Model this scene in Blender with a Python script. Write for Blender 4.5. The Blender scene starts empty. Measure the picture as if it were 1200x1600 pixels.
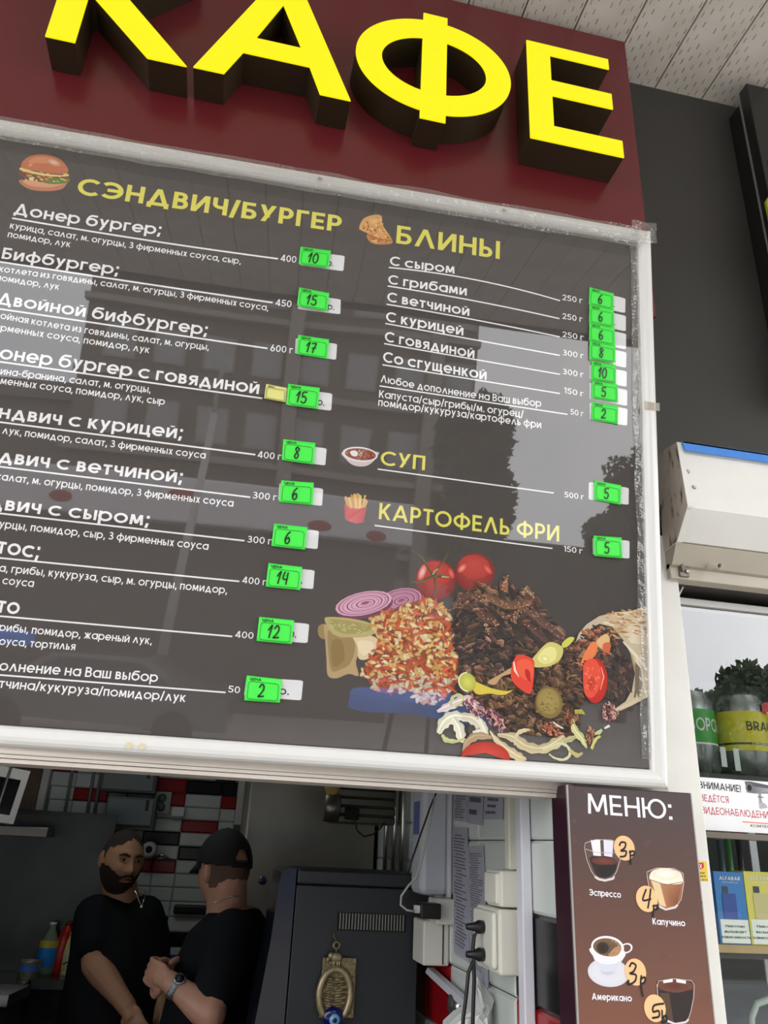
import bpy, bmesh, math, random
from mathutils import Vector, Matrix, noise
from mathutils.geometry import tessellate_polygon
random.seed(7)
sc = bpy.context.scene
COL = sc.collection

# ---------------------------------------------------------------- camera
F = 1214.0                                   # focal length in pixels of a 1200 x 1600 frame
RX = Vector((0.9778702, -0.1219116, -0.1700218))
RY = Vector((-0.2042775, -0.3809110, -0.9017636))
RZ = Vector((0.0451723, 0.9165394, -0.3973853))
CAM = Vector((0, 0, 1.7))
cd = bpy.data.cameras.new('camera'); cam = bpy.data.objects.new('camera', cd); COL.objects.link(cam)
cd.sensor_fit = 'VERTICAL'; cd.sensor_height = 24.0; cd.lens = F / 1600 * 24.0
cd.clip_start = .02; cd.clip_end = 300
cam.matrix_world = Matrix(((RX[0], RX[1], RX[2], 0), (RY[0], RY[1], RY[2], 0), (RZ[0], RZ[1], RZ[2], 1.7), (0, 0, 0, 1)))
sc.camera = cam
# ---------------------------------------------------------------- overcast sky
w = bpy.data.worlds.new('overcast_sky'); sc.world = w; w.use_nodes = True
nt = w.node_tree; nt.nodes.clear()
tc = nt.nodes.new('ShaderNodeTexCoord'); no = nt.nodes.new('ShaderNodeTexNoise'); cr = nt.nodes.new('ShaderNodeValToRGB')
no.inputs['Scale'].default_value = 2.2; no.inputs['Detail'].default_value = 5; no.inputs['Roughness'].default_value = .5
cr.color_ramp.elements[0].position = .3; cr.color_ramp.elements[0].color = (.66, .69, .74, 1)
cr.color_ramp.elements[1].position = .7; cr.color_ramp.elements[1].color = (1, 1, 1, 1)
bg = nt.nodes.new('ShaderNodeBackground'); wo = nt.nodes.new('ShaderNodeOutputWorld')
SKY = 5.0
KITCHEN = 2.4
bg.inputs['Strength'].default_value = SKY
L = nt.links.new
L(tc.outputs['Generated'], no.inputs['Vector']); L(no.outputs['Fac'], cr.inputs['Fac']); L(cr.outputs['Color'], bg.inputs['Color']); L(bg.outputs[0], wo.inputs['Surface'])
# ---------------------------------------------------------------- exposure
vs = sc.view_settings
sc.display_settings.display_device = 'sRGB'
vs.view_transform = 'Standard'; vs.look = 'None'; vs.exposure = 0.0; vs.gamma = 1.0; vs.use_curve_mapping = False

# ---------------------------------------------------------------- helpers
def lin(c):
    return tuple(((x / 255) / 12.92 if x / 255 <= .04045 else ((x / 255 + .055) / 1.055) ** 2.4) for x in c)
MATS = {}
def mat(name, rgb, rough=.5, metal=0, spec=.5, noise_amt=0, noise_scale=20, bump=0, bump_scale=60, coat=0, emit=0):
    if name in MATS: return MATS[name]
    m = bpy.data.materials.new(name); m.use_nodes = True; t = m.node_tree; b = t.nodes['Principled BSDF']
    c = lin(rgb) + (1,)
    b.inputs['Base Color'].default_value = c; b.inputs['Roughness'].default_value = rough
    b.inputs['Metallic'].default_value = metal; b.inputs['Specular IOR Level'].default_value = spec
    b.inputs['Coat Weight'].default_value = coat; b.inputs['Coat Roughness'].default_value = .04
    if emit:
        b.inputs['Emission Color'].default_value = c; b.inputs['Emission Strength'].default_value = emit; b.inputs['Base Color'].default_value = tuple(x * .12 for x in c[:3]) + (1,)
    if noise_amt or bump:
        tcn = t.nodes.new('ShaderNodeTexCoord')
    if noise_amt:
        n = t.nodes.new('ShaderNodeTexNoise'); n.inputs['Scale'].default_value = noise_scale; n.inputs['Detail'].default_value = 6
        r = t.nodes.new('ShaderNodeValToRGB'); r.color_ramp.elements[0].position = .32; r.color_ramp.elements[1].position = .68
        r.color_ramp.elements[0].color = tuple(x * (1 - noise_amt) for x in c[:3]) + (1,)
        r.color_ramp.elements[1].color = tuple(min(1, x * (1 + noise_amt * .5)) for x in c[:3]) + (1,)
        t.links.new(tcn.outputs['Object'], n.inputs['Vector']); t.links.new(n.outputs['Fac'], r.inputs['Fac']); t.links.new(r.outputs['Color'], b.inputs['Base Color'])
    if bump:
        n2 = t.nodes.new('ShaderNodeTexNoise'); n2.inputs['Scale'].default_value = bump_scale; n2.inputs['Detail'].default_value = 4
        bp = t.nodes.new('ShaderNodeBump'); bp.inputs['Strength'].default_value = bump; bp.inputs['Distance'].default_value = .01
        t.links.new(tcn.outputs['Object'], n2.inputs['Vector']); t.links.new(n2.outputs['Fac'], bp.inputs['Height']); t.links.new(bp.outputs['Normal'], b.inputs['Normal'])
    MATS[name] = m
    return m
def film_mat(name, ior, rough, tint=(1, 1, 1), bump=0, bscale=8, boost=1.0, haze=0, hz=(200, 200, 195)):
    m = bpy.data.materials.new(name); m.use_nodes = True; t = m.node_tree; t.nodes.clear()
    o = t.nodes.new('ShaderNodeOutputMaterial'); mx = t.nodes.new('ShaderNodeMixShader'); tr = t.nodes.new('ShaderNodeBsdfTransparent')
    gl = t.nodes.new('ShaderNodeBsdfGlossy'); fr = t.nodes.new('ShaderNodeFresnel'); mu = t.nodes.new('ShaderNodeMath')
    mu.operation = 'MULTIPLY'; mu.use_clamp = True; mu.inputs[1].default_value = boost
    tr.inputs['Color'].default_value = tint + (1,); gl.inputs['Roughness'].default_value = rough; fr.inputs['IOR'].default_value = ior
    ge = t.nodes.new('ShaderNodeNewGeometry'); mi = t.nodes.new('ShaderNodeMix'); mi.inputs[2].default_value = ior; mi.inputs[3].default_value = 1 / ior   # same mirror share from both sides of the thin sheet
    t.links.new(ge.outputs['Backfacing'], mi.inputs[0]); t.links.new(mi.outputs[0], fr.inputs['IOR'])
    t.links.new(fr.outputs[0], mu.inputs[0]); t.links.new(mu.outputs[0], mx.inputs[0]); t.links.new(gl.outputs[0], mx.inputs[2])
    if haze:
        m2 = t.nodes.new('ShaderNodeMixShader'); df = t.nodes.new('ShaderNodeBsdfDiffuse'); df.inputs['Color'].default_value = lin(hz) + (1,)
        m2.inputs[0].default_value = haze; t.links.new(tr.outputs[0], m2.inputs[1]); t.links.new(df.outputs[0], m2.inputs[2]); t.links.new(m2.outputs[0], mx.inputs[1])
    else: t.links.new(tr.outputs[0], mx.inputs[1])
    t.links.new(mx.outputs[0], o.inputs['Surface'])
    if bump:
        tcn = t.nodes.new('ShaderNodeTexCoord'); n2 = t.nodes.new('ShaderNodeTexNoise'); n2.inputs['Scale'].default_value = bscale; n2.inputs['Detail'].default_value = 2
        bp = t.nodes.new('ShaderNodeBump'); bp.inputs['Strength'].default_value = bump; bp.inputs['Distance'].default_value = .01
        t.links.new(tcn.outputs['Object'], n2.inputs['Vector']); t.links.new(n2.outputs['Fac'], bp.inputs['Height'])
        t.links.new(bp.outputs['Normal'], gl.inputs['Normal']); t.links.new(bp.outputs['Normal'], fr.inputs['Normal'])
    return m
def attr_mat(name, rough=.55, spec=.3):
    m = bpy.data.materials.new(name); m.use_nodes = True; t = m.node_tree; b = t.nodes['Principled BSDF']
    a = t.nodes.new('ShaderNodeAttribute'); a.attribute_name = 'print'; t.links.new(a.outputs['Color'], b.inputs['Base Color'])
    b.inputs['Roughness'].default_value = rough; b.inputs['Specular IOR Level'].default_value = spec
    return m

def setp(o, label=None, cat=None, group=None, kind=None):
    if label: o['label'] = label
    if cat: o['category'] = cat
    if group: o['group'] = group
    if kind: o['kind'] = kind
    return o
def thing(name, label, cat, loc=(0, 0, 0), group=None):
    o = bpy.data.objects.new(name, None); COL.objects.link(o); o.location = loc; o.empty_display_size = .05
    return setp(o, label, cat, group)
def link(name, me, m, parent=None, smooth=False):
    o = bpy.data.objects.new(name, me); COL.objects.link(o)
    if m is not None and not me.materials: me.materials.append(m)
    if smooth:
        for p in me.polygons: p.use_smooth = True
    if parent is not None:
        o.parent = parent
        # every parent is an unrotated Empty or mesh: keep world coordinates of the mesh
        off = Vector((0, 0, 0)); q = parent
        while q is not None: off += q.location; q = q.parent
        o.location = -off
    return o
def pydata(name, vs_, fs, m, parent=None, smooth=False):
    me = bpy.data.meshes.new(name); me.from_pydata([tuple(v) for v in vs_], [], fs); me.update()
    return link(name, me, m, parent, smooth)
class MB:
    """collects shapes in world coordinates"""
    def __init__(s): s.v = []; s.f = []
    def add(s, vs_, fs):
        n = len(s.v); s.v += [Vector(v) for v in vs_]; s.f += [tuple(i + n for i in f) for f in fs]; return s
    def box(s, x0, x1, y0, y1, z0, z1, M=None, bev=0):
        b = bev
        if b <= 0:
            vs_ = [(x, y, z) for z in (z0, z1) for y in (y0, y1) for x in (x0, x1)]
            fs = [(0, 2, 3, 1), (4, 5, 7, 6), (0, 1, 5, 4), (2, 6, 7, 3), (0, 4, 6, 2), (1, 3, 7, 5)]
        else:
            bm = bmesh.new(); bmesh.ops.create_cube(bm, size=1)
            for v in bm.verts: v.co = Vector(((x0 + x1) / 2 + v.co.x * (x1 - x0), (y0 + y1) / 2 + v.co.y * (y1 - y0), (z0 + z1) / 2 + v.co.z * (z1 - z0)))
            bmesh.ops.bevel(bm, geom=list(bm.edges), offset=b, segments=2, affect='EDGES', profile=.5)
            bm.verts.index_update(); vs_ = [v.co.copy() for v in bm.verts]; fs = [tuple(v.index for v in f.verts) for f in bm.faces]; bm.free()
        if M is not None: vs_ = [M @ Vector(v) for v in vs_]
        return s.add(vs_, fs)
    def tube(s, pts, r, n=10, cap=True):
        pts = [Vector(p) for p in pts]; rs = r if isinstance(r, (list, tuple)) else [r] * len(pts)
        vs_ = []; up = None
        for i, p in enumerate(pts):
            d = (pts[min(i + 1, len(pts) - 1)] - pts[max(i - 1, 0)]).normalized()
            if up is None: up = d.orthogonal().normalized()
            up = (up - d * up.dot(d)); up = up.normalized() if up.length > 1e-6 else d.orthogonal().normalized()
            sd = d.cross(up)
            for k in range(n):
                a = 2 * math.pi * k / n; vs_.append(p + (up * math.cos(a) + sd * math.sin(a)) * rs[i])
        fs = []
        for i in range(len(pts) - 1):
            for k in range(n):
                a = i * n + k; b = i * n + (k + 1) % n; fs.append((a, b, b + n, a + n))
        if cap: fs.append(tuple(range(n - 1, -1, -1))); fs.append(tuple(range((len(pts) - 1) * n, len(pts) * n)))
        return s.add(vs_, fs)
    def lathe(s, prof, c=(0, 0, 0), n=20, M=None):
        vs_ = []; fs = []
        for r, z in prof:
            for k in range(n):
                a = 2 * math.pi * k / n; v = Vector((r * math.cos(a), r * math.sin(a), z)); v = (M @ v) if M is not None else v; vs_.append(v + Vector(c))
        for i in range(len(prof) - 1):
            for k in range(n):
                a = i * n + k; b = i * n + (k + 1) % n; fs.append((a, b, b + n, a + n))
        fs.append(tuple(range(n - 1, -1, -1))); fs.append(tuple(range((len(prof) - 1) * n, len(prof) * n)))
        return s.add(vs_, fs)
    def prism(s, poly, d):
        """closed planar polygon of world points pushed by the vector d"""
        n = len(poly); poly = [Vector(p) for p in poly]; d = Vector(d)
        return s.add(poly + [p + d for p in poly], [tuple(range(n)), tuple(range(2 * n - 1, n - 1, -1))] + [(i, i + n, (i + 1) % n + n, (i + 1) % n) for i in range(n)])
    def ell(s, c, r, M=None, seg=16, rings=10):
        vs_ = []; fs = []
        for i in range(rings + 1):
            th = math.pi * i / rings
            for k in range(seg):
                a = 2 * math.pi * k / seg
                v = Vector((r[0] * math.sin(th) * math.cos(a), r[1] * math.sin(th) * math.sin(a), r[2] * math.cos(th)))
                if M is not None: v = M @ v
                vs_.append(v + Vector(c))
        for i in range(rings):
            for k in range(seg):
                a = i * seg + k; b = i * seg + (k + 1) % seg; fs.append((a, a + seg, b + seg, b))
        return s.add(vs_, fs)
    def build(s, name, m, parent=None, smooth=False, recalc=True, merge=False):
        me = bpy.data.meshes.new(name)
        me.from_pydata([tuple(v) for v in s.v], [], s.f); me.update()
        if recalc:
            bm = bmesh.new(); bm.from_mesh(me)
            if merge: bmesh.ops.remove_doubles(bm, verts=bm.verts, dist=1e-5)
            bmesh.ops.recalc_face_normals(bm, faces=bm.faces); bm.to_mesh(me); bm.free()
        return link(name, me, m, parent, smooth)
def box(name, x0, x1, y0, y1, z0, z1, m, parent=None, bev=0):
    return MB().box(x0, x1, y0, y1, z0, z1, bev=bev).build(name, m, parent)

def ray(px, py):
    v = Vector((px - 600, 800 - py, -F)); return Vector((RX.dot(v), RY.dot(v), RZ.dot(v)))
class Plane:
    """a plane in the place, with its own in-plane axes; pixels measured on the photograph are turned into points on it"""
    def __init__(s, O, U, V):
        s.O = Vector(O); s.U = Vector(U).normalized(); s.V = Vector(V).normalized(); s.N = s.U.cross(s.V).normalized()
        if s.N.dot(CAM - s.O) < 0: s.N = -s.N
    def hit(s, px, py):
        d = ray(px, py); return CAM + d * (s.N.dot(s.O - CAM) / s.N.dot(d))
    def uv(s, px, py):
        q = s.hit(px, py) - s.O; return q.dot(s.U), q.dot(s.V)
    def w(s, u, v, d=0): return s.O + s.U * u + s.V * v + s.N * d
    def shift(s, d):
        return Plane(s.O + s.N * d, s.U, s.V)
def YP(y): return Plane((0, y, 1.7), (1, 0, 0), (0, 0, 1))
def XP(x): return Plane((x, 0, 1.7), (0, 1, 0), (0, 0, 1))
def ZP(z): return Plane((0, 0, z), (1, 0, 0), (0, 1, 0))
def hY(px, py, y): return YP(y).hit(px, py)
def hX(px, py, x): return XP(x).hit(px, py)

# text: the built-in font, fitted between measured baseline ends
# a round geometric stroke alphabet for the printed menus (capital height 1, x-height .77)
XH = .77
def glyph(ch, w):
    """list of convex polygons and the advance width of one letter drawn with strokes of width w"""
    P = []; h = w / 2
    low = ch.islower() and ch not in 'ʌ'
    base = {'ʌ': 'Л', 'Λ': 'Л', 'A': 'А', 'B': 'В', 'E': 'Е', 'O': 'О', 'P': 'Р', 'X': 'Х', 'Ё': 'Е', 'й': 'Й'}.get(ch, ch)
    if ch == 'ʌ': low = True
    own = 'абефруя'
    T = XH if low else 1.0; q = .86 if low else 1.0
    if low and base not in own: base = base.upper()
    def V(x, y0, y1): P.append([(x - h, y0), (x + h, y0), (x + h, y1), (x - h, y1)])
    def Hb(y, x0, x1): P.append([(x0, y - h), (x1, y - h), (x1, y + h), (x0, y + h)])
    def D(x0, y0, x1, y1):
        k = h * math.sqrt(1 + ((x1 - x0) / (y1 - y0)) ** 2); P.append([(x0 - k, y0), (x0 + k, y0), (x1 + k, y1), (x1 - k, y1)])
    def A(cx, cy, rx, ry, a0=0, a1=360):
        n = max(4, int(abs(a1 - a0) / 18))
        for i in range(n):
            c = [math.radians(a0 + (a1 - a0) * (i + e) / n) for e in (0, 1)]
            P.append([(cx + (rx - w) * math.cos(c[0]), cy + (ry - w) * math.sin(c[0])), (cx + rx * math.cos(c[0]), cy + ry * math.sin(c[0])), (cx + rx * math.cos(c[1]), cy + ry * math.sin(c[1])), (cx + (rx - w) * math.cos(c[1]), cy + (ry - w) * math.sin(c[1]))])
    def bowl(x, y0, y1, r): Hb(y0 + h, 0, x); Hb(y1 - h, 0, x); A(x, (y0 + y1) / 2, r, (y1 - y0) / 2, -90, 90)
    W = .7; sb = .10
    if base == 'А': W = .9 * q; D(h * 1.1, 0, W / 2, T); D(W - h * 1.1, 0, W / 2, T); Hb(.3 * T, .17 * q, W - .17 * q)
    elif base == 'Б': W = .62 * q; V(h, 0, T); Hb(T - h, 0, .55 * q); bowl(.33 * q, 0, .58 * T + h * .3, W - .33 * q)
    elif base == 'В': W = .62 * q; V(h, 0, T); bowl(.34 * q, 0, .55 * T + h * .6, W - .34 * q); bowl(.31 * q, .55 * T - h * 1.1, T, W - .36 * q)
    elif base == 'Г': W = .52 * q; V(h, 0, T); Hb(T - h, 0, W)
    elif base == 'Д': W = .92 * q; y = .0; D(.17 * q, y + w * .6, W / 2, T); D(W - .17 * q, y + w * .6, W / 2, T); Hb(y + h, .02, W - .02); V(h + .02, -.13, y + h); V(W - h - .02, -.13, y + h)
    elif base == 'Е': W = .56 * q; V(h, 0, T); Hb(h, 0, W); Hb(T / 2, 0, W * .92); Hb(T - h, 0, W)
    elif base == 'Ж': W = 1.0 * q; V(W / 2, 0, T); D(h * 1.3, 0, W * .42, T * .55); D(h * 1.3, T, W * .42, T * .45); D(W - h * 1.3, 0, W * .58, T * .55); D(W - h * 1.3, T, W * .58, T * .45)
    elif base == 'З': W = .58 * q; A(W * .46, T - .265 * T, W * .44, .265 * T + h * .3, -90, 150); A(W * .46, .285 * T, W * .54, .285 * T, -150, 90); Hb(.53 * T, W * .3, W * .5)
    elif base in 'ИЙ':
        W = .74 * q; V(h, 0, T); V(W - h, 0, T); D(h * 1.2, 0, W - h * 1.2, T)
        if base == 'Й':
            w0 = w; n = 6
            for i in range(n):
                c = [math.radians(200 + 140 * (i + e) / n) for e in (0, 1)]; P.append([(W / 2 + r_ * math.cos(a_), T + .20 + (r_ * .75) * math.sin(a_)) for a_, r_ in ((c[0], .17 - w * .7), (c[0], .17), (c[1], .17), (c[1], .17 - w * .7))])
    elif base == 'К': W = .66 * q; V(h, 0, T); D(h * 1.6, .36 * T, W - h * 1.2, T); D(W * .36, .56 * T, W - h, 0)
    elif base == 'Л': W = .84 * q; D(h * 1.1, 0, W / 2, T); D(W - h * 1.1, 0, W / 2, T)
    elif base == 'М': W = .90 * q; D(h, 0, h * 1.6, T); D(W - h, 0, W - h * 1.6, T); D(h * 1.8, T, W / 2, .12 * T); D(W - h * 1.8, T, W / 2, .12 * T)
    elif base == 'Н': W = .72 * q; V(h, 0, T); V(W - h, 0, T); Hb(T / 2, 0, W)
    elif base == 'О': W = .98 * (q if not low else .82); A(W / 2, T / 2, W / 2, T / 2)
    elif base == 'П': W = .68 * q; V(h, 0, T); V(W - h, 0, T); Hb(T - h, 0, W)
    elif base == 'Р': W = .61 * q; V(h, 0, T); bowl(.32 * q, .42 * T - h, T, W - .32 * q)
    elif base == 'С': W = .86 * (q if not low else .86); A(.5 * q, T / 2, .5 * q, T / 2, 46, 314)
    elif base == 'Т': W = .60 * q; Hb(T - h, 0, W); V(W / 2, 0, T)
    elif base == 'У': W = .68 * q; D(h * 1.1, T, W * .52, .27 * T); D(W * .25, 0, W - h * 1.1, T)
    elif base == 'Ф': W = 1.0 * q; V(W / 2, -.03, T + .03); A(W / 2, T / 2, W / 2, .40 * T)
    elif base == 'Х': W = .66 * q; D(h * 1.3, 0, W - h * 1.3, T); D(W - h * 1.3, 0, h * 1.3, T)
    elif base == 'Ц': W = .74 * q; V(h, 0, T); V(W - .06 - h, 0, T); Hb(h, 0, W + .02); V(W - h + .03, -.16, w)
    elif base == 'Ч': W = .62 * q; V(W - h, 0, T); V(h, .62 * T, T); A(.30 * q, .62 * T, .30 * q, .28 * T, 180, 270); Hb(.34 * T + h, .30 * q, W)
    elif base == 'Ш': W = .96 * q; V(h, 0, T); V(W / 2, 0, T); V(W - h, 0, T); Hb(h, 0, W)
    elif base == 'Щ': W = 1.02 * q; V(h, 0, T); V((W - .06) / 2, 0, T); V(W - .06 - h, 0, T); Hb(h, 0, W + .02); V(W - h + .03, -.16, w)
    elif base == 'Ы': W = .86 * q; V(h, 0, T); bowl(.28 * q, 0, .56 * T + h * .3, .27 * q); V(W - h, 0, T)
    elif base == 'Ь': W = .58 * q; V(h, 0, T); bowl(.30 * q, 0, .56 * T + h * .3, W - .30 * q)
    elif base == 'Э': W = .86 * q; A(.36 * q, T / 2, .5 * q, T / 2, -134, 134); Hb(T / 2, .22 * q, W - h)
    elif base == 'Ю': W = 1.14 * q; V(h, 0, T); Hb(T / 2, 0, .3 * q); A(W - .44 * q, T / 2, .44 * q, T / 2)
    elif base == 'Я': W = .61 * q; V(W - h, 0, T); A(W * .46, .71 * T, W * .46, .29 * T, 90, 270); Hb(T - h, W * .46, W); Hb(.42 * T + h, W * .46, W); D(h * 1.2, 0, W * .55, .45 * T)
    elif base == 'а': W = .76; A(.40, T / 2, .40, T / 2); V(W - h, 0, T)
    elif base == 'б': W = .78; A(W / 2, T / 2 - .02, W / 2, T / 2 - .02); A(.42, T * .48, .42, .98 - T * .42, 100, 185); Hb(1 - h - .0, .36, .72)
    elif base == 'е': W = .76; A(W / 2, T / 2, W / 2, T / 2, 0, 318); Hb(T / 2 - h * .2, h, W)
    elif base == 'ф': W = .96; V(W / 2, -.24, 1.0); A(W / 2, T / 2, W / 2, T / 2)
    elif base == 'р': W = .77; V(h, -.25, T); A(.37, T / 2, .40, T / 2)
    elif base == 'у': W = .62; D(h * 1.1, T, W * .52, .08); D(W * .22, -.25, W - h * 1.1, T)
    elif base == 'я': W = .58; V(W - h, 0, T); A(W * .46, .70 * T, W * .46, .30 * T, 90, 270); Hb(T - h, W * .46, W); Hb(.40 * T + h, W * .46, W); D(h * 1.2, 0, W * .55, .45 * T)
    elif base == '0': W = .64; A(W / 2, .5, W / 2, .5)
    elif base == '1': W = .34; V(W - h, 0, 1); D(h, .78, W - h * 1.6, 1)
    elif base == '2': W = .60; A(W / 2, .69, W / 2, .31, -20, 170); D(h * 1.6, 0, W - h * 1.8, .58); Hb(h, 0, W)
    elif base == '3': W = .60; A(W * .46, .735, W * .44, .265, -90, 150); A(W * .46, .29, W * .54, .29, -150, 90); Hb(.54, W * .3, W * .5)
    elif base == '4': W = .68; V(W * .72, 0, 1); D(h * 1.6, .26, W * .66, 1); Hb(.25, 0, W)
    elif base == '5': W = .60; Hb(1 - h, .12, W * .95); D(h + .03, .5, h + .08, 1); A(W * .45, .32, W * .55, .32, -150, 115)
    elif base == '6': W = .62; A(W / 2, .31, W / 2, .31); D(h * 1.4, .38, W * .55, 1)
    elif base == '7': W = .56; Hb(1 - h, 0, W); D(W * .25, 0, W - h * 1.2, 1)
    elif base == '8': W = .62; A(W / 2, .28, W / 2, .28); A(W / 2, .75, W * .42, .25)
    elif base == '.': W = w * 1.2; V(W / 2, 0, w * 1.2)
    elif base == ',': W = w * 1.3; D(W * .3, -.16, W * .6, w * 1.2)
    elif base == ';': W = w * 1.3; D(W * .3, -.16, W * .6, w * 1.2); V(W * .6, XH - w * 1.3, XH)
    elif base == ':': W = w * 1.5; hh = w * 1.25; P.append([(0, 0), (hh, 0), (hh, hh), (0, hh)]); P.append([(0, XH - hh), (hh, XH - hh), (hh, XH), (0, XH)])
    elif base == '/': W = .42; D(h, -.08, W - h, 1.04); sb = .04
    elif base == '!': W = w; V(h, 0, w * 1.1); V(h, .3, 1)
    elif base == '-': W = .34; Hb(.36, 0, W)
    elif base == ' ': W = .24; sb = .05
    elif base == 'F': W = .52; V(h, 0, 1); Hb(.5, 0, W * .9); Hb(1 - h, 0, W)
    elif base == 'L': W = .5; V(h, 0, 1); Hb(h, 0, W)
    elif base == 'I': W = w; V(h, 0, 1)
    elif base == 'N': W = .72; V(h, 0, 1); V(W - h, 0, 1); D(h * 1.2, 1, W - h * 1.2, 0)
    elif base == 'R': W = .62; V(h, 0, 1); bowl(.34, .42 - h, 1, W - .34); D(W - h, 0, .3, .45)
    elif base == 'U': W = .70; V(h, .33, 1); V(W - h, .33, 1); A(W / 2, .35, W / 2, .35, 180, 360)
    elif base == 'G': W = .88; A(.5, .5, .5, .5, 46, 352); Hb(.5 - h * .4, .5, .98)
    elif base == 'D': W = .76; V(h, 0, 1); bowl(.3, 0, 1, W - .3)
    elif base == 'S': W = .56; A(W / 2, .735, W / 2, .265, 30, 270); A(W / 2, .28, W / 2, .28, -150, 90)
    if ch == 'Ё':
        for x in (.12, .36): P.append([(x, T + .1), (x + w, T + .1), (x + w, T + .1 + w), (x, T + .1 + w)])
    return P, W, sb
CAPB = 0.0; CAPH = 1.0
_tc = {}
def text_geo(body, bold=0.15):
    k = (body, bold)
    if k in _tc: return _tc[k]
    x = 0; vs_ = []; fs = []
    for ch in body:
        P, W, sb = glyph(ch, bold)
        rnd = .7 if ch in 'ОСоеасбрфЭЮ' else 1
        x += sb * .62 * rnd
        for p in P:
            n = len(vs_); vs_ += [(x + a, b) for a, b in p]; fs.append(tuple(range(n, n + len(p))))
        x += W + sb * .62 * rnd
    _tc[k] = (vs_, fs); return _tc[k]
def layers(vs_, fs, st=2.5e-6):
    """a hair's breadth of ink thickness per stroke, so overlapping strokes never share a plane"""
    z = [0.0] * len(vs_)
    for i, f in enumerate(fs):
        for v in f: z[v] = (i % 50) * st
    return z
def text_on(pl, body, p0, p1, cap, m, parent, name, d=.0004, pm=None, vis=None, bold=.15):
    """body written on plane pl from baseline pixel p0 to p1 (pm: a point of a sagging baseline); cap = capital height in pixels; vis = the tail of body that fits p0..p1"""
    vs_, fs = text_geo(body, bold)
    vv = text_geo(vis, bold)[0] if vis else vs_
    x1 = max(v[0] for v in vs_); wv = max(v[0] for v in vv) - min(v[0] for v in vv)
    a = Vector(pl.uv(*p0)); b = Vector(pl.uv(*p1)); W = (b - a).x
    up = Vector(pl.uv(p0[0], p0[1] - cap)); up1 = Vector(pl.uv(p1[0], p1[1] - cap))
    h = ((up - a).length + (up1 - b).length) / 2
    sx = W / wv; sy = h / CAPH
    sag = 0; tm = .5
    if pm:
        c = Vector(pl.uv(*pm)); tm = (c.x - a.x) / W; sag = (c.y - (a.y + (b.y - a.y) * tm)) / (4 * tm * (1 - tm))
    P = []; zl = layers(vs_, fs)
    for k, (x, y) in enumerate(vs_):
        t = 1 - (x1 - x) / wv
        P.append(pl.w(a.x + W * t, a.y + (b.y - a.y) * t + sag * 4 * t * (1 - t) + (y - CAPB) * sy, d + zl[k]))
    return pydata(name, P, fs, m, parent)
def line_on(pl, pts, wpx, m, parent, name='underline', d=.0004):
    """a printed rule through two or three pixels"""
    q = [Vector(pl.uv(*p)) for p in pts]
    if len(q) == 3:
        a, c, b = q; tm = (c.x - a.x) / (b.x - a.x); sag = (c.y - (a.y + (b.y - a.y) * tm)) / (4 * tm * (1 - tm)); n = 16
        q = [Vector((a.x + (b.x - a.x) * i / n, a.y + (b.y - a.y) * i / n + sag * 4 * (i / n) * (1 - i / n))) for i in range(n + 1)]
    e = Vector(pl.uv(pts[0][0], pts[0][1] + wpx)) - Vector(pl.uv(*pts[0])); hw = abs(e.y) / 2
    V = []; Fc = []
    for i, p in enumerate(q):
        V += [pl.w(p.x, p.y - hw, d), pl.w(p.x, p.y + hw, d)]
        if i: Fc.append((2 * i - 2, 2 * i, 2 * i + 1, 2 * i - 1))
    return pydata(name, V, Fc, m, parent)
def stroke_faces(pl, lines, wd, d):
    V = []; Fc = []
    for ln in lines:
        for i in range(len(ln) - 1):
            a = Vector(ln[i]); b = Vector(ln[i + 1]); t = (b - a)
            if t.length < 1e-9: continue
            t.normalize(); nn = Vector((-t.y, t.x)) * wd / 2; e = t * wd * .35; k = len(V)
            V += [pl.w(*(a - e - nn), d), pl.w(*(b + e - nn), d), pl.w(*(b + e + nn), d), pl.w(*(a - e + nn), d)]; Fc.append((k, k + 1, k + 2, k + 3)); d += 3e-6
    return V, Fc
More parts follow.
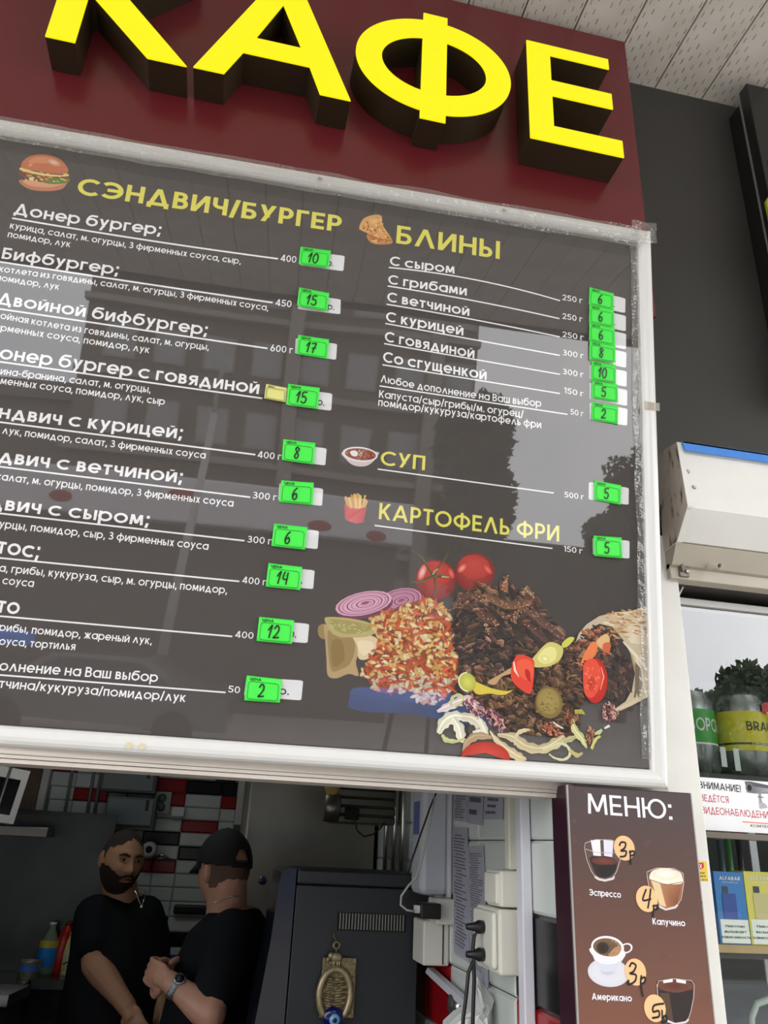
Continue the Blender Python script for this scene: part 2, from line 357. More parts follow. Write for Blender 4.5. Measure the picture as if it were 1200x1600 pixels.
class Print:
    """flat printed artwork: coloured shapes in photograph pixels laid on a plane, later shapes on top"""
    def __init__(s, pl, d=.0006, step=1.5e-6): s.pl = pl; s.d = d; s.st = step; s.V = []; s.F = []; s.C = []
    def _p(s, px, py): u, v = s.pl.uv(px, py); s.V.append(s.pl.w(u, v, s.d))
    def poly(s, pts, col, cols=None):
        s.d += s.st; k = len(s.V)
        for i, p in enumerate(pts): s._p(*p); s.C.append(lin(cols[i] if cols else col))
        for t in tessellate_polygon([[Vector((p[0], p[1], 0)) for p in pts]]): s.F.append(tuple(k + i for i in t))
    def smooth(s, pts, col, n=4, cols=None):
        """closed Catmull-Rom outline"""
        o = []; m = len(pts)
        for i in range(m):
            p0, p1, p2, p3 = [Vector(pts[(i + j - 1) % m]) for j in range(4)]
            for k in range(n):
                t = k / n; o.append(tuple(.5 * ((2 * p1) + (p2 - p0) * t + (2 * p0 - 5 * p1 + 4 * p2 - p3) * t * t + (3 * p1 - p0 - 3 * p2 + p3) * t ** 3)))
        s.poly(o, col)
    def ell(s, cx, cy, rx, ry, rot, col, edge=None, n=18, off=(0, 0), a0=0, a1=360):
        s.d += s.st; k = len(s.V); r = math.radians(rot); c, sn = math.cos(r), math.sin(r)
        s._p(cx + off[0], cy + off[1]); s.C.append(lin(col))
        full = (a1 - a0) >= 360; m = n if full else n + 1
        for i in range(m):
            a = math.radians(a0 + (a1 - a0) * i / n); x = rx * math.cos(a); y = ry * math.sin(a)
            s._p(cx + x * c - y * sn, cy + x * sn + y * c); s.C.append(lin(edge or col))
        for i in range(n): s.F.append((k, k + 1 + i, k + 1 + (i + 1) % m))
    def ring(s, cx, cy, rx, ry, rot, wd, col, n=24, a0=0, a1=360):
        s.d += s.st; r = math.radians(rot); c, sn = math.cos(r), math.sin(r); k = len(s.V)
        for i in range(n + 1):
            a = math.radians(a0 + (a1 - a0) * i / n)
            for q in (0, wd):
                x = (rx - q) * math.cos(a); y = (ry - q * min(1, ry / rx)) * math.sin(a); s._p(cx + x * c - y * sn, cy + x * sn + y * c); s.C.append(lin(col))
        for i in range(n): s.F.append((k + 2 * i, k + 2 * i + 1, k + 2 * i + 3, k + 2 * i + 2))
    def strip(s, pts, wd, col, col2=None):
        """ribbon along pixels; wd a width or a list of widths"""
        s.d += s.st; k = len(s.V); m = len(pts)
        for i, p in enumerate(pts):
            a = Vector(pts[max(i - 1, 0)]); b = Vector(pts[min(i + 1, m - 1)]); t = (b - a).normalized(); q = (wd[i] if isinstance(wd, (list, tuple)) else wd) / 2
            nn = Vector((-t.y, t.x)) * q
            for e in (1, -1): s._p(p[0] + nn.x * e, p[1] + nn.y * e); s.C.append(lin(col if (e > 0 or not col2) else col2))
        for i in range(m - 1): s.F.append((k + 2 * i, k + 2 * i + 1, k + 2 * i + 3, k + 2 * i + 2))
    def build(s, name, m, parent):
        me = bpy.data.meshes.new(name); me.from_pydata([tuple(v) for v in s.V], [], s.F); me.update()
        at = me.color_attributes.new('print', 'FLOAT_COLOR', 'POINT')
        for i, c in enumerate(s.C): at.data[i].color = c + (1,)
        return link(name, me, m, parent)
def inpoly(x, y, poly):
    r = False; j = len(poly) - 1
    for i in range(len(poly)):
        xi, yi = poly[i]; xj, yj = poly[j]
        if (yi > y) != (yj > y) and x < (xj - xi) * (y - yi) / (yj - yi) + xi: r = not r
        j = i
    return r
def scatter(poly, n):
    x0 = min(p[0] for p in poly); x1 = max(p[0] for p in poly); y0 = min(p[1] for p in poly); y1 = max(p[1] for p in poly); o = []
    while len(o) < n:
        x = random.uniform(x0, x1); y = random.uniform(y0, y1)
        if inpoly(x, y, poly): o.append((x, y))
    return o
def curve_geo(loops, depth=0):
    """2-D outlines (holes allowed) filled, and extruded when depth > 0; local XY, Z = thickness"""
    cu = bpy.data.curves.new('c', 'CURVE'); cu.dimensions = '2D'; cu.fill_mode = 'BOTH' if depth else 'FRONT'; cu.extrude = depth / 2
    for lp in loops:
        sp = cu.splines.new('POLY'); sp.points.add(len(lp) - 1); sp.use_cyclic_u = True
        for i, p in enumerate(lp): sp.points[i].co = (p[0], p[1], 0, 1)
    ob = bpy.data.objects.new('c', cu); me = bpy.data.meshes.new_from_object(ob)
    vs_ = [v.co.copy() for v in me.vertices]; fs = [tuple(p.vertices) for p in me.polygons]
    bpy.data.objects.remove(ob); bpy.data.curves.remove(cu); bpy.data.meshes.remove(me)
    return vs_, fs
def rrect(w_, h, r, n=4):
    o = []
    for cx, cy, a0 in ((w_ - r, h - r, 0), (r, h - r, 90), (r, r, 180), (w_ - r, r, 270)):
        for k in range(n + 1):
            a = math.radians(a0 + 90 * k / n); o.append((cx + r * math.cos(a), cy + r * math.sin(a)))
    return o

# ================================================================ MATERIALS
M_white = mat('white_painted_metal', (226, 224, 220), .28, noise_amt=.06, noise_scale=9)
M_frame = mat('white_plastic_frame', (221, 220, 217), .26, coat=.15)
M_beam = mat('cream_painted_beam', (205, 196, 186), .4, noise_amt=.06, noise_scale=5)
M_wall = mat('dark_grey_wall_panel', (60, 58, 54), .6, noise_amt=.06, noise_scale=3)
M_red = mat('maroon_composite_panel', (104, 30, 36), .26, spec=.6, noise_amt=.04, noise_scale=2)
M_ret = mat('dark_bronze_return', (52, 42, 26), .45)
M_yel = mat('lit_yellow_acrylic', (250, 236, 6), .35, emit=1.0)
M_screw = mat('zinc_screw', (170, 168, 160), .35, metal=.8)
M_pY = mat('yellow_print', (234, 226, 86), .5)
M_pW = mat('white_print', (252, 251, 251), .5)
M_pK = mat('black_print', (22, 26, 22), .5)
M_black = mat('black_plastic', (18, 18, 19), .45)
M_dark = mat('dark_gap', (10, 10, 10), .8)

# ================================================================ THE FACADE
Y_F = 1.60        # face of posts
Y_S = 1.62        # face of the red sign board
Y_W = 1.78        # dark wall above
Z_C = 4.31        # soffit

def soffit_mat():
    m = bpy.data.materials.new('perforated_soffit'); m.use_nodes = True; t = m.node_tree; b = t.nodes['Principled BSDF']
    N = t.nodes.new
    tcn = N('ShaderNodeTexCoord'); sp = N('ShaderNodeSeparateXYZ'); t.links.new(tcn.outputs['Object'], sp.inputs[0])
    def mth(op, a, b_=None):
        n = N('ShaderNodeMath'); n.operation = op
        for i, q in enumerate((a, b_)):
            if q is None: continue
            if isinstance(q, (int, float)): n.inputs[i].default_value = q
            else: t.links.new(q, n.inputs[i])
        return n.outputs[0]
    x = mth('DIVIDE', sp.outputs[0], .0235); fx = mth('FRACT', x); ix = mth('FLOOR', x)
    y = mth('ADD', mth('DIVIDE', sp.outputs[1], .046), mth('MULTIPLY', ix, .37)); fy = mth('FRACT', y)
    mx = mth('LESS_THAN', mth('ABSOLUTE', mth('SUBTRACT', fx, .5)), .07)
    my = mth('LESS_THAN', mth('ABSOLUTE', mth('SUBTRACT', fy, .5)), .21)
    wn = N('ShaderNodeTexWhiteNoise'); wn.noise_dimensions = '2D'; cv = N('ShaderNodeCombineXYZ'); t.links.new(ix, cv.inputs[0]); t.links.new(mth('FLOOR', y), cv.inputs[1]); t.links.new(cv.outputs[0], wn.inputs['Vector'])
    msk = mth('MULTIPLY', mth('MULTIPLY', mx, my), mth('MULTIPLY', mth('GREATER_THAN', wn.outputs['Value'], .12), mth('ADD', mth('MULTIPLY', wn.outputs['Value'], .6), .4)))
    nz = N('ShaderNodeTexNoise'); nz.inputs['Scale'].default_value = 6; nz.inputs['Detail'].default_value = 5; t.links.new(tcn.outputs['Object'], nz.inputs['Vector'])
    cr_ = N('ShaderNodeValToRGB'); cr_.color_ramp.elements[0].position = .3; cr_.color_ramp.elements[1].position = .7
    cr_.color_ramp.elements[0].color = lin((204, 196, 184)) + (1,); cr_.color_ramp.elements[1].color = lin((226, 220, 210)) + (1,)
    t.links.new(nz.outputs[0], cr_.inputs[0])
    mix = N('ShaderNodeMix'); mix.data_type = 'RGBA'; t.links.new(msk, mix.inputs[0]); t.links.new(cr_.outputs[0], mix.inputs[6]); mix.inputs[7].default_value = lin((134, 124, 110)) + (1,)
    t.links.new(mix.outputs[2], b.inputs['Base Color']); b.inputs['Roughness'].default_value = .5
    bp = N('ShaderNodeBump'); bp.inputs['Distance'].default_value = .004; bp.inputs['Strength'].default_value = .8; bp.invert = True
    t.links.new(msk, bp.inputs['Height']); t.links.new(bp.outputs[0], b.inputs['Normal'])
    return m
M_sof = soffit_mat()
# soffit of long panels
ceil = MB().box(-6, 6, -2.0, 1.9, Z_C + .03, Z_C + .1).build('ceiling', mat('soffit_backing', (40, 38, 36), .8)); setp(ceil, kind='structure')
xa = hY(1023.7, 141, Y_W).x; xb = hY(1096.7, 157, Y_W).x; pw = xb - xa
k0 = int((-4.2 - xa) / pw)
pmesh = None
for k in range(k0, k0 + int(8.6 / pw)):
    x = xa + k * pw
    if pmesh is None:
        o = MB().box(0, pw - .005, -1.98, 1.86, Z_C, Z_C + .029, bev=.002).build('soffit_panel', M_sof, ceil); pmesh = o.data
    else:
        o = bpy.data.objects.new('soffit_panel', pmesh); COL.objects.link(o); o.parent = ceil
    o.location = (x + .0025, 0, 0)
fa = MB().box(-6, 6, -2.06, -1.99, Z_C - .02, Z_C + .32).build('trim_1', mat('canopy_fascia', (70, 66, 62), .5)); setp(fa, kind='structure')

# dark wall behind the sign (a real wall from the opening's lintel up)
wf = MB().box(-3.2, 4.2, Y_W, Y_W + .14, 2.30, Z_C).build('wall_front', M_wall); setp(wf, kind='structure')

# red sign board
sg = thing('sign_board', 'maroon fascia board carrying big glowing yellow letters above the menu banner', 'sign', (-.3, Y_S, 3.2))
sx1 = hY(975, 65, Y_S).x; sz1 = hY(975, 65, Y_S).z; sx1b = hY(1012, 362, Y_S).x
MB().box(-3.0, (sx1 + sx1b) / 2, Y_S, Y_S + .045, 3.12, sz1, bev=.002).build('panel', M_red, sg)
# letters: outlines measured on their front plane
PF = YP(Y_S - .10)
YB = PF.uv(829, 215)[1]; YT = PF.uv(822, 62)[1]; H = YT - YB
def pu(px, py): return PF.uv(px, py)
def letter(ch, loops):
    vs_, fs = curve_geo(loops, .094)
    # body (returns) from the front plane back to the board
    def W3(v, y): return Vector((v[0], y, 1.7 + v[1]))
    P = [W3(v, PF.O.y + .052 - v.z) for v in vs_]
    body = pydata('letter', P, fs, M_ret, sg); body['label'] = 'dark box letter ' + ch + ' with a glowing yellow face'
    v2, f2 = curve_geo(loops, .004)
    fc = pydata('letter_face', [W3(v, PF.O.y + .002 - v.z) for v in v2], f2, M_yel, body)
    return body
def screws(body, pts):
    for x, z in pts: MB().lathe([(.0001, -.002), (.0045, -.0015), (.0045, .0005), (.0001, .0008)], (x, PF.O.y + .05, z), 10).build('screw', M_screw, body)
# E
xl = pu(829, 215)[0]; xr = pu(975, 243)[0]; xm = pu(957, 160)[0]; st = pu(870, 215)[0]
e1 = pu(957, 109)[1]; e2 = pu(957, 147)[1]; e3 = pu(957, 170)[1]; e4 = pu(972, 220)[1]
ex = pu(862, 130)[0]
EB = pu(975, 245)[1]
yb = (YB + EB) / 2
bE = letter('Е', [[(xl, yb), (xr, yb), (xr, e4), (ex, e4), (ex, e3), (xm, e3), (xm, e2), (ex, e2), (ex, e1), (xm, e1), (xm, YT), (xl, YT)]])
screws(bE, [(xl + .03, yb), (xr - .05, yb)])
# Ф
cx = pu(677, 100)[0]; cz = (pu(677, 27)[1] + pu(677, 176)[1]) / 2
rx = (pu(798, 120)[0] - pu(555, 90)[0]) / 2; cx = (pu(798, 120)[0] + pu(555, 90)[0]) / 2
rz = (pu(640, 25)[1] - pu(640, 168)[1]) / 2; cz = (pu(640, 25)[1] + pu(640, 168)[1]) / 2
rxi = rx * .675; rzi = rz * .60
s0 = pu(659, 100)[0]; s1 = pu(698, 100)[0]; zt = pu(680, 24)[1]; zb = pu(675, 187)[1]
def arc(a0, a1, rx_, rz_, n=40): return [(cx + rx_ * math.cos(math.radians(a0 + (a1 - a0) * i / n)), cz + rz_ * math.sin(math.radians(a0 + (a1 - a0) * i / n))) for i in range(n + 1)]
def angx(x, r): return math.degrees(math.acos(max(-1, min(1, (x - cx) / r))))
aR = angx(s1, rx); aL = angx(s0, rx)
outer = [(s1, zb)] + arc(-aR, aR, rx, rz) + [(s1, zt), (s0, zt)] + arc(aL, 360 - aL, rx, rz) + [(s0, zb)]
iR = angx(s1, rxi); iL = angx(s0, rxi)
bF = letter('Ф', [outer, arc(-iR, iR, rxi, rzi, 24), arc(iL, 360 - iL, rxi, rzi, 24)])
screws(bF, [(s0 + .03, zb)])
# А
fl0 = pu(302, 104)[0]; fl1 = pu(350, 114)[0]; fr0 = pu(500, 147)[0]; fr1 = pu(548, 157)[0]
apx = (fl0 + fr1) / 2; tw = (fl1 - fl0) * .48
yA = (pu(302, 104)[1] + pu(548, 157)[1]) / 2
cb0 = (pu(380, 82)[1] + pu(484, 103)[1]) / 2; cb1 = (pu(400, 59)[1] + pu(472, 75)[1]) / 2; ca = pu(443, 7)
c0 = (pu(380, 82)[0], cb0); c1 = (pu(484, 103)[0], cb0)
bA = letter('А', [[(fl0, yA), (fl1, yA), c0, c1, (fr0, yA), (fr1, yA), (apx + tw, YT), (apx - tw, YT)],
                  [(pu(400, 59)[0], cb1), (pu(471, 74)[0], cb1), ca]])
screws(bA, [((fl0 + fl1) / 2, yA), ((fr0 + fr1) / 2, yA)])
# К
k0x = pu(70, 57)[0]; k1x = pu(117, 66)[0]; kr0 = pu(230, 90)[0]; kr1 = pu(292, 102)[0]
yK = (pu(70, 57)[1] + pu(292, 102)[1]) / 2
cl = pu(155, 0); cr2 = pu(203, 0)
slope = (kr0 - cl[0]) / (cl[1] - yK)
zm = yK + H * .46
xin = kr0 - (zm - yK) * slope; xin = max(xin, k1x + .006)
zin = yK + (kr0 - xin) / slope
zo = yK + H * .53; xo = kr1 - (zo - yK) * (kr1 - cr2[0]) / (cr2[1] - yK)
xu = kr1 - .02
bK = letter('К', [[(k0x, yK), (k1x, yK), (k1x, zin - .01), (xin, zin - .01), (kr0, yK), (kr1, yK), (xo, zo), (xu, YT), (xu - .105, YT), (k1x, yK + H * .58), (k1x, YT), (k0x, YT)]])
screws(bK, [((k0x + k1x) / 2, yK), ((kr0 + kr1) / 2, yK)])
# little torn tape bits and hook under the letters
for nm, (px, py), lb in (('tape_scrap', (501, 282), 'tiny white tape scrap stuck on the maroon board above the burger heading'), ('tape_scrap', (972, 371), 'tiny white tape scrap on the maroon board by the taped banner corner')):
    c = hY(px, py, Y_S - .002); m = MB().box(c.x - .008, c.x + .008, c.y - .002, c.y + .0015, c.z - .007, c.z + .006, bev=.001)
    o = m.build(nm, M_white); setp(o, lb, 'tape')

# far sign box at the right edge
XS = 1.5596
fb = thing('box_sign', 'black box sign with maroon face under the soffit beside the shutter', 'sign', (XS, 1.72, 3.2))
MB().box(XS, XS + 1.0, 1.70, Y_W, 3.0, 4.235, bev=.003).build('back_box', mat('gloss_black_metal', (24, 24, 23), .3), fb)
MB().box(XS - .012, XS + 1.0, 1.652, 1.695, 3.0, 4.262, bev=.003).build('front_box', MATS['gloss_black_metal'], fb)
MB().box(XS - .0145, XS + 1.0, 1.6945, 1.7005, 3.0, 4.235).build('seam_strip', mat('grey_strip', (120, 120, 116), .4), fb)
pf = YP(1.6515)
zr = pf.hit(1196, 250).z
MB().box(XS + .01, XS + 1.0, 1.6485, 1.6519, 3.0, zr).build('face_panel', M_red, fb)
pe = [pf.hit(1193, 318), pf.hit(1201, 305), pf.hit(1230, 310), pf.hit(1230, 420), pf.hit(1206, 380)]
MB().prism([p + Vector((0, -.012, 0)) for p in pe], (0, .009, 0)).build('letter_face', mat('green_yellow_letter', (150, 150, 20), .3), fb)

# ================================================================ POSTS, BEAM, OPENING
XPR = 1.028
ZB = 1.812
bm_ = MB().box(-3.2, .93, 1.565, 1.66, ZB + .014, 2.30, bev=.002)
o = bm_.build('trim_2', M_beam); setp(o, kind='structure')
o = MB().box(-3.2, .93, 1.569, 1.655, ZB + .0075, ZB + .0135).build('trim_3', M_beam); setp(o, kind='structure')
o = MB().box(-3.2, .93, 1.573, 1.655, ZB - .001, ZB + .0065).build('trim_4', M_beam); setp(o, kind='structure')
# post right of the opening
xpl = .93
o = MB().box(xpl, XPR, Y_F, 1.70, 0, 2.435, bev=.002).build('trim_5', mat('post_paint', (230, 228, 221), .42, noise_amt=.07, noise_scale=6)); setp(o, kind='structure')
o = MB().box(.712, xpl - .001, 1.62, 1.66, 0, 2.3).build('wall_right', MATS['post_paint']); setp(o, kind='structure')
# street pavement
def paving():
    m = mat('paving', (150, 146, 140), .8, noise_amt=.25, noise_scale=1.5)
    return m
o = MB().box(-40, 40, -40, 1.5, -.1, 0).build('floor_street', paving()); setp(o, kind='structure')
o = MB().box(-3.2, 3.0, 1.5, 5.4, -.1, 0).build('floor_kitchen', mat('brown_floor', (90, 80, 72), .6)); setp(o, kind='structure')
o = MB().box(-3.2, .93, 1.585, 1.66, 0, .98).build('wall_counter', mat('counter_front', (190, 188, 184), .5)); setp(o, kind='structure')
o = MB().box(-3.2, .93, 1.45, 1.75, .98, 1.01, bev=.004).build('serving_counter', mat('counter_top', (140, 138, 132), .35)); setp(o, kind='structure')

# ================================================================ ROLLER SHUTTER (right)
Xe = 1.0
sh = thing('roller_shutter', 'scratched white roller shutter box with blue drip edge above the shop window', 'shutter', (1.4, 1.55, 2.4))
prof = [(1.60, 2.652), (1.498, 2.636), (1.487, 2.464), (1.546, 2.401), (1.60, 2.397)]
P3 = lambda x, pr: [Vector((x, y, z)) for y, z in pr]
def dirty(name, rgb, rough=.45):
    m = bpy.data.materials.new(name); m.use_nodes = True; t = m.node_tree; b = t.nodes['Principled BSDF']; b.inputs['Roughness'].default_value = rough
    tcn = t.nodes.new('ShaderNodeTexCoord'); n = t.nodes.new('ShaderNodeTexNoise'); n.inputs['Scale'].default_value = 26; n.inputs['Detail'].default_value = 8
    mp = t.nodes.new('ShaderNodeMapping'); mp.inputs['Scale'].default_value = (1, 2.2, .7)
    r = t.nodes.new('ShaderNodeValToRGB'); e = r.color_ramp.elements; c = lin(rgb)
    e[0].position = .34; e[0].color = lin((92, 78, 64)) + (1,); e[1].position = .44; e[1].color = tuple(x * .93 for x in c) + (1,)
    q = e.new(.62); q.color = c + (1,)
    t.links.new(tcn.outputs['Object'], mp.inputs[0]); t.links.new(mp.outputs[0], n.inputs['Vector']); t.links.new(n.outputs[0], r.inputs[0]); t.links.new(r.outputs[0], b.inputs['Base Color'])
    return m
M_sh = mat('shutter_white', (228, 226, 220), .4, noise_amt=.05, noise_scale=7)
MB().prism(P3(Xe + .006, prof), (1.2, 0, 0)).build('housing', M_sh, sh)
e_ = [(y - (.004 if y < 1.59 else 0), z + (.004 if z > 2.5 else -.004)) for y, z in prof]
MB().prism(P3(Xe - .002, e_), (.008, 0, 0)).build('end_plate', dirty('stained_end_plate', (205, 192, 178)), sh)
# rolled edge of the end plate
rim = MB()
pr2 = [(1.4965, 2.640), (1.4825, 2.464), (1.5425, 2.397), (1.60, 2.392)]
for i in range(len(pr2) - 1):
    a = Vector((0, *pr2[i])); b = Vector((0, *pr2[i + 1])); n_ = Vector((0, (b - a).z, -(b - a).y)).normalized() * -.001
    rim.prism([a + Vector((Xe - .003, 0, 0)), b + Vector((Xe - .003, 0, 0)), b + Vector((Xe + .012, 0, 0)), a + Vector((Xe + .012, 0, 0))], Vector((0, -.0025, -.0005)))
rim.build('rolled_edge', M_sh, sh)
MB().box(Xe + .006, 2.2, 1.4915, 1.4975, 2.618, 2.637).build('top_lip', M_sh, sh)
dz = YP(1.488)
t0 = dz.hit(1066, 690); t1 = dz.hit(1200, 706); b0 = dz.hit(1069, 704); b1 = dz.hit(1200, 720)
MB().prism([Vector((t0.x - .002, 1.486, t0.z)), Vector((2.2, 1.486, (t0.z + t1.z) / 2)), Vector((2.2, 1.486, (b0.z + b1.z) / 2)), Vector((t0.x + .004, 1.486, b0.z))], (0, .004, 0)).build('drip_edge', mat('blue_painted_metal', (52, 128, 214), .4), sh)
MB().box(t0.x, 2.2, 1.486, Y_W, t0.z - .004, t0.z).build('top_sheet', M_sh, sh)
for px, py in ((1075, 736), (1085, 761)):
    c = YP(1.489).hit(px, py)
    Mx = Matrix.Rotation(math.radians(90), 3, 'X')
    MB().lathe([(.0001, .0045), (.0035, .0045), (.0055, .001), (.006, -.001)], (c.x, 1.4905, c.z), 12, Mx).build('bolt', M_screw, sh)
# lower guide under the housing
zg = YP(1.56).hit(1120, 871).z
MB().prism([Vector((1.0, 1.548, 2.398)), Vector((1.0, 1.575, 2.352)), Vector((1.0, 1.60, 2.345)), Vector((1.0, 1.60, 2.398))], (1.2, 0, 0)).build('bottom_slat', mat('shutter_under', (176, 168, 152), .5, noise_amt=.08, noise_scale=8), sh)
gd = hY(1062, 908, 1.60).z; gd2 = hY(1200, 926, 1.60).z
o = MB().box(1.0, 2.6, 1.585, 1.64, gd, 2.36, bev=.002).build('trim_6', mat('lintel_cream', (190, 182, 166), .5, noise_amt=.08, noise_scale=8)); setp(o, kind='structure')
# spout
c = YP(1.52).hit(1125, 884); e2_ = YP(1.585).hit(1104, 886)
tb = MB(); tb.tube([e2_, c], .0075, 16, False); tb.tube([e2_, c], .006, 16, False)
ax = (c - e2_).normalized()
R_ = ax.to_track_quat('Z', 'Y').to_matrix()
tb.lathe([(.006, 0), (.0078, 0), (.0078, .0015), (.006, .0015)], c, 16, R_)
tb = MB(); n = 16
Vv = []; Ff = []
for r_, p in ((.0062, e2_), (.0062, c), (.0076, c), (.0076, e2_)):
    for k in range(n):
        a = 2 * math.pi * k / n; Vv.append(p + R_ @ Vector((r_ * math.cos(a), r_ * math.sin(a), 0)))
for i in range(3):
    for k in range(n): Ff.append((i * n + k, i * n + (k + 1) % n, (i + 1) * n + (k + 1) % n, (i + 1) * n + k))
o = pydata('drain_pipe', Vv, Ff, mat('old_cream_plastic', (196, 186, 170), .45), None, True); setp(o, 'short open cream plastic pipe stub poking from under the shutter', 'pipe')
# bracket with screws
c = hY(1067, 888, 1.584)
br = thing('metal_bracket', 'worn metal bracket screwed beneath the shutter box corner', 'bracket', (c.x, 1.584, c.z))
MB().box(c.x - .012, c.x + .012, 1.579, 1.585, c.z - .022, c.z + .026, bev=.001).build('plate', mat('worn_steel', (130, 124, 112), .4, metal=.5, noise_amt=.4, noise_scale=60), br)
Mx = Matrix.Rotation(math.radians(90), 3, 'X')
for dx, dz_ in ((.004, .01), (.005, -.01)):
    MB().lathe([(.0001, .006), (.003, .006), (.0052, .002), (.0052, 0)], (c.x + dx, 1.579, c.z + dz_), 12, Mx).build('screw', M_screw, br)
MB().ell((c.x - .006, 1.576, c.z + .002), (.006, .004, .014)).build('latch', MATS['worn_steel'], br, True)

# ================================================================ MENU BANNER
BU = Vector((0.99948025, -0.03221977, -0.00105358)); BV = Vector((-0.00310865, -0.12885959, 0.99165798))
BP = Plane((0.8598504, 1.52, 1.87318274), BU, BV)      # origin: inner lower right corner of the frame
bn = thing('menu_banner', 'dark grey framed menu banner under clear film, leaning out beneath the maroon sign', 'menu banner', (0, 1.55, 1.83))
BL = -2.45
tl = BP.uv(1000, 392)[1]; BT = 1.245
def slab(pl, u0, u1, v0, v1, d0, d1):
    m = MB(); c = [pl.w(u, v, d) for d in (d0, d1) for v in (v0, v1) for u in (u0, u1)]
    m.add(c, [(0, 1, 3, 2), (4, 6, 7, 5), (0, 4, 5, 1), (2, 3, 7, 6), (0, 2, 6, 4), (1, 5, 7, 3)]); return m
M_ban = mat('banner_print_grey', (72, 66, 63), .6, spec=.15)
slab(BP, BL, .005, -.003, BT, -.006, 0).build('banner_sheet', M_ban, bn)
# frame rails: rounded profile swept with mitres
fw = .036
def rail(name, a, b, out, w_=fw):
    """inner edge from a to b (u,v), growing to the side `out`, mitred"""
    a = Vector(a); b = Vector(b); out = Vector(out); t = (b - a).normalized(); n = 9; V = []; Fc = []
    prof = [(0, -.008), (0, .004)] + [(w_ / 2 - w_ / 2 * math.cos(math.pi * i / (n - 1)), .004 + .016 * math.sin(math.pi * i / (n - 1))) for i in range(n)] + [(w_, .004), (w_, -.03), (0, -.03)]
    for p, sgn in ((a, -1), (b, 1)):
        for q, d in prof:
            P_ = p + out * q + t * sgn * q; V.append(BP.w(P_.x, P_.y, d))
    m = len(prof)
    for i in range(m): Fc.append((i, (i + 1) % m, m + (i + 1) % m, m + i))
    Fc += [tuple(range(m)), tuple(range(2 * m - 1, m - 1, -1))]
    return MB().add(V, Fc).build(name, M_frame, bn)
rail('frame_rail', (BL, 0), (.003, 0), (0, -1))
rail('frame_rail', (.003, 0), (.003, BT), (1, 0))
rail('frame_rail', (BL, BT), (.003, BT), (0, 1), .034)
rail('frame_rail', (BL, 0), (BL, BT), (-1, 0))
# --- texts
B = BP
def yel(t_, p0, p1, cap, **k): text_on(B, t_, p0, p1, cap, M_pY, bn, 'menu_heading', **k)
def wht(t_, p0, p1, cap, **k): text_on(B, t_, p0, p1, cap, M_pW, bn, k.pop('name', 'menu_text'), **k)
def item(t_, p0, p1, cap, **k): wht(t_, p0, p1, cap, name='menu_item', bold=.165, **k)
def wt(t_, p0, p1, cap=10): wht(t_, p0, p1, cap, name='weight_text', bold=.14)
yel('СЭНДВИЧ/БУРГЕР', (119, 303.5), (532.5, 363), 26, pm=(300, 329.5), bold=.19)
yel('БΛИНЫ', (618.7, 380), (780.5, 405), 28, bold=.17)
yel('СУП', (594, 726.5), (663.6, 735), 22.5, bold=.16)
yel('КАРТОФЕΛЬ ФРИ', (591.6, 811), (873.6, 846.4), 25, bold=.16)
item('Донер бургер;', (21, 334.5), (250.5, 367.5), 17.5, pm=(101, 347.5))
wht('курица, саʌат, м. огурцы, 3 фирменных соуса, сыр,', (15, 356.5), (376, 413), 9.6, pm=(136, 377))
wht('помидор, ʌук', (11.5, 370.5), (109.5, 386.5), 9.6)
item('Бифбургер;', (2, 404), (184, 430), 17.5)
wht('котʌета из говядины, саʌат, м. огурцы, 3 фирменных соуса,', (-2, 424.5), (419, 486), 9.8, pm=(152, 446))
wht('помидор, ʌук', (-6, 438), (92, 453), 9.8)
item('Двойной бифбургер;', (-5, 475), (323, 524.5), 18.5)
wht('Двойная котʌета из говядины, саʌат, м. огурцы,', (0, 498), (326, 547.5), 10.5, pm=(163, 525.5), vis='ойная котʌета из говядины, саʌат, м. огурцы,')
wht('3 фирменных соуса, помидор, ʌук', (0, 517), (233, 552), 10.5, vis='рменных соуса, помидор, ʌук')
item('Донер бургер с говядиной', (-2, 560.5), (404, 616), 20, vis='онер бургер с говядиной')
wht('говядина-бранина, саʌат, м. огурцы,', (0, 585), (235, 614), 11, vis='ина-бранина, саʌат, м. огурцы,')
wht('3 фирменных соуса, помидор, ʌук, сыр', (0, 600), (257, 633), 11, vis='менных соуса, помидор, ʌук, сыр')
item('Сэндвич с курицей;', (-3, 653), (284, 686), 20, vis='ндвич с курицей;')
wht('саʌат, ʌук, помидор, саʌат, 3 фирменных соуса', (3, 677.5), (321, 717), 11, vis='ʌук, помидор, саʌат, 3 фирменных соуса')
item('Сэндвич с ветчиной;', (-3, 722.5), (284, 755), 20.5, vis='двич с ветчиной;')
wht('саʌат, м. огурцы, помидор, 3 фирменных соуса', (2, 750.5), (364.5, 792), 11.5, vis='аʌат, м. огурцы, помидор, 3 фирменных соуса')
item('Сэндвич с сыром;', (7, 797.5), (232, 822), 20.5, vis='вич с сыром;')
wht('м. огурцы, помидор, сыр, 3 фирменных соуса', (-2, 824.5), (325.5, 859.5), 12, vis='урцы, помидор, сыр, 3 фирменных соуса')
item('тос;', (-6, 864), (60, 873), 24)
wht('курица, грибы, кукуруза, сыр, м. огурцы, помидор,', (-2, 893), (354.5, 928), 12, vis='а, грибы, кукуруза, сыр, м. огурцы, помидор,')
wht('3 фирменных соуса', (3, 912.5), (52.5, 917.5), 12, vis='соуса')
item('то', (-6, 956.5), (29, 960.5), 24)
wht('грибы, помидор, жареный ʌук,', (-2, 985.5), (237, 1007), 12, vis='рибы, помидор, жареный ʌук,')
wht('соуса, тортиʌья', (-2, 1007.5), (117, 1016), 12, vis='оуса, тортиʌья')
wht('Допоʌнение на Ваш выбор', (-2, 1047.5), (246, 1066), 15.5, vis='оʌнение на Ваш выбор')
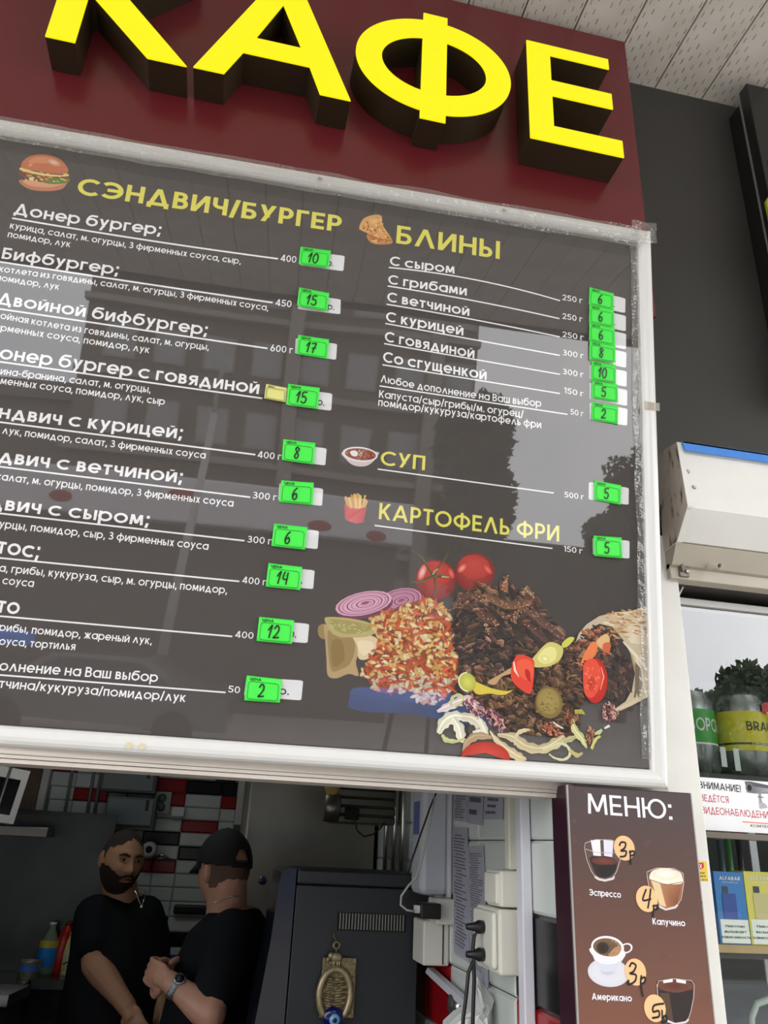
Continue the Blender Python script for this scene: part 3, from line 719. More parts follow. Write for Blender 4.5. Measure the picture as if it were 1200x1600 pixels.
wht('ветчина/кукуруза/помидор/ʌук', (-2, 1074.5), (289.5, 1097), 14, vis='тчина/кукуруза/помидор/ʌук')
item('С сыром', (608.7, 414.5), (710, 428), 14.5)
item('С грибами', (606, 443.5), (729, 462), 14.5)
item('С ветчиной', (604.5, 471), (733, 494), 15)
item('С курицей', (602.5, 502), (723.7, 524.5), 15.5)
item('С говядиной', (600.7, 533.5), (741, 560), 16)
item('Со сгущенкой', (598, 565.5), (760, 594), 16.5)
wht('Λюбое допоʌнение на Ваш выбор', (594.5, 597), (845.5, 636), 11.5, pm=(705, 617))
wht('Капуста/сыр/грибы/м. огурец/', (592, 621), (818, 653), 11.5)
wht('помидор/кукуруза/картофеʌь фри', (590.7, 634), (845.5, 669.5), 11.5)
for q in ('400', (438, 408), (462.5, 411)), ('450', (430, 477.5), (455, 480.5)), ('600 г', (422, 548.7), (457, 552.5)), ('400 г', (402, 715), (439, 719)), ('300 г', (394.5, 778.7), (432, 782.5)), ('300 г', (386, 847.5), (424, 851)), ('400 г', (378, 911), (415.5, 915)), ('400', (367, 996), (395.5, 998.5)), ('50', (356, 1081.5), (374.5, 1083.5)):
    wt(*q, cap=10.5)
for q in ('250 г', (878.6, 468.7), (910, 474.5)), ('250 г', (878.6, 498), (910, 503.5)), ('250 г', (878.6, 526.5), (911.7, 532)), ('300 г', (879, 555), (911.7, 560.5)), ('300 г', (879, 584.5), (911.7, 590)), ('150 г', (881, 614), (911.7, 620)), ('50 г', (891, 647.5), (911.7, 651)), ('500 г', (881.6, 777), (912.4, 781)), ('150 г', (880.4, 861.5), (910, 865.5)):
    wt(*q, cap=8.8)
for q in ([(19, 341), (270, 381.5), (434.5, 404.5)], [(-60, 400), (150, 432), (426, 473)], [(-60, 474), (418, 544.5)], [(-60, 557), (410, 622.5)], [(-60, 652), (399, 710.5)], [(-60, 722), (391, 777)],
          [(-60, 795.5), (382, 845)], [(-60, 866), (374, 908.5)], [(-60, 957.5), (363, 994.5)], [(-60, 1050), (352.5, 1082)]):
    line_on(B, q, 2.6, M_pW, bn)
for q in ([(607.5, 418), (741, 437), (875, 470)], [(605.5, 447), (740, 470), (874, 498)], [(604, 475.5), (740, 499.5), (874.7, 526.6)], [(602, 505.5), (874.7, 555.4)], [(600, 537), (875, 585)], [(597.5, 570), (875, 615)], [(593, 603), (886.6, 647.5)], [(590, 733), (865.4, 770.4)], [(585, 821), (863, 857)]):
    line_on(B, q, 2.0, M_pW, bn)

# --- price boxes (printed) and green price stickers (things of their own, on top of the film)
FILM = .005
def crop(ox, oy, s, *pts): return [(ox + x * s, oy + y * s) for x, y in pts]
Bc = lambda *p: crop(270, 250, .25, *p)
D = lambda *p: crop(270, 430, .25, *p)
Fq = lambda *p: crop(270, 590, .25, *p)
Hq = lambda *p: crop(270, 740, .25, *p)
J = lambda *p: crop(270, 930, .25, *p)
Lq = lambda *p: crop(780, 420, .216667, *p)
Mq = lambda *p: crop(760, 720, .2, *p)
DIG = {'0': [[(.5, 1), (.15, .8), (.05, .4), (.25, .05), (.6, 0), (.9, .3), (.9, .75), (.65, .98), (.45, .95)]],
       '1': [[(.25, .6), (.75, 1), (.62, .5), (.5, 0)]], '2': [[(.1, .75), (.4, 1), (.75, .9), (.8, .6), (.45, .25), (.1, .02), (.95, .08)]],
       '4': [[(.3, 1), (.15, .45), (.85, .4)], [(.85, .95), (.75, 0)]], '5': [[(.9, 1), (.25, .95), (.2, .55), (.6, .6), (.9, .35), (.7, .05), (.35, 0), (.05, .12)]],
       '6': [[(.75, 1), (.4, .8), (.1, .4), (.25, .05), (.6, 0), (.85, .25), (.65, .5), (.3, .4), (.15, .25)]],
       '7': [[(.1, .9), (.85, .95), (.5, .4), (.4, 0)], [(.2, .45), (.85, .5)]],
       '8': [[(.75, .85), (.45, 1), (.2, .8), (.45, .55), (.75, .3), (.6, .02), (.3, 0), (.12, .2), (.45, .5), (.8, .75), (.75, .9)]]}
def spline(pts, n=5):
    if len(pts) < 3: return pts
    o = []; P_ = [pts[0]] + list(pts) + [pts[-1]]
    for i in range(1, len(P_) - 2):
        p0, p1, p2, p3 = [Vector(P_[i + j]) for j in (-1, 0, 1, 2)]
        for k in range(n):
            t = k / n; o.append(tuple(.5 * ((2 * p1) + (p2 - p0) * t + (2 * p0 - 5 * p1 + 4 * p2 - p3) * t * t + (3 * p1 - p0 - 3 * p2 + p3) * t ** 3)))
    return o + [tuple(pts[-1])]
M_gr = mat('fluorescent_green_paper', (66, 236, 74), .55)
M_yp = mat('pale_yellow_paper', (222, 218, 130), .55)
M_ink = mat('marker_ink', (14, 26, 14), .4)
M_box = mat('white_price_field', (236, 236, 238), .45)
def bil(q, s, t):   # q: TL, TR, BR, BL in uv
    return q[0] * (1 - s) * t + q[1] * s * t + q[2] * s * (1 - t) + q[3] * (1 - s) * (1 - t)
def price(Gq, num, label, Wq=None, dot=None, col=None, lift=0):
    if Wq:
        q = [Vector(B.uv(*p)) for p in Wq]; pts = []
        for u, v in rrect(1, 1, .07, 3): pts.append(bil(q, u * 1.0, v))
        pydata('price_field', [B.w(p.x, p.y, .0005) for p in pts], [tuple(range(len(pts)))], M_box, bn)
        if dot:
            a = bil(q, dot[1], .22); b = bil(q, dot[2], .2)
            vs_, fs = text_geo(dot[0], .16); x0 = min(v[0] for v in vs_); sx = (b - a).x / (max(v[0] for v in vs_) - x0); sy = (q[0] - q[3]).length * .42 / CAPH
            zl = layers(vs_, fs); pydata('price_text', [B.w(a.x + (x - x0) * sx, a.y + (y - CAPB) * sy, .0009 + zl[k]) for k, (x, y) in enumerate(vs_)], fs, M_pK, bn)
    d0 = FILM + .0015 + lift; q = [Vector(B.uv(*p)) for p in Gq]
    c = bil(q, .5, .5); pc = B.w(c.x, c.y, d0)
    st_ = thing('price_sticker', label, 'price sticker', tuple(pc), 'price stickers on the menu banner')
    # curled paper sheet with a little thickness
    n = 6; V = []; Fc = []
    for dd in (0, -.0004):
        for j in range(n + 1):
            for i in range(n + 1):
                s, t = i / n, j / n; p = bil(q, s, t); curl = .0022 * (max(0, abs(s - .5) * 2 - .55) ** 1.5 + .8 * max(0, (.35 - t)) ** 1.2)
                V.append(B.w(p.x, p.y, d0 + dd + curl))
    m = (n + 1) ** 2
    for j in range(n):
        for i in range(n):
            a = j * (n + 1) + i; Fc.append((a, a + 1, a + n + 2, a + n + 1)); Fc.append((m + a, m + a + n + 1, m + a + n + 2, m + a + 1))
    bd = [i for i in range(n + 1)] + [(j + 1) * (n + 1) - 1 for j in range(1, n + 1)] + [n * (n + 1) + i for i in range(n - 1, -1, -1)] + [j * (n + 1) for j in range(n - 1, 0, -1)]
    for i in range(len(bd)): a, b_ = bd[i], bd[(i + 1) % len(bd)]; Fc.append((a, m + a, m + b_, b_))
    pydata('paper', V, Fc, col or M_gr, st_, True)
    # printed frame line + heading + number
    din = d0 + .0012
    lw = .0012; oo = []; ii = []
    for u, v in rrect(.86, .72, .1, 3): oo.append(bil(q, u + .07, v + .06))
    loop = oo + [oo[0]]
    V1, F1 = stroke_faces(B, [loop], lw * .7, din); pydata('printed_frame', V1, F1, mat('frame_ink', (24, 96, 36), .5) if not col else mat('frame_ink_y', (90, 84, 40), .5), st_)
    vs_, fs = text_geo('ЦЕНА', .17); x0 = min(v[0] for v in vs_); x1 = max(v[0] for v in vs_)
    V2 = []; zl = layers(vs_, fs)
    for k, (x, y) in enumerate(vs_):
        p = bil(q, .1 + (x - x0) / (x1 - x0) * .32, .83 + (y - CAPB) / CAPH * .11); V2.append(B.w(p.x, p.y, din + zl[k]))
    pydata('printed_heading', V2, fs, M_ink, st_)
    if num:
        ls = []; nd = len(num); w_ = .17 if nd == 2 else .17; x = (.5 - .1 * nd) if nd == 2 else .37
        if nd == 2: x = .26
        for ch in num:
            for s_ in DIG[ch]:
                ls.append([bil(q, x + px * w_ + .02 * (py - .5), .18 + py * .52) for px, py in spline(s_)])
            x += .21 if ch != '1' else .19
        V3, F3 = stroke_faces(B, ls, .0028, din + .0002); pydata('handwritten_price', V3, F3, M_ink, st_)
    return st_
G = 'green price sticker handwritten '
price(Bc((797, 552), (987, 578), (972, 685), (785, 662)), '10', G + '10 on the first burger row', Bc((800, 566), (1075, 600), (1066, 696), (790, 660)), ('р.', .62, .76))
price(D((788, 86), (976, 122), (965, 235), (775, 200)), '15', G + '15 on the second burger row', D((788, 118), (1050, 152), (1047, 245), (780, 212)), ('р.', .69, .85))
price(D((783, 382), (975, 410), (965, 533), (770, 500)), '17', G + '17 on the double burger row', D((768, 393), (1027, 430), (1020, 530), (763, 492)))
price(Fq((583, 48), (712, 72), (705, 162), (570, 138)), '', 'small faded yellow price sticker without a number beside a green one', None, None, M_yp)
price(Fq((720, 48), (917, 73), (905, 205), (708, 178)), '15', G + '15 beside the faded yellow sticker', Fq((715, 65), (997, 100), (990, 208), (705, 172)), ('р.', .68, .84), lift=.001)
price(Fq((690, 392), (890, 415), (880, 550), (680, 522)), '8', G + '8 below the pale yellow sticker', Fq((690, 410), (962, 443), (953, 550), (683, 515)))
price(Fq((677, 648), (880, 663), (873, 803), (662, 783)), '6', G + '6 level with the fries picture', Fq((666, 658), (940, 695), (933, 803), (658, 770)))
price(Hq((632, 317), (840, 340), (825, 480), (615, 457)), '6', G + '6 directly above the sticker reading 14', Hq((635, 328), (913, 358), (905, 473), (620, 440)), ('р.', .6, .73))
price(Hq((597, 563), (808, 588), (795, 732), (580, 710)), '14', G + '14, the only sticker with this number', Hq((600, 575), (887, 605), (877, 723), (585, 692)), ('р.', .6, .75))
price(J((540, 138), (758, 160), (743, 308), (523, 288)), '12', G + '12 next to the pickles of the food photo', J((545, 150), (853, 180), (842, 300), (524, 275)), ('р.', .62, .76))
price(J((462, 503), (682, 527), (668, 673), (446, 658)), '2', G + '2 on the lowest row of the banner', J((460, 512), (815, 533), (803, 658), (444, 630)), ('р.', .6, .77))
R_l = 'in the pancake list'
price(Lq((643, 143), (817, 188), (815, 305), (637, 265)), '6', G + '6, topmost ' + R_l, Lq((650, 150), (910, 215), (908, 320), (645, 265)), ('.', .66, .70))
price(Lq((640, 268), (817, 308), (818, 435), (640, 398)), '6', G + '6, second from the top ' + R_l, Lq((650, 280), (913, 340), (912, 452), (645, 395)), ('.', .66, .70), lift=.0008)
price(Lq((638, 400), (822, 440), (822, 567), (640, 528)), '6', G + '6, third from the top ' + R_l, Lq((650, 412), (915, 470), (913, 583), (645, 525)), ('.', .66, .70), lift=.0016)
price(Lq((640, 530), (825, 570), (825, 690), (640, 662)), '8', G + '8 ' + R_l + ' between 6 and 10', Lq((650, 545), (917, 603), (915, 715), (645, 660)), ('.', .66, .70), lift=.0024)
price(Lq((655, 672), (832, 702), (832, 835), (653, 805)), '10', G + '10 ' + R_l, Lq((652, 690), (920, 740), (918, 852), (650, 802)))
price(Lq((660, 812), (845, 845), (845, 972), (657, 940)), '5', G + '5 ' + R_l + ' above the 2', Lq((652, 820), (923, 875), (922, 990), (650, 940)), lift=.0008)
price(Lq((660, 968), (848, 1000), (845, 1130), (655, 1095)), '2', G + '2 at the bottom ' + R_l, Lq((652, 965), (925, 1010), (922, 1132), (652, 1090)))
price(Mq((833, 160), (1042, 198), (1038, 350), (832, 312)), '5', G + '5 on the soup row', Mq((800, 165), (1112, 212), (1110, 345), (797, 303)))
price(Mq((828, 590), (1045, 605), (1052, 767), (833, 748)), '5', G + '5 on the fries row above the wrap picture', Mq((828, 600), (1117, 625), (1117, 765), (830, 735)))

# ================================================================ PRINTED PICTURES ON THE BANNER
M_art = attr_mat('printed_artwork', .55, .2)
R = random.Random(11)
def jit(c, a): k = R.uniform(-a, a); return tuple(max(0, min(255, x + k + R.uniform(-a, a) * .3)) for x in c)
# burger
p = Print(B)
p.smooth([(32, 281), (34, 289), (50, 297), (75, 299), (96, 296), (104, 288), (104, 281), (70, 284)], (196, 128, 92)); p.smooth([(36, 283), (50, 291), (80, 293), (102, 286), (100, 281), (60, 281)], (222, 160, 120))
p.smooth([(33, 266), (34, 276), (60, 284), (90, 287), (107, 283), (105, 270), (70, 270)], (120, 60, 34))
p.smooth([(60, 278), (76, 279), (106, 279), (107, 285), (90, 288), (70, 286)], (96, 130, 44))
for i in range(60):
    x = R.uniform(34, 105); y = 268 + (x - 34) * .07 + R.uniform(-1, 13); p.ell(x, y, R.uniform(1.5, 4), R.uniform(.8, 1.8), R.uniform(0, 30), R.choice([(226, 196, 110), (190, 60, 34), (232, 214, 160), (150, 170, 70), (170, 80, 44)]))
p.smooth([(34, 262), (60, 270), (95, 274), (106, 272), (104, 276), (70, 275), (34, 267)], (232, 206, 132))
p.smooth([(34, 262), (38, 250), (52, 243), (72, 242), (92, 248), (104, 260), (106, 270), (90, 272), (60, 268)], (196, 112, 66))
p.smooth([(44, 254), (55, 246), (72, 245), (88, 250), (80, 255), (60, 255)], (214, 140, 96)); p.ell(84, 254, 12, 5, 20, (236, 204, 180), (204, 130, 88)); p.ell(48, 258, 5, 3, -30, (230, 170, 120), (198, 116, 70))
p.build('burger_picture', M_art, bn)
# pancake
p = Print(B)
p.smooth([(574, 366), (578, 378), (590, 382), (611, 381), (612, 374), (600, 360)], (206, 140, 76)); p.smooth([(561, 356), (568, 342), (584, 336), (596, 338), (598, 352), (610, 372), (596, 374), (578, 366), (566, 361)], (222, 166, 96))
for x, y in scatter([(563, 355), (585, 338), (597, 345), (611, 378), (585, 380), (572, 362)], 90): p.ell(x, y, R.uniform(.8, 2.4), R.uniform(.6, 1.6), R.uniform(0, 90), jit(R.choice([(196, 112, 50), (238, 196, 130), (176, 92, 40)]), 12))
p.strip([(575, 367), (590, 374), (611, 376)], 1.2, (140, 70, 30)); p.ell(585, 346, 8, 5, -20, (240, 200, 130), (224, 170, 100))
p.build('pancake_picture', M_art, bn)
# soup
p = Print(B)
p.smooth([(536, 706), (541, 718), (552, 727), (568, 729), (580, 724), (589, 713), (588, 706)], (214, 200, 198)); p.ell(562.5, 710, 27.8, 11.6, 6, (238, 230, 226)); p.ell(563, 710, 24.5, 9.2, 6, (150, 62, 40), (130, 48, 34))
for i in range(50): a = R.uniform(0, 6.28); q = R.random() ** .5; p.ell(563 + 22 * q * math.cos(a), 710 + 8 * q * math.sin(a) + .1 * 22 * q * math.cos(a), R.uniform(1, 2.6), R.uniform(.6, 1.3), R.uniform(0, 90), jit(R.choice([(176, 90, 50), (110, 40, 26), (190, 120, 60), (150, 60, 50)]), 14))
p.smooth([(547, 706), (553, 704), (559, 707), (557, 713), (550, 712)], (240, 232, 230)); p.strip([(560, 704), (566, 710), (562, 714)], 1.2, (210, 200, 160)); p.strip([(568, 704), (560, 712)], 1, (200, 200, 170))
p.build('soup_picture', M_art, bn)
# fries
p = Print(B)
for i in range(44):
    x = R.uniform(539, 573); x2 = 557 + (x - 557) * .75; p.strip([(x2, 795), (x + R.uniform(-2, 2), 771 + abs(x - 557) * .28 + R.uniform(-1, 8))], R.uniform(2.2, 3.2), jit(R.choice([(236, 200, 120), (222, 176, 92), (246, 220, 150), (200, 150, 74)]), 8), (206, 160, 84))
p.poly([(538, 787), (547, 794), (560, 795), (573, 792), (568, 816), (556, 818), (546, 815), (539, 811)], (206, 66, 66), [(196, 60, 62), (214, 80, 78), (214, 78, 76), (186, 60, 60), (190, 56, 56), (206, 70, 70), (220, 86, 84), (196, 60, 60)])
p.build('fries_picture', M_art, bn)

# ---- the big food photograph
def shred(p, x, y, ln, wd, ang, c):
    """an irregular torn scrap: dark lower edge, body, lit ridge"""
    r_ = math.radians(ang); ca, sa = math.cos(r_), math.sin(r_); up_ = []; dn = []; n_ = 5
    for i in range(n_ + 1):
        t = -1 + 2 * i / n_; b = (1 - abs(t) ** 2.5) * wd; o_ = R.uniform(-.35, .35) * wd
        for lst, sg in ((up_, -1), (dn, 1)):
            v = o_ + sg * b * R.uniform(.55, 1.25); lst.append((x + t * ln * ca - v * sa, y + t * ln * sa + v * ca))
    p.poly(up_ + dn[::-1], None, [c] * len(up_) + [tuple(v * .72 for v in c)] * len(dn))
    if ln > 5: p.strip([(a, b + .5) for a, b in up_[1:-1]], R.uniform(.6, 1.3), tuple(min(255, v * 1.28) for v in c))
p = Print(B)
# back onion + onion
def onion(cx, cy, rx, ry, rot, dark):
    p.ell(cx + 2, cy + 5, rx, ry, rot, (120, 56, 84)); p.ell(cx, cy, rx, ry, rot, (196, 138, 164) if dark else (222, 172, 194))
    for i, f in enumerate((.90, .78, .64, .5, .34, .2)):
        p.ring(cx + i * .8, cy, rx * f, ry * f, rot, 1.5 if i % 2 else 2.2, (132, 66, 100) if i % 2 == 0 else (168, 100, 132), 26)
    p.ell(cx + 3, cy - 1, rx * .14, ry * .14, rot, (150, 70, 110))
onion(624, 939, 36, 19, -14, True); onion(568, 943, 45, 18, -12, False)
# tomatoes
def tomato(cx, cy, rx, ry, rot):
    p.ell(cx, cy, rx, ry, rot, (190, 60, 50), (128, 36, 34), 30, (-4, -8)); p.ell(cx - 1, cy - ry * .3, rx * .8, ry * .6, rot, (198, 68, 58), (182, 54, 46), 24, (0, -5))
tomato(742, 895, 31, 31, 10); p.ell(722, 888, 9, 5, -45, (240, 170, 150), (206, 60, 46)); p.ell(762, 890, 9, 4, 50, (230, 120, 100), (206, 60, 46))
tomato(681, 906, 32, 32, 0); p.ell(660, 894, 6, 14, 22, (246, 206, 196), (204, 58, 44), 18); p.ell(705, 896, 4, 9, -20, (230, 120, 104), (200, 54, 42))
for ln, wd in (([(645, 861), (658, 871), (664, 880), (672, 892), (678, 902)], [1, 4, 3.6, 3, 5]), ([(702, 858), (697, 870), (690, 880), (682, 890), (679, 900)], [1, 3, 3.4, 2.6, 5]), ([(678, 900), (664, 906), (652, 910), (641, 908)], [5, 4, 3.5, 1]), ([(680, 902), (680, 915), (682, 922), (677, 935)], [5, 3, 4, 1]), ([(682, 900), (692, 900), (703, 902)], [4, 6, 1]), ([(676, 898), (684, 888)], [2.6, 2])):
    p.strip(ln, wd, (64, 62, 34), (104, 104, 62))
p.strip([(676, 898), (680, 892), (684, 889)], 2, (190, 176, 140)); p.strip([(690, 901), (702, 902)], [3, 1], (196, 176, 130))
# pickles
p.smooth([(497, 980), (504, 975), (510, 978), (510, 992), (506, 999), (498, 993)], (158, 132, 80))
p.smooth([(507, 975), (530, 992), (560, 994), (560, 1020), (556, 1035), (560, 1056), (545, 1053), (525, 1060), (512, 1055), (510, 1030), (508, 1000)], (186, 160, 112))
p.smooth([(513, 985), (530, 996), (552, 997), (554, 1018), (546, 1038), (532, 1046), (518, 1048), (513, 1020)], (158, 132, 82)); p.smooth([(520, 1000), (534, 1002), (538, 1030), (522, 1042), (517, 1020)], (142, 116, 66))
p.smooth([(552, 995), (572, 992), (588, 997), (591, 1007), (582, 1024), (570, 1031), (560, 1028), (558, 1010)], (224, 204, 164)); p.smooth([(560, 1002), (580, 1002), (584, 1012), (570, 1024), (562, 1018)], (236, 220, 186))
p.smooth([(507, 968), (516, 964), (545, 966), (574, 972), (588, 981), (582, 992), (562, 996), (535, 995), (518, 989)], (188, 174, 112)); p.smooth([(514, 969), (545, 970), (572, 976), (580, 983), (560, 990), (530, 988)], (164, 154, 88))
for i in range(40): x = R.uniform(516, 578); p.ell(x, 975 + (x - 516) * .12 + R.uniform(-4, 9), R.uniform(1, 3), .7, 10, jit((196, 190, 130), 12))
# rice
rice = [(578, 968), (596, 958), (622, 950), (648, 940), (668, 936), (690, 944), (702, 956), (706, 975), (712, 1000), (716, 1030), (716, 1060), (706, 1078), (690, 1090), (676, 1100), (652, 1096), (640, 1080), (615, 1084), (590, 1080), (574, 1062), (562, 1056), (570, 1040), (588, 1022), (590, 1000)]
p.smooth(rice, (140, 72, 40))
for i, (x, y) in enumerate(sorted(scatter(rice, 780), key=lambda q: R.random())):
    lo = max(0, min(1, (y - 1040) / 50)); t = R.random()
    if t < .26: c = jit((214, 92, 44), 22); ln = R.uniform(7, 14); wd = R.uniform(1.8, 2.8)
    elif t < .40: c = jit((150, 70, 44), 16); ln = R.uniform(4, 8); wd = 2
    else: c = jit(R.choice([(238, 196, 118), (246, 216, 150), (228, 172, 84), (250, 226, 170)]), 12); ln = R.uniform(4.6, 7.6); wd = R.uniform(2.2, 3.3)
    if lo > .3 and t > .5: c = jit((226, 206, 176), 14)
    p.ell(x, y, ln, wd, R.gauss(20, 50), c, tuple(v * .82 for v in c), 9)
# shredded meat mound
meat = [(704, 950), (716, 930), (726, 922), (742, 922), (752, 910), (766, 914), (784, 918), (788, 905), (791, 898), (796, 912), (803, 923), (814, 926), (822, 913), (832, 930), (842, 945), (856, 962), (872, 980), (888, 1002), (880, 1018), (862, 1032), (850, 1040), (812, 1050), (798, 1045), (782, 1056), (742, 1058), (718, 1052), (714, 1010), (708, 975)]
p.poly(meat, (62, 50, 46))
dark = [(54, 43, 40), (64, 50, 45), (48, 40, 37)]; mid = [(98, 68, 54), (116, 80, 62), (86, 62, 54)]; hi = [(150, 106, 82), (172, 128, 102), (134, 88, 64)]
for i, (x, y) in enumerate(scatter(meat, 820)):
    top = y < 955 + max(0, x - 820) * .9; t = R.random()
    c = jit(R.choice(hi if (t < .30 and top) or t < .07 else mid if t < (.75 if top else .38) else dark), 14)
    ang = 12 + 35 * math.sin(x * .05) + (40 if x > 820 else 0) + R.gauss(0, 28)
    shred(p, x, y, R.uniform(3, 13), R.uniform(1.6, 5.2), ang, c)
for ln, wd, c in (([(706, 952), (716, 938), (730, 928), (745, 931), (750, 938)], [4, 10, 9, 8, 3], (116, 80, 66)), ([(755, 928), (772, 938), (790, 946), (812, 946), (822, 938)], [6, 12, 13, 12, 8], (140, 96, 68)),
                  ([(786, 924), (789, 912), (791, 900)], [12, 8, 1], (186, 118, 72)), ([(816, 930), (821, 918), (834, 935)], [6, 8, 3], (196, 154, 122)), ([(745, 955), (758, 965), (772, 972), (778, 978)], [10, 14, 12, 6], (112, 72, 56)),
                  ([(758, 975), (762, 990)], [5, 2], (176, 124, 80)), ([(785, 965), (798, 962), (800, 970)], [8, 10, 8], (122, 70, 54)), ([(803, 975), (808, 955), (822, 950)], [3, 4, 5], (150, 96, 70)), ([(828, 955), (850, 975), (885, 1002)], [14, 12, 4], (120, 82, 72)), ([(822, 975), (845, 995), (868, 1012)], [9, 10, 5], (104, 72, 66))):
    p.strip(ln, wd, c, tuple(v * .72 for v in c))
    for i in range(30):
        k = R.randrange(len(ln) - 1); f = R.random(); x = ln[k][0] + (ln[k + 1][0] - ln[k][0]) * f + R.uniform(-4, 4); y = ln[k][1] + (ln[k + 1][1] - ln[k][1]) * f + R.uniform(-4, 4); p.ell(x, y, R.uniform(.8, 2), .7, R.uniform(0, 90), jit(R.choice([(210, 166, 136), (70, 44, 36)]), 14), None, 6)
# tortilla wrap
wrap = [(1013, 947), (985, 955), (960, 957), (935, 963), (915, 976), (903, 990), (898, 1004), (908, 1002), (918, 985), (935, 975), (955, 980), (972, 1000), (984, 1022), (991, 1050), (986, 1078), (976, 1096), (953, 1112), (955, 1116), (985, 1103), (1000, 1095), (1013, 1088)]
p.poly([(898, 1004), (910, 985), (935, 973), (958, 982), (978, 1008), (990, 1040), (986, 1078), (970, 1098), (945, 1090), (915, 1080), (885, 1060), (878, 1020)], (60, 50, 48))
p.poly(wrap, (206, 190, 160))
p.poly([(935, 963), (985, 955), (1013, 947), (1013, 1010), (985, 1005), (960, 975)], (222, 204, 172), [(206, 184, 146), (228, 208, 176), (224, 198, 160), (214, 196, 164), (232, 220, 194), (196, 178, 146)])
for i in range(80):
    x = R.uniform(945, 1010); y = R.uniform(955, 1000) - (x - 945) * .08; c = jit(R.choice([(186, 138, 84), (170, 116, 64), (236, 224, 198), (200, 160, 110)]), 12)
    p.ell(x, y, R.uniform(2, 7), R.uniform(.7, 1.8), 12 + R.uniform(-14, 14), c, None, 8)
for x0, y0, x1, y1, c in ((985, 1025, 1000, 1095, (166, 146, 116)), (990, 1020, 1008, 1090, (232, 222, 198)), (972, 1003, 1012, 1050, (234, 224, 204)), (995, 1040, 990, 1090, (120, 104, 84)), (955, 1112, 1012, 1085, (220, 202, 168))):
    p.strip([(x0, y0), ((x0 + x1) / 2 + 2, (y0 + y1) / 2), (x1, y1)], [2, 5, 3], c)
p.poly([(991, 1035), (1000, 1045), (1002, 1070), (996, 1090), (990, 1075)], (128, 112, 92))
# filling
fill = [(880, 1015), (900, 996), (925, 978), (950, 985), (962, 1005), (950, 1030), (925, 1050), (900, 1045), (884, 1035)]
for x, y in scatter(fill, 220): c = jit(R.choice([(144, 88, 64), (110, 70, 54), (76, 56, 50), (180, 124, 92), (66, 50, 46)]), 12); shred(p, x, y, R.uniform(3, 8), R.uniform(1.4, 3.6), R.gauss(40, 50), c)
p.smooth([(915, 1015), (924, 1003), (932, 1008), (928, 1025), (912, 1040), (906, 1036)], (222, 124, 72)); p.smooth([(930, 1003), (944, 991), (951, 998), (948, 1012), (938, 1014)], (212, 172, 122)); p.smooth([(877, 1005), (888, 996), (896, 998), (886, 1010), (878, 1012)], (198, 196, 84))
p.smooth([(940, 1008), (952, 1005), (950, 1022), (944, 1030)], (196, 98, 62))
# a few loose dark folds in the wrap mouth
for x, y in scatter([(905, 1040), (960, 1010), (985, 1040), (984, 1075), (960, 1095), (945, 1085)], 120): c = jit(R.choice([(74, 60, 56), (96, 72, 62), (52, 46, 46), (110, 84, 72)]), 10); p.ell(x, y, R.uniform(3, 9), R.uniform(1, 3), R.gauss(60, 40), c, tuple(v * .85 for v in c), 8)
# lower meat
low = [(735, 1062), (765, 1058), (795, 1060), (812, 1078), (830, 1082), (834, 1050), (848, 1042), (876, 1030), (900, 1048), (908, 1075), (905, 1110), (902, 1140), (880, 1152), (845, 1150), (815, 1146), (790, 1140), (770, 1128), (742, 1100), (720, 1078)]
p.smooth(low, (74, 60, 50))
for x, y in scatter(low, 560): c = jit(R.choice([(98, 72, 54), (116, 86, 64), (66, 54, 46), (58, 48, 42), (138, 104, 78), (84, 66, 52)]), 10); shred(p, x, y, R.uniform(3, 10), R.uniform(1.6, 5), R.gauss(30, 50), c)
# yellow-green scraps
p.smooth([(733, 1062), (748, 1068), (768, 1076), (790, 1080), (800, 1078), (786, 1086), (764, 1084), (742, 1084)], (206, 186, 74)); p.smooth([(760, 1066), (780, 1054), (797, 1044), (798, 1052), (782, 1058), (772, 1070)], (186, 150, 112))
p.ell(729, 1066, 13, 15, -30, (204, 206, 96), (170, 170, 76)); p.ring(729, 1066, 14, 16, -30, 2, (228, 226, 186), 24, 120, 300)
p.smooth([(829, 1032), (838, 1020), (845, 1012), (856, 1004), (868, 1006), (878, 1014), (874, 1030), (860, 1040), (845, 1043), (832, 1042)], (198, 190, 112)); p.smooth([(838, 1028), (852, 1012), (866, 1014), (866, 1030), (850, 1038)], (222, 214, 140)); p.ell(850, 1030, 7, 5, 30, (238, 232, 180), (206, 198, 110))
# tomato wedge + tomato slice
p.smooth([(797, 1046), (801, 1032), (808, 1024), (820, 1025), (832, 1032), (833, 1045), (831, 1070), (827, 1084), (816, 1080), (803, 1070), (797, 1060)], (214, 70, 52)); p.smooth([(806, 1036), (816, 1030), (830, 1036), (830, 1060), (818, 1062), (808, 1052)], (226, 92, 66)); p.strip([(801, 1034), (803, 1048), (809, 1058)], [2, 4, 1], (242, 196, 170)); p.smooth([(819, 1046), (826, 1050), (827, 1066), (820, 1058)], (184, 40, 34))
p.ell(928, 1064, 19, 35, 0, (206, 60, 44), (176, 42, 34), 30, (-6, -6)); p.smooth([(909, 1060), (911, 1036), (926, 1030), (936, 1045), (936, 1070), (924, 1090), (912, 1085)], (218, 78, 58)); p.ell(922, 1068, 7, 12, 0, (168, 52, 40), (206, 68, 50)); p.strip([(937, 1042), (941, 1058), (936, 1078)], [1, 2.4, 1], (240, 150, 130))
for i in range(26): p.ell(R.uniform(913, 934), R.uniform(1040, 1082), R.uniform(1, 3), .9, R.uniform(0, 90), jit((232, 120, 84), 16), None, 7)
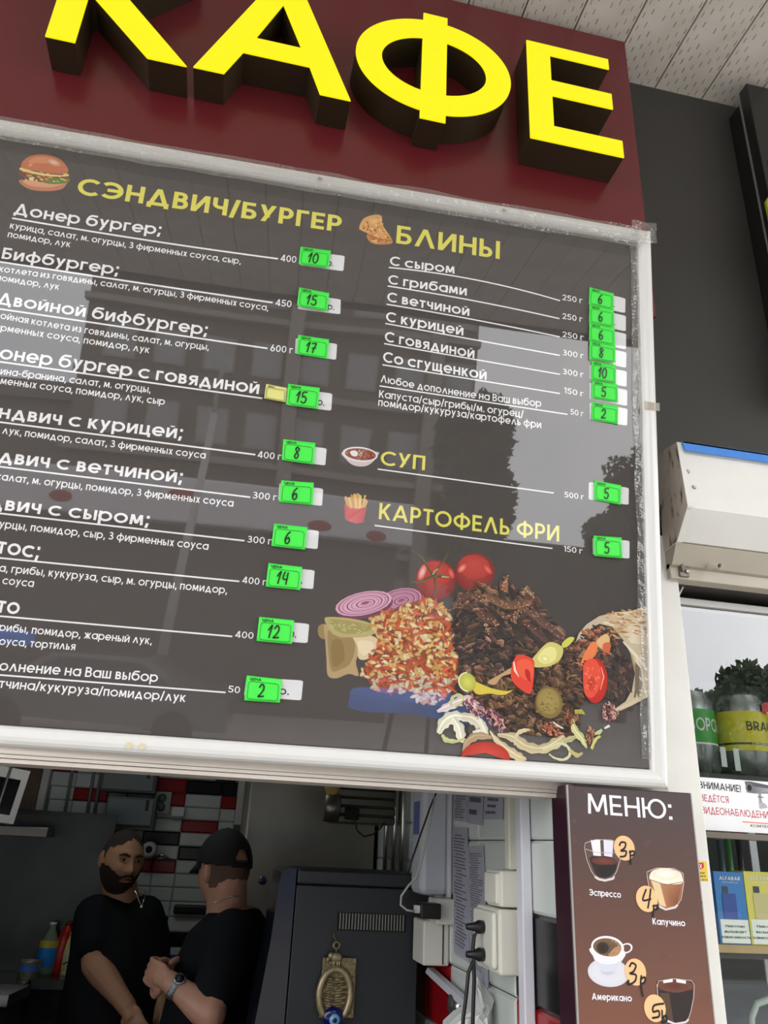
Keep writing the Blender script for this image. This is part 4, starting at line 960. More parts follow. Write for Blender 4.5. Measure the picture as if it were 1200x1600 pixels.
# pickle coin
p.ell(856, 1098, 21, 25, -12, (150, 130, 74), (120, 104, 58), 24); p.ell(855, 1096, 17, 20, -12, (158, 140, 82), (146, 126, 70), 20)
for i in range(24): p.ell(855 + R.uniform(-12, 12), 1096 + R.uniform(-15, 15), R.uniform(1, 3), 1.2, R.uniform(0, 90), jit((124, 108, 60), 14), None, 7)
# cabbage and lettuce
def leafy(pts, wds, c):
    n3 = spline([(a, b, c_) for (a, b), c_ in zip(pts, wds)], 5) if len(pts) > 2 else [(a, b, c_) for (a, b), c_ in zip(pts, wds)]
    pts = [(q[0], q[1]) for q in n3]; wds = [max(.4, q[2] * (1 + .16 * math.sin(i_ * 1.7))) for i_, q in enumerate(n3)]
    p.strip(pts, wds, c, tuple(v * .86 for v in c)); p.strip([(a + 1, b + 1) for a, b in pts], [w_ * .35 for w_ in wds], tuple(v * .93 for v in c)); p.strip([(a - 1, b - 1.5) for a, b in pts], [w_ * .15 for w_ in wds], tuple(min(255, v * 1.08) for v in c))
cw = (226, 222, 200); cg = (196, 200, 140); cy_ = (214, 196, 156)
for a in (([(682, 1112), (695, 1106), (712, 1098), (728, 1094), (745, 1104)], [3, 12, 14, 16, 10], (222, 206, 204)), ([(684, 1146), (692, 1130), (706, 1120), (720, 1120)], [6, 18, 18, 12], cw), ([(706, 1122), (716, 1138), (720, 1154), (726, 1156)], [8, 16, 12, 3], cw), ([(720, 1120), (740, 1124), (752, 1140), (738, 1146)], [12, 18, 14, 8], (214, 206, 184)),
          ([(690, 1148), (696, 1156), (712, 1158), (724, 1154)], [4, 8, 5, 3], cg), ([(703, 1102), (706, 1090), (718, 1086), (722, 1096), (710, 1104)], [4, 5, 4, 4, 3], cg), ([(748, 1124), (756, 1140), (760, 1152)], [6, 10, 3], cw),
          ([(764, 1142), (774, 1156), (790, 1170), (808, 1182), (820, 1186)], [2, 8, 12, 14, 4], cy_), ([(776, 1148), (800, 1152), (820, 1166), (845, 1170), (868, 1160), (880, 1150)], [4, 14, 16, 14, 16, 6], (204, 188, 150)), ([(802, 1164), (806, 1148), (814, 1142), (826, 1140)], [2, 5, 7, 2], (214, 204, 164)),
          ([(722, 1174), (728, 1160), (744, 1150), (766, 1152)], [2, 10, 12, 6], (184, 158, 124)), ([(846, 1172), (862, 1166), (876, 1162), (886, 1168), (888, 1180), (878, 1187), (864, 1184), (856, 1178)], [3, 4, 5, 4, 4, 4, 3, 2], (214, 212, 170)), ([(878, 1158), (890, 1154), (900, 1150)], [8, 9, 3], (186, 180, 130)),
          ([(888, 1172), (900, 1180), (908, 1176)], [5, 7, 2], (190, 180, 120)), ([(892, 1122), (896, 1140), (908, 1155), (914, 1168)], [3, 10, 10, 3], (206, 204, 146)), ([(896, 1112), (906, 1112), (911, 1116)], [6, 7, 2], (176, 168, 78)), ([(924, 1148), (934, 1144), (938, 1140)], [2, 6, 3], (200, 204, 150)), ([(922, 1170), (928, 1156), (936, 1150)], [4, 5, 2], (206, 204, 120)),
          ([(942, 1138), (950, 1134)], [1.5, 3], (236, 232, 224)), ([(862, 1128), (870, 1134), (878, 1138)], [2, 3, 2], (220, 214, 200))):
    leafy(*a)
for i, (x, y) in enumerate(scatter([(722, 1100), (735, 1085), (745, 1092), (758, 1104), (775, 1112), (792, 1130), (788, 1142), (770, 1142), (755, 1120), (735, 1118)], 130)): c = jit(R.choice([(120, 70, 80), (176, 130, 130), (92, 66, 84), (200, 150, 140)]), 14); p.ell(x, y, R.uniform(2, 5), R.uniform(1, 2), R.gauss(50, 30), c, None, 7)
for pl_, n_, pal in (([(938, 1108), (946, 1095), (958, 1103), (967, 1112), (955, 1128), (942, 1130)], 80, [(150, 100, 96), (96, 60, 56), (190, 150, 140)]), ([(914, 1140), (920, 1132), (928, 1136), (926, 1152), (918, 1166), (912, 1160)], 50, [(136, 92, 70), (96, 62, 50), (180, 130, 104)]), ([(850, 1126), (862, 1130), (876, 1146), (862, 1152), (846, 1140)], 50, [(150, 84, 60), (190, 120, 96)]), ([(882, 1105), (890, 1112), (894, 1130), (886, 1132), (880, 1118)], 30, [(150, 92, 64), (104, 66, 50)])):
    for x, y in scatter(pl_, n_): p.ell(x, y, R.uniform(1.4, 4), R.uniform(.8, 1.6), R.uniform(0, 120), jit(R.choice(pal), 12), None, 7)
# half tomato at the bottom
p.ell(757, 1184, 38, 25, 3, (204, 80, 66), (176, 56, 48), 24, (0, -8), 180, 368)
p.build('food_photo_print', M_art, bn)

# ================================================================ CLEAR FILM over the banner
M_film = film_mat('clear_film', 1.5, .015, bump=.02, bscale=2.2, boost=1.85, haze=.028, hz=(214, 208, 204))
nu, nv = 60, 34; V = []; Fc = []
for j in range(nv + 1):
    for i in range(nu + 1):
        u = BL + .01 + (.004 - (BL + .01)) * i / nu; v = .002 + (BT - .002) * j / nv
        V.append(B.w(u, v, FILM + .0006 * noise.noise(Vector((u * 2.2, v * 2.2, 3)))))
for j in range(nv):
    for i in range(nu): a = j * (nu + 1) + i; Fc.append((a, a + 1, a + nu + 2, a + nu + 1))
o = pydata('clear_film', V, Fc, M_film, bn, True); o['label'] = 'clear glossy plastic film stretched over the print'
# crumpled film along the top rail and the right rail
M_crump = film_mat('crumpled_film', 1.5, .06, tint=(.93, .93, .92), bump=.5, bscale=60, boost=2.2, haze=.09, hz=(220, 216, 206))
def crumple(name, u0, u1, v0, v1, nu, nv, amp, sc_u, sc_v, d0=.024, seed=0):
    V = []; Fc = []
    for j in range(nv + 1):
        for i in range(nu + 1):
            s, t = i / nu, j / nv; u = u0 + (u1 - u0) * s; v = v0 + (v1 - v0) * t
            nz = noise.noise(Vector((u * sc_u, v * sc_v, seed))) + .5 * noise.noise(Vector((u * sc_u * 2.3, v * sc_v * 2.3, seed + 5)))
            edge = noise.noise(Vector((u * 9, v * 9, seed + 9))) * .006
            V.append(B.w(u + (edge if nv > nu and i in (0, nu) else 0), v + (edge if nu > nv and j in (0, nv) else 0), d0 + amp * nz))
    for j in range(nv):
        for i in range(nu): a = j * (nu + 1) + i; Fc.append((a, a + 1, a + nu + 2, a + nu + 1))
    return pydata(name, V, Fc, M_crump, bn, False)
crumple('crumpled_film_strip', BL, .0, BT - .028, BT + .03, 240, 8, .0035, 5, 60, .0245, 1)
crumple('crumpled_film_strip', -.017, .004, 0.02, BT, 8, 150, .003, 60, 16, .0085, 4)
crumple('corner_film', -.02, .044, BT - .012, BT + .046, 10, 10, .004, 28, 34, .027, 7)
# ties on the film edge, tape residues
tr = MB()
for px, py in ((497, 303), (783, 343)):
    u, v = B.uv(px, py); c = B.w(u, BT + .012, .024); tr.ell(c, (.006, .002, .004), None, 8, 6)
tr.build('film_clip', M_screw, bn)
u, v = B.uv(210, 1164)
for k in range(2):
    V = []; n = 10
    for i in range(n): a = 2 * math.pi * i / n; V.append(B.w(u - .006 + k * .022 + .008 * math.cos(a) * R.uniform(.7, 1.2), -fw * .55 + .006 * math.sin(a) * R.uniform(.7, 1.2), .0206))
    pydata('glue_residue', V, [tuple(range(n))], mat('old_glue', (214, 204, 170), .5), bn)
u0, v0 = B.uv(1003, 640)
slab(B, .004, .041, v0 - .008, v0 + .012, .0202, .0208).build('tape_wrap', film_mat('brown_tape', 1.5, .15, (.86, .82, .76), haze=.25, hz=(170, 158, 140)), bn)

# ================================================================ COFFEE MENU BOARD
YC = 1.519
CP = YP(YC)
cb = thing('coffee_menu_board', 'brown coffee price board with maroon side standing under the banner corner', 'menu board', (.84, 1.56, 0))
cx0 = CP.hit(887, 1228).x; cx1 = CP.hit(1078, 1237.5).x; cz1 = (CP.hit(887, 1228).z + CP.hit(1078, 1237.5).z) / 2
cz0 = .90
MB().box(cx0 - .0015, cx1, YC + .002, 1.598, cz0, cz1, bev=.001).build('casing', mat('maroon_casing', (50, 20, 34), .32, spec=.5), cb)
MB().box(cx1 + .0005, cx1 + .003, YC, 1.59, cz0, cz1).build('edge_strip', mat('aluminium_edge', (176, 172, 168), .3, metal=.6), cb)
MB().box(cx0 - .003, cx0 + .0005, YC - .001, YC + .004, cz0, cz1).build('edge_strip', MATS['aluminium_edge'], cb)
def grad_mat():
    m = bpy.data.materials.new('brown_gradient_print'); m.use_nodes = True; t = m.node_tree; b = t.nodes['Principled BSDF']
    tcn = t.nodes.new('ShaderNodeTexCoord'); s = t.nodes.new('ShaderNodeSeparateXYZ'); mr = t.nodes.new('ShaderNodeMapRange'); r = t.nodes.new('ShaderNodeValToRGB')
    mr.inputs[1].default_value = 1.40; mr.inputs[2].default_value = cz1; t.links.new(tcn.outputs['Object'], s.inputs[0]); t.links.new(s.outputs[2], mr.inputs[0]); t.links.new(mr.outputs[0], r.inputs[0])
    e = r.color_ramp.elements; e[0].position = 0; e[0].color = lin((122, 76, 58)) + (1,); e[1].position = 1; e[1].color = lin((72, 62, 62)) + (1,)
    q = e.new(.45); q.color = lin((100, 68, 58)) + (1,)
    t.links.new(r.outputs[0], b.inputs['Base Color']); b.inputs['Roughness'].default_value = .3
    return m
MB().box(cx0 + .001, cx1, YC, YC + .002, cz0, cz1 - .002).build('front_panel', grad_mat(), cb)
Ct = CP.shift(.0005)
M_pW2 = mat('white_lettering', (240, 238, 246), .4)
text_on(Ct, 'МЕНЮ:', (919, 1271), (1051, 1281), 31, M_pW2, cb, 'menu_heading', .0, bold=.13)
text_on(Ct, 'Эспрессо', (921, 1399), (970.5, 1403), 10, M_pW2, cb, 'drink_name', .0, bold=.17)
text_on(Ct, 'Капучино', (1020, 1444.5), (1071, 1447.5), 10, M_pW2, cb, 'drink_name', .0, bold=.17)
text_on(Ct, 'Американо', (925, 1562), (987.5, 1565), 10.5, M_pW2, cb, 'drink_name', .0, bold=.17)
K = lambda x, y: (860 + x * .24367, 1210 + y * .24375)
def kp(*a): return [K(*q) for q in a]
s = .24367
p = Print(Ct, 0, 2e-6)
bean = (116, 84, 74)
for x, y, r_, rot in ((230, 112, 14, 60), (618, 440, 24, -40), (900, 497, 30, -60), (418, 718, 20, 60), (176, 806, 28, 70), (168, 1000, 30, 80), (542, 1070, 20, 30), (600, 1096, 20, -60), (550, 1140, 18, -70), (612, 1170, 20, 30), (736, 1163, 24, -50), (956, 830, 26, -70), (990, 1235, 34, 70), (990, 1450, 34, -60), (155, 415, 22, 80), (130, 75, 18, 40), (154, 300, 14, 60), (1005, 1400, 20, 20)):
    X, Y = K(x, y)
    if X > 889 and X < 1108: p.ring(X, Y, r_ * s, r_ * s * .62, rot, 1.1, bean, 14); p.strip([(X - r_ * s * .5 * math.cos(math.radians(rot)), Y - r_ * s * .5 * math.sin(math.radians(rot))), (X + r_ * s * .5 * math.cos(math.radians(rot)), Y + r_ * s * .5 * math.sin(math.radians(rot)))], .8, bean)
p.build('bean_pattern', attr_mat('drinks_artwork', .35, .4), cb)['kind'] = 'stuff'
M_dr = bpy.data.materials['drinks_artwork']; p = Print(Ct, .0003, 2e-6)
# espresso glass
gl = (196, 170, 158)
p.smooth(kp((218, 450), (240, 424), (290, 414), (390, 420), (440, 440), (452, 470), (446, 545), (425, 620), (395, 670), (350, 685), (300, 672), (262, 620), (232, 540)), (92, 74, 70))
p.smooth(kp((252, 535), (300, 525), (380, 530), (428, 560), (415, 610), (395, 645), (350, 662), (300, 650), (275, 605)), (46, 34, 32)); p.ell(*K(345, 556), 84 * s, 26 * s, 4, (118, 62, 50), (92, 46, 40)); p.smooth(kp((318, 585), (420, 585), (400, 640), (345, 658), (318, 640)), (34, 28, 28))
p.poly(kp((258, 422), (318, 418), (324, 524), (276, 520)), (232, 230, 244)); p.poly(kp((340, 420), (404, 426), (396, 530), (344, 522)), (222, 218, 234)); p.strip(kp((225, 478), (290, 500), (380, 504), (446, 500)), 1, gl)
p.strip(kp((284, 655), (310, 672), (350, 680), (400, 668), (408, 655)), 3.6, (216, 206, 206)); p.strip(kp((218, 470), (222, 440), (290, 418), (390, 420), (450, 450), (448, 545), (425, 620), (395, 672)), .9, (210, 190, 180)); p.strip(kp((218, 470), (232, 545), (262, 620), (290, 662)), .9, (210, 190, 180))
p.build('espresso_picture', M_dr, cb); p = Print(Ct, .0003, 2e-6)
# cappuccino
p.smooth(kp((620, 640), (650, 606), (740, 598), (840, 620), (855, 660), (850, 740), (830, 820), (800, 860), (740, 870), (690, 850), (655, 790), (630, 710)), (112, 84, 72))
p.smooth(kp((635, 660), (700, 690), (840, 690), (838, 760), (815, 835), (760, 856), (700, 838), (665, 780)), (160, 104, 76)); p.poly(kp((700, 700), (842, 700), (812, 838), (745, 848)), (150, 92, 62), [(176, 124, 92), (150, 96, 66), (124, 70, 44), (170, 104, 70)]); p.poly(kp((645, 680), (700, 690), (742, 850), (700, 836)), (222, 196, 150))
p.smooth(kp((634, 655), (660, 615), (740, 600), (825, 625), (845, 660), (840, 700), (740, 702), (650, 680)), (236, 228, 210)); p.ell(*K(740, 640), 88 * s, 34 * s, 4, (246, 242, 232), (228, 218, 196)); p.strip(kp((640, 675), (740, 708), (846, 690)), 1, (110, 84, 72))
p.strip(kp((690, 842), (740, 866), (800, 852), (815, 836)), 3.4, (216, 206, 206)); p.strip(kp((620, 660), (618, 625), (680, 600), (790, 602), (850, 635), (855, 700), (838, 800), (800, 860)), .9, (214, 196, 186)); p.strip(kp((620, 660), (640, 760), (690, 850)), .9, (214, 196, 186))
p.build('cappuccino_picture', M_dr, cb); p = Print(Ct, .0003, 2e-6)
# americano cup and saucer
p.ell(*K(372, 1270), 134 * s, 92 * s, 8, (226, 226, 232), (206, 206, 214), 30); p.ell(*K(372, 1262), 100 * s, 60 * s, 8, (206, 206, 216), (214, 214, 222), 24); p.ell(*K(366, 1262), 46 * s, 26 * s, 4, (186, 186, 196), (200, 200, 208))
p.ring(*K(487, 1114), 40 * s, 32 * s, -20, 11 * s, (230, 230, 236), 24)
p.smooth(kp((260, 1110), (275, 1170), (300, 1220), (335, 1258), (375, 1264), (420, 1250), (455, 1200), (472, 1130)), (226, 226, 234)); p.smooth(kp((262, 1130), (290, 1190), (340, 1215), (410, 1215), (455, 1190), (420, 1250), (375, 1264), (330, 1258), (290, 1210)), (206, 208, 220))
p.ell(*K(366, 1108), 106 * s, 72 * s, 8, (238, 238, 242), None, 30); p.ell(*K(364, 1108), 92 * s, 58 * s, 8, (84, 60, 44), (120, 92, 66), 28, (-6, 2)); p.ell(*K(335, 1112), 40 * s, 38 * s, 0, (34, 28, 26), (62, 46, 38)); p.smooth(kp((375, 1165), (400, 1120), (440, 1100), (455, 1120), (430, 1160)), (176, 134, 96))
for i in range(30): a = R.uniform(-1.2, 1.6); p.ell(*K(364 + 76 * math.cos(a), 1108 + 46 * math.sin(a)), 1.6, .9, R.uniform(0, 90), jit((170, 136, 100), 20), None, 6)
p.build('americano_picture', M_dr, cb); p = Print(Ct, .0003, 2e-6)
# tall dark glass
p.smooth(kp((680, 1345), (700, 1320), (800, 1308), (900, 1320), (922, 1350), (918, 1430), (900, 1520), (870, 1590), (800, 1606), (745, 1590), (705, 1520), (686, 1430)), (62, 48, 44)); p.ell(*K(800, 1355), 116 * s, 42 * s, 3, (92, 46, 34), (110, 66, 52)); p.smooth(kp((690, 1390), (800, 1402), (912, 1385), (905, 1480), (880, 1560), (820, 1592), (760, 1580), (720, 1510)), (44, 34, 32)); p.poly(kp((700, 1400), (760, 1400), (790, 1590), (750, 1575), (715, 1510)), (84, 62, 48))
p.poly(kp((722, 1318), (782, 1308), (784, 1330), (724, 1338)), (238, 234, 240)); p.poly(kp((806, 1312), (868, 1322), (868, 1342), (808, 1332)), (234, 230, 238)); p.strip(kp((750, 1580), (800, 1600), (868, 1588), (885, 1570)), 3.4, (216, 206, 206))
p.strip(kp((684, 1365), (692, 1325), (800, 1310), (905, 1322), (922, 1350), (918, 1430), (900, 1520), (880, 1580)), .9, (214, 196, 186)); p.strip(kp((682, 1345), (690, 1440), (715, 1530), (750, 1590)), .9, (214, 196, 186))
p.build('dark_coffee_picture', M_dr, cb)
# round price stickers
ink2 = mat('marker_black', (16, 14, 16), .35)
def dot_sticker(cxy, r_, num, dgt, ppos, lb):
    X, Y = K(*cxy); u, v = CP.uv(X, Y); t = thing('round_price_sticker', lb, 'price sticker', tuple(CP.w(u, v, .001)), 'round orange price stickers on the coffee board')
    ru = abs(CP.uv(X + r_ * s, Y)[0] - u); n = 28
    top = [CP.w(u + ru * math.cos(2 * math.pi * i / n), v + ru * 1.02 * math.sin(2 * math.pi * i / n), .0016) for i in range(n)]
    MB().prism(top, CP.N * -.001).build('paper', mat('orange_paper', (246, 190, 136), .5), t)
    ls = [[CP.uv(*K(*q)) for q in spline(l)] for l in dgt + ppos]
    V3, F3 = stroke_faces(CP, ls, .0034, .0019); pydata('handwritten_price', V3, F3, ink2, t)
dot_sticker((472, 472), 66, '3', [[(440, 455), (452, 435), (478, 440), (474, 470), (450, 490), (482, 492), (476, 522), (445, 528)]], [[(508, 490), (512, 575)], [(504, 500), (530, 492), (534, 512), (508, 524)]], 'orange sticker handwritten 3р on the espresso glass, topmost on the board')
dot_sticker((616, 797), 68, '4', [[(610, 738), (590, 805), (640, 798)], [(640, 735), (632, 800), (622, 855)]], [[(660, 838), (655, 912)], [(655, 845), (684, 840), (684, 860), (662, 868)]], 'orange sticker handwritten 4р beside the cappuccino')
dot_sticker((543, 1266), 68, '3', [[(505, 1230), (520, 1208), (545, 1225), (530, 1262), (508, 1275), (545, 1285), (538, 1325), (500, 1345), (498, 1320)]], [[(580, 1290), (576, 1340), (590, 1420)], [(576, 1310), (602, 1300), (600, 1330), (576, 1344)]], 'orange sticker handwritten 3р on the white americano saucer')
dot_sticker((668, 1498), 68, '5', [[(722, 1468), (662, 1480), (656, 1520), (690, 1515), (692, 1550), (652, 1560)]], [[(712, 1512), (716, 1590)], [(712, 1560), (738, 1545), (740, 1580), (716, 1590)]], 'orange sticker handwritten 5р beside the dark tall glass at the bottom')
# little yellow sticker on the post
PP = YP(Y_F - .0006)
st_ = thing('phone_sticker', 'small yellow and red sticker on the white post beside the coffee board', 'sticker', tuple(PP.hit(1099, 1360)))
q = [PP.hit(*a) for a in ((1087, 1345), (1104, 1346), (1107, 1377), (1090, 1377))]
MB().prism(q, (0, .0005, 0)).build('paper', mat('yellow_sticker', (236, 206, 70), .5), st_)
q = [PP.hit(*a) + Vector((0, -.0003, 0)) for a in ((1087, 1348), (1099, 1348), (1100, 1355), (1097, 1358), (1088, 1358))]
MB().add(q, [tuple(range(5))]).build('red_field', mat('sticker_red', (206, 40, 44), .5), st_)
PPs = PP.shift(.0008)
text_on(PPs, 'ЕХ', (1089, 1356), (1097, 1356.5), 6, M_pW, st_, 'printed_text', 0)
for k, y in enumerate((1363, 1368)): text_on(PPs, ('скан', 'энергия')[k], (1091, y + 2), (1101 + k * 2, y + 2.3), 3, M_pK, st_, 'printed_text', 0)
text_on(PPs, '25 40 12', (1092, 1376), (1105, 1376.3), 3, M_pK, st_, 'printed_text', 0)
# vertical maroon screw on board side

# ================================================================ SHOP WINDOW (right)
YG = 1.665
wd_ = MB().box(XPR - .002, 2.6, 1.62, 1.70, gd - .001, gd + .02).build('window_1', mat('window_recess_shade', (62, 58, 54), .5)); setp(wd_, kind='structure')  # dark colour put in for the shaded recess above the glass
GP = YP(YG)
ztop = (GP.hit(1066, 946).z + GP.hit(1200, 960).z) / 2
zmid = (GP.hit(1110, 1301).z + GP.hit(1200, 1304).z) / 2
M_wf = mat('grey_window_frame', (196, 194, 190), .4)
MB().box(XPR, 2.6, 1.655, 1.70, ztop, ztop + .016).build('window_frame', M_wf, wd_)
MB().box(XPR, 2.6, 1.650, 1.70, zmid - .012, zmid).build('window_frame', mat('brownish_bar', (104, 94, 84), .5), wd_)
M_glass = film_mat('shop_glass', 1.52, .0, (.9, .92, .91), boost=4.2)
MB().add([(XPR, YG, zmid), (2.6, YG, zmid), (2.6, YG, ztop), (XPR, YG, ztop)], [(0, 1, 2, 3)]).build('pane', M_glass, wd_, recalc=False)
MB().add([(XPR, YG + .006, .9), (2.6, YG + .006, .9), (2.6, YG + .006, zmid - .012), (XPR, YG + .006, zmid - .012)], [(0, 1, 2, 3)]).build('pane', film_mat('shop_glass_lower', 1.5, .0, (.9, .92, .91), boost=1.2), wd_, recalc=False)
# thin white gasket that hangs diagonal from the bracket
m = MB(); m.tube([hY(1071, 909, 1.63), hY(1058, 936, 1.645)], .0022, 8); o = m.build('seal_strip', mat('white_rubber', (226, 226, 224), .5)); setp(o, 'short white rubber strip hanging diagonally below the metal bracket', 'strip')
# shop interior shell
o = MB().box(.712, 2.7, 2.55, 2.6, 0, 2.6).build('wall_shop', mat('shop_back', (70, 72, 70), .8)); setp(o, kind='structure')
o = MB().box(2.6, 2.7, 1.6, 2.6, 0, 2.6).build('wall_shop_side', MATS['shop_back']); setp(o, kind='structure')
o = MB().box(.96, 2.6, 1.72, 2.5, 2.30, 2.34).build('ceiling_shop', MATS['shop_back']); setp(o, kind='structure')
# shelves
YD = 1.76
DP = YP(YD)
shz = DP.hit(1110, 1212).z
o = MB().box(1.03, 2.5, 1.70, 2.1, shz - .02, shz, bev=.002).build('upper_shelf', mat('shelf_dark', (44, 46, 44), .4)); setp(o, 'dark shelf behind the glass carrying the beer cans', 'shelf')
def can(name, cx_, cy_, zb_, zt_, r_, body_rgb, lb, text, tm, tcol, hcap):
    t = thing(name, lb, 'beer can', (cx_, cy_, zb_), 'beer cans on the dark shelf')
    h = zt_ - zb_
    MB().lathe([(r_ * .8, 0), (r_, h * .05), (r_, h * .86), (r_ * .82, h * .96), (r_ * .84, h), (r_ * .78, h * .99)], (cx_, cy_, zb_), 36).build('can_body', mat('can_alu', (150, 156, 156), .25, metal=.8), t, True)
    return t
def wrap_label(t, cx_, cy_, r_, z0, z1, m, name='can_label', a0=150, a1=390):
    n = 30; V = []; Fc = []
    for i in range(n + 1):
        a = math.radians(a0 + (a1 - a0) * i / n)
        for z in (z0, z1): V.append((cx_ + r_ * math.cos(a), cy_ + r_ * math.sin(a), z))
        if i: Fc.append((2 * i - 2, 2 * i, 2 * i + 1, 2 * i - 1))
    return pydata(name, V, Fc, m, t, True)
def text_cyl(t, body, cx_, cy_, r_, a_mid, width, z, cap, m, name='label_text', bold=.15):
    vs_, fs = text_geo(body, bold); x0 = min(v[0] for v in vs_); x1 = max(v[0] for v in vs_)
    V = []; zl = layers(vs_, fs)
    for k, (x, y) in enumerate(vs_):
        a = math.radians(a_mid) + ((x - x0) / (x1 - x0) - .5) * width / r_; V.append((cx_ + (r_ + zl[k]) * math.cos(a), cy_ + (r_ + zl[k]) * math.sin(a), z + (y - CAPB) / CAPH * cap))
    return pydata(name, V, fs, m, t)
cg0 = DP.hit(1104, 1160); g1 = DP.hit(1104, 1094)
c1x = DP.hit(1098, 1120).x; r1 = .062; y1 = YD + r1
t = can('beer_can', c1x, y1, shz, g1.z + .03, r1, None, 'large green and silver beer can lettered РОВ behind the shop glass', '', 0, 0, 0)
wrap_label(t, c1x, y1, r1 + .0006, cg0.z, g1.z - .022, mat('label_green', (44, 150, 44), .4)); wrap_label(t, c1x, y1, r1 + .0009, cg0.z - .004, cg0.z, M_white, 'label_band')
text_cyl(t, 'ОВОРОВ', c1x, y1, r1 + .0014, 270, .125, (cg0.z + g1.z) / 2 - .024, .032, mat('silver_letters', (206, 214, 206), .4))
cy0 = DP.hit(1175, 1172); yy1 = DP.hit(1175, 1108)
c2x = DP.hit(1184, 1130).x; r2 = .068; y2 = YD + r2
t = can('beer_can', c2x, y2, shz, yy1.z + .045, r2, None, 'large yellow beer can lettered BRAU with a red emblem behind the shop glass', '', 0, 0, 0)
wrap_label(t, c2x, y2, r2 + .0006, cy0.z, yy1.z - .004, mat('label_yellow', (206, 196, 40), .4)); wrap_label(t, c2x, y2, r2 + .001, cy0.z + .014, cy0.z + .019, M_pK, 'label_band')
text_cyl(t, 'BRAU', c2x, y2, r2 + .0016, 276, .076, (cy0.z + yy1.z) / 2 - .002, .022, M_pK)
text_cyl(t, 'ORIGINAL', c2x, y2, r2 + .0016, 272, .05, cy0.z + .0145, .004, M_white)
em = YP(y2 - r2 - .002); q = [em.hit(x, y) for x, y in ((1190, 1100), (1196, 1097), (1204, 1099), (1205, 1110), (1198, 1116), (1191, 1112))]
MB().prism(q, (0, .001, 0)).build('red_emblem', mat('emblem_red', (190, 30, 40), .4), t)
# price slips hanging below
for k, (x, y, h_) in enumerate(((1102, 1172, 30), (1122, 1174, 34), (1188, 1182, 26))):
    pa = DP.hit(x, y); pb = DP.hit(x + 1, y + h_)
    o = MB().box(pa.x - .007, pa.x + .007, 1.69, 1.6915, pb.z, pa.z, bev=.0004).build('price_slip', mat('slip_white', (200, 210, 206), .6)); setp(o, ('narrow white slip under the green can, nearer the post', 'second narrow white slip under the green can', 'narrow white slip under the yellow can')[k], 'price slip', 'slips below the cans')
# CCTV notice on the glass
NP = YP(YG - .002)
nt_ = thing('surveillance_notice', 'white video surveillance notice with a camera picture stuck on the window', 'notice', tuple(NP.hit(1150, 1300)))
xa_ = NP.hit(1092, 1300).x
zt1 = NP.hit(1091, 1214).z; zb1 = NP.hit(1104, 1297).z
MB().box(XPR + .001, xa_ + .36, YG - .002, YG - .0012, zb1, zt1).build('sheet', mat('notice_white', (238, 238, 240), .35), nt_)
NPs = NP.shift(.0003)
M_nr = mat('notice_red', (190, 34, 60), .5)
text_on(NPs, 'ВНИМАНИЕ!', (1093, 1231.5), (1158, 1238), 11, M_pK, nt_, 'notice_text', 0)
text_on(NPs, 'ВЕДЁТСЯ', (1095, 1251.5), (1139, 1255), 10.5, M_nr, nt_, 'notice_text', 0, bold=.12)
text_on(NPs, 'ВИДЕОНАБЛЮДЕНИЕ', (1097, 1271), (1207, 1279.5), 11, M_nr, nt_, 'notice_text', 0, bold=.12)
text_on(NPs, 'КОМТЕС', (1173, 1292), (1204, 1294), 4, M_pK, nt_, 'notice_text', 0)
p = Print(NPs, .0001)
p.strip([(1160, 1284), (1200, 1287)], 1.6, (236, 120, 70))
p.poly([(1164, 1222), (1178, 1222), (1215, 1232), (1215, 1240), (1180, 1240), (1167, 1238)], (170, 172, 178), [(90, 92, 98), (200, 200, 206), (190, 190, 196), (110, 112, 118), (120, 122, 128), (60, 62, 68)])
p.poly([(1162, 1221), (1172, 1221), (1215, 1230), (1215, 1234), (1178, 1229)], (84, 86, 92)); p.ell(1171, 1231, 6, 8, -10, (30, 30, 34), (120, 122, 128)); p.ell(1171, 1231, 3.4, 5, -10, (14, 14, 18)); p.strip([(1187, 1240), (1188, 1250), (1190, 1262)], [4, 4, 7], (150, 152, 158)); p.strip([(1184, 1245), (1193, 1246)], 1.4, (90, 92, 98)); p.poly([(1185, 1253), (1195, 1255), (1200, 1262), (1188, 1264)], (176, 178, 184))
p.build('camera_picture', attr_mat('notice_art', .4, .3), nt_)
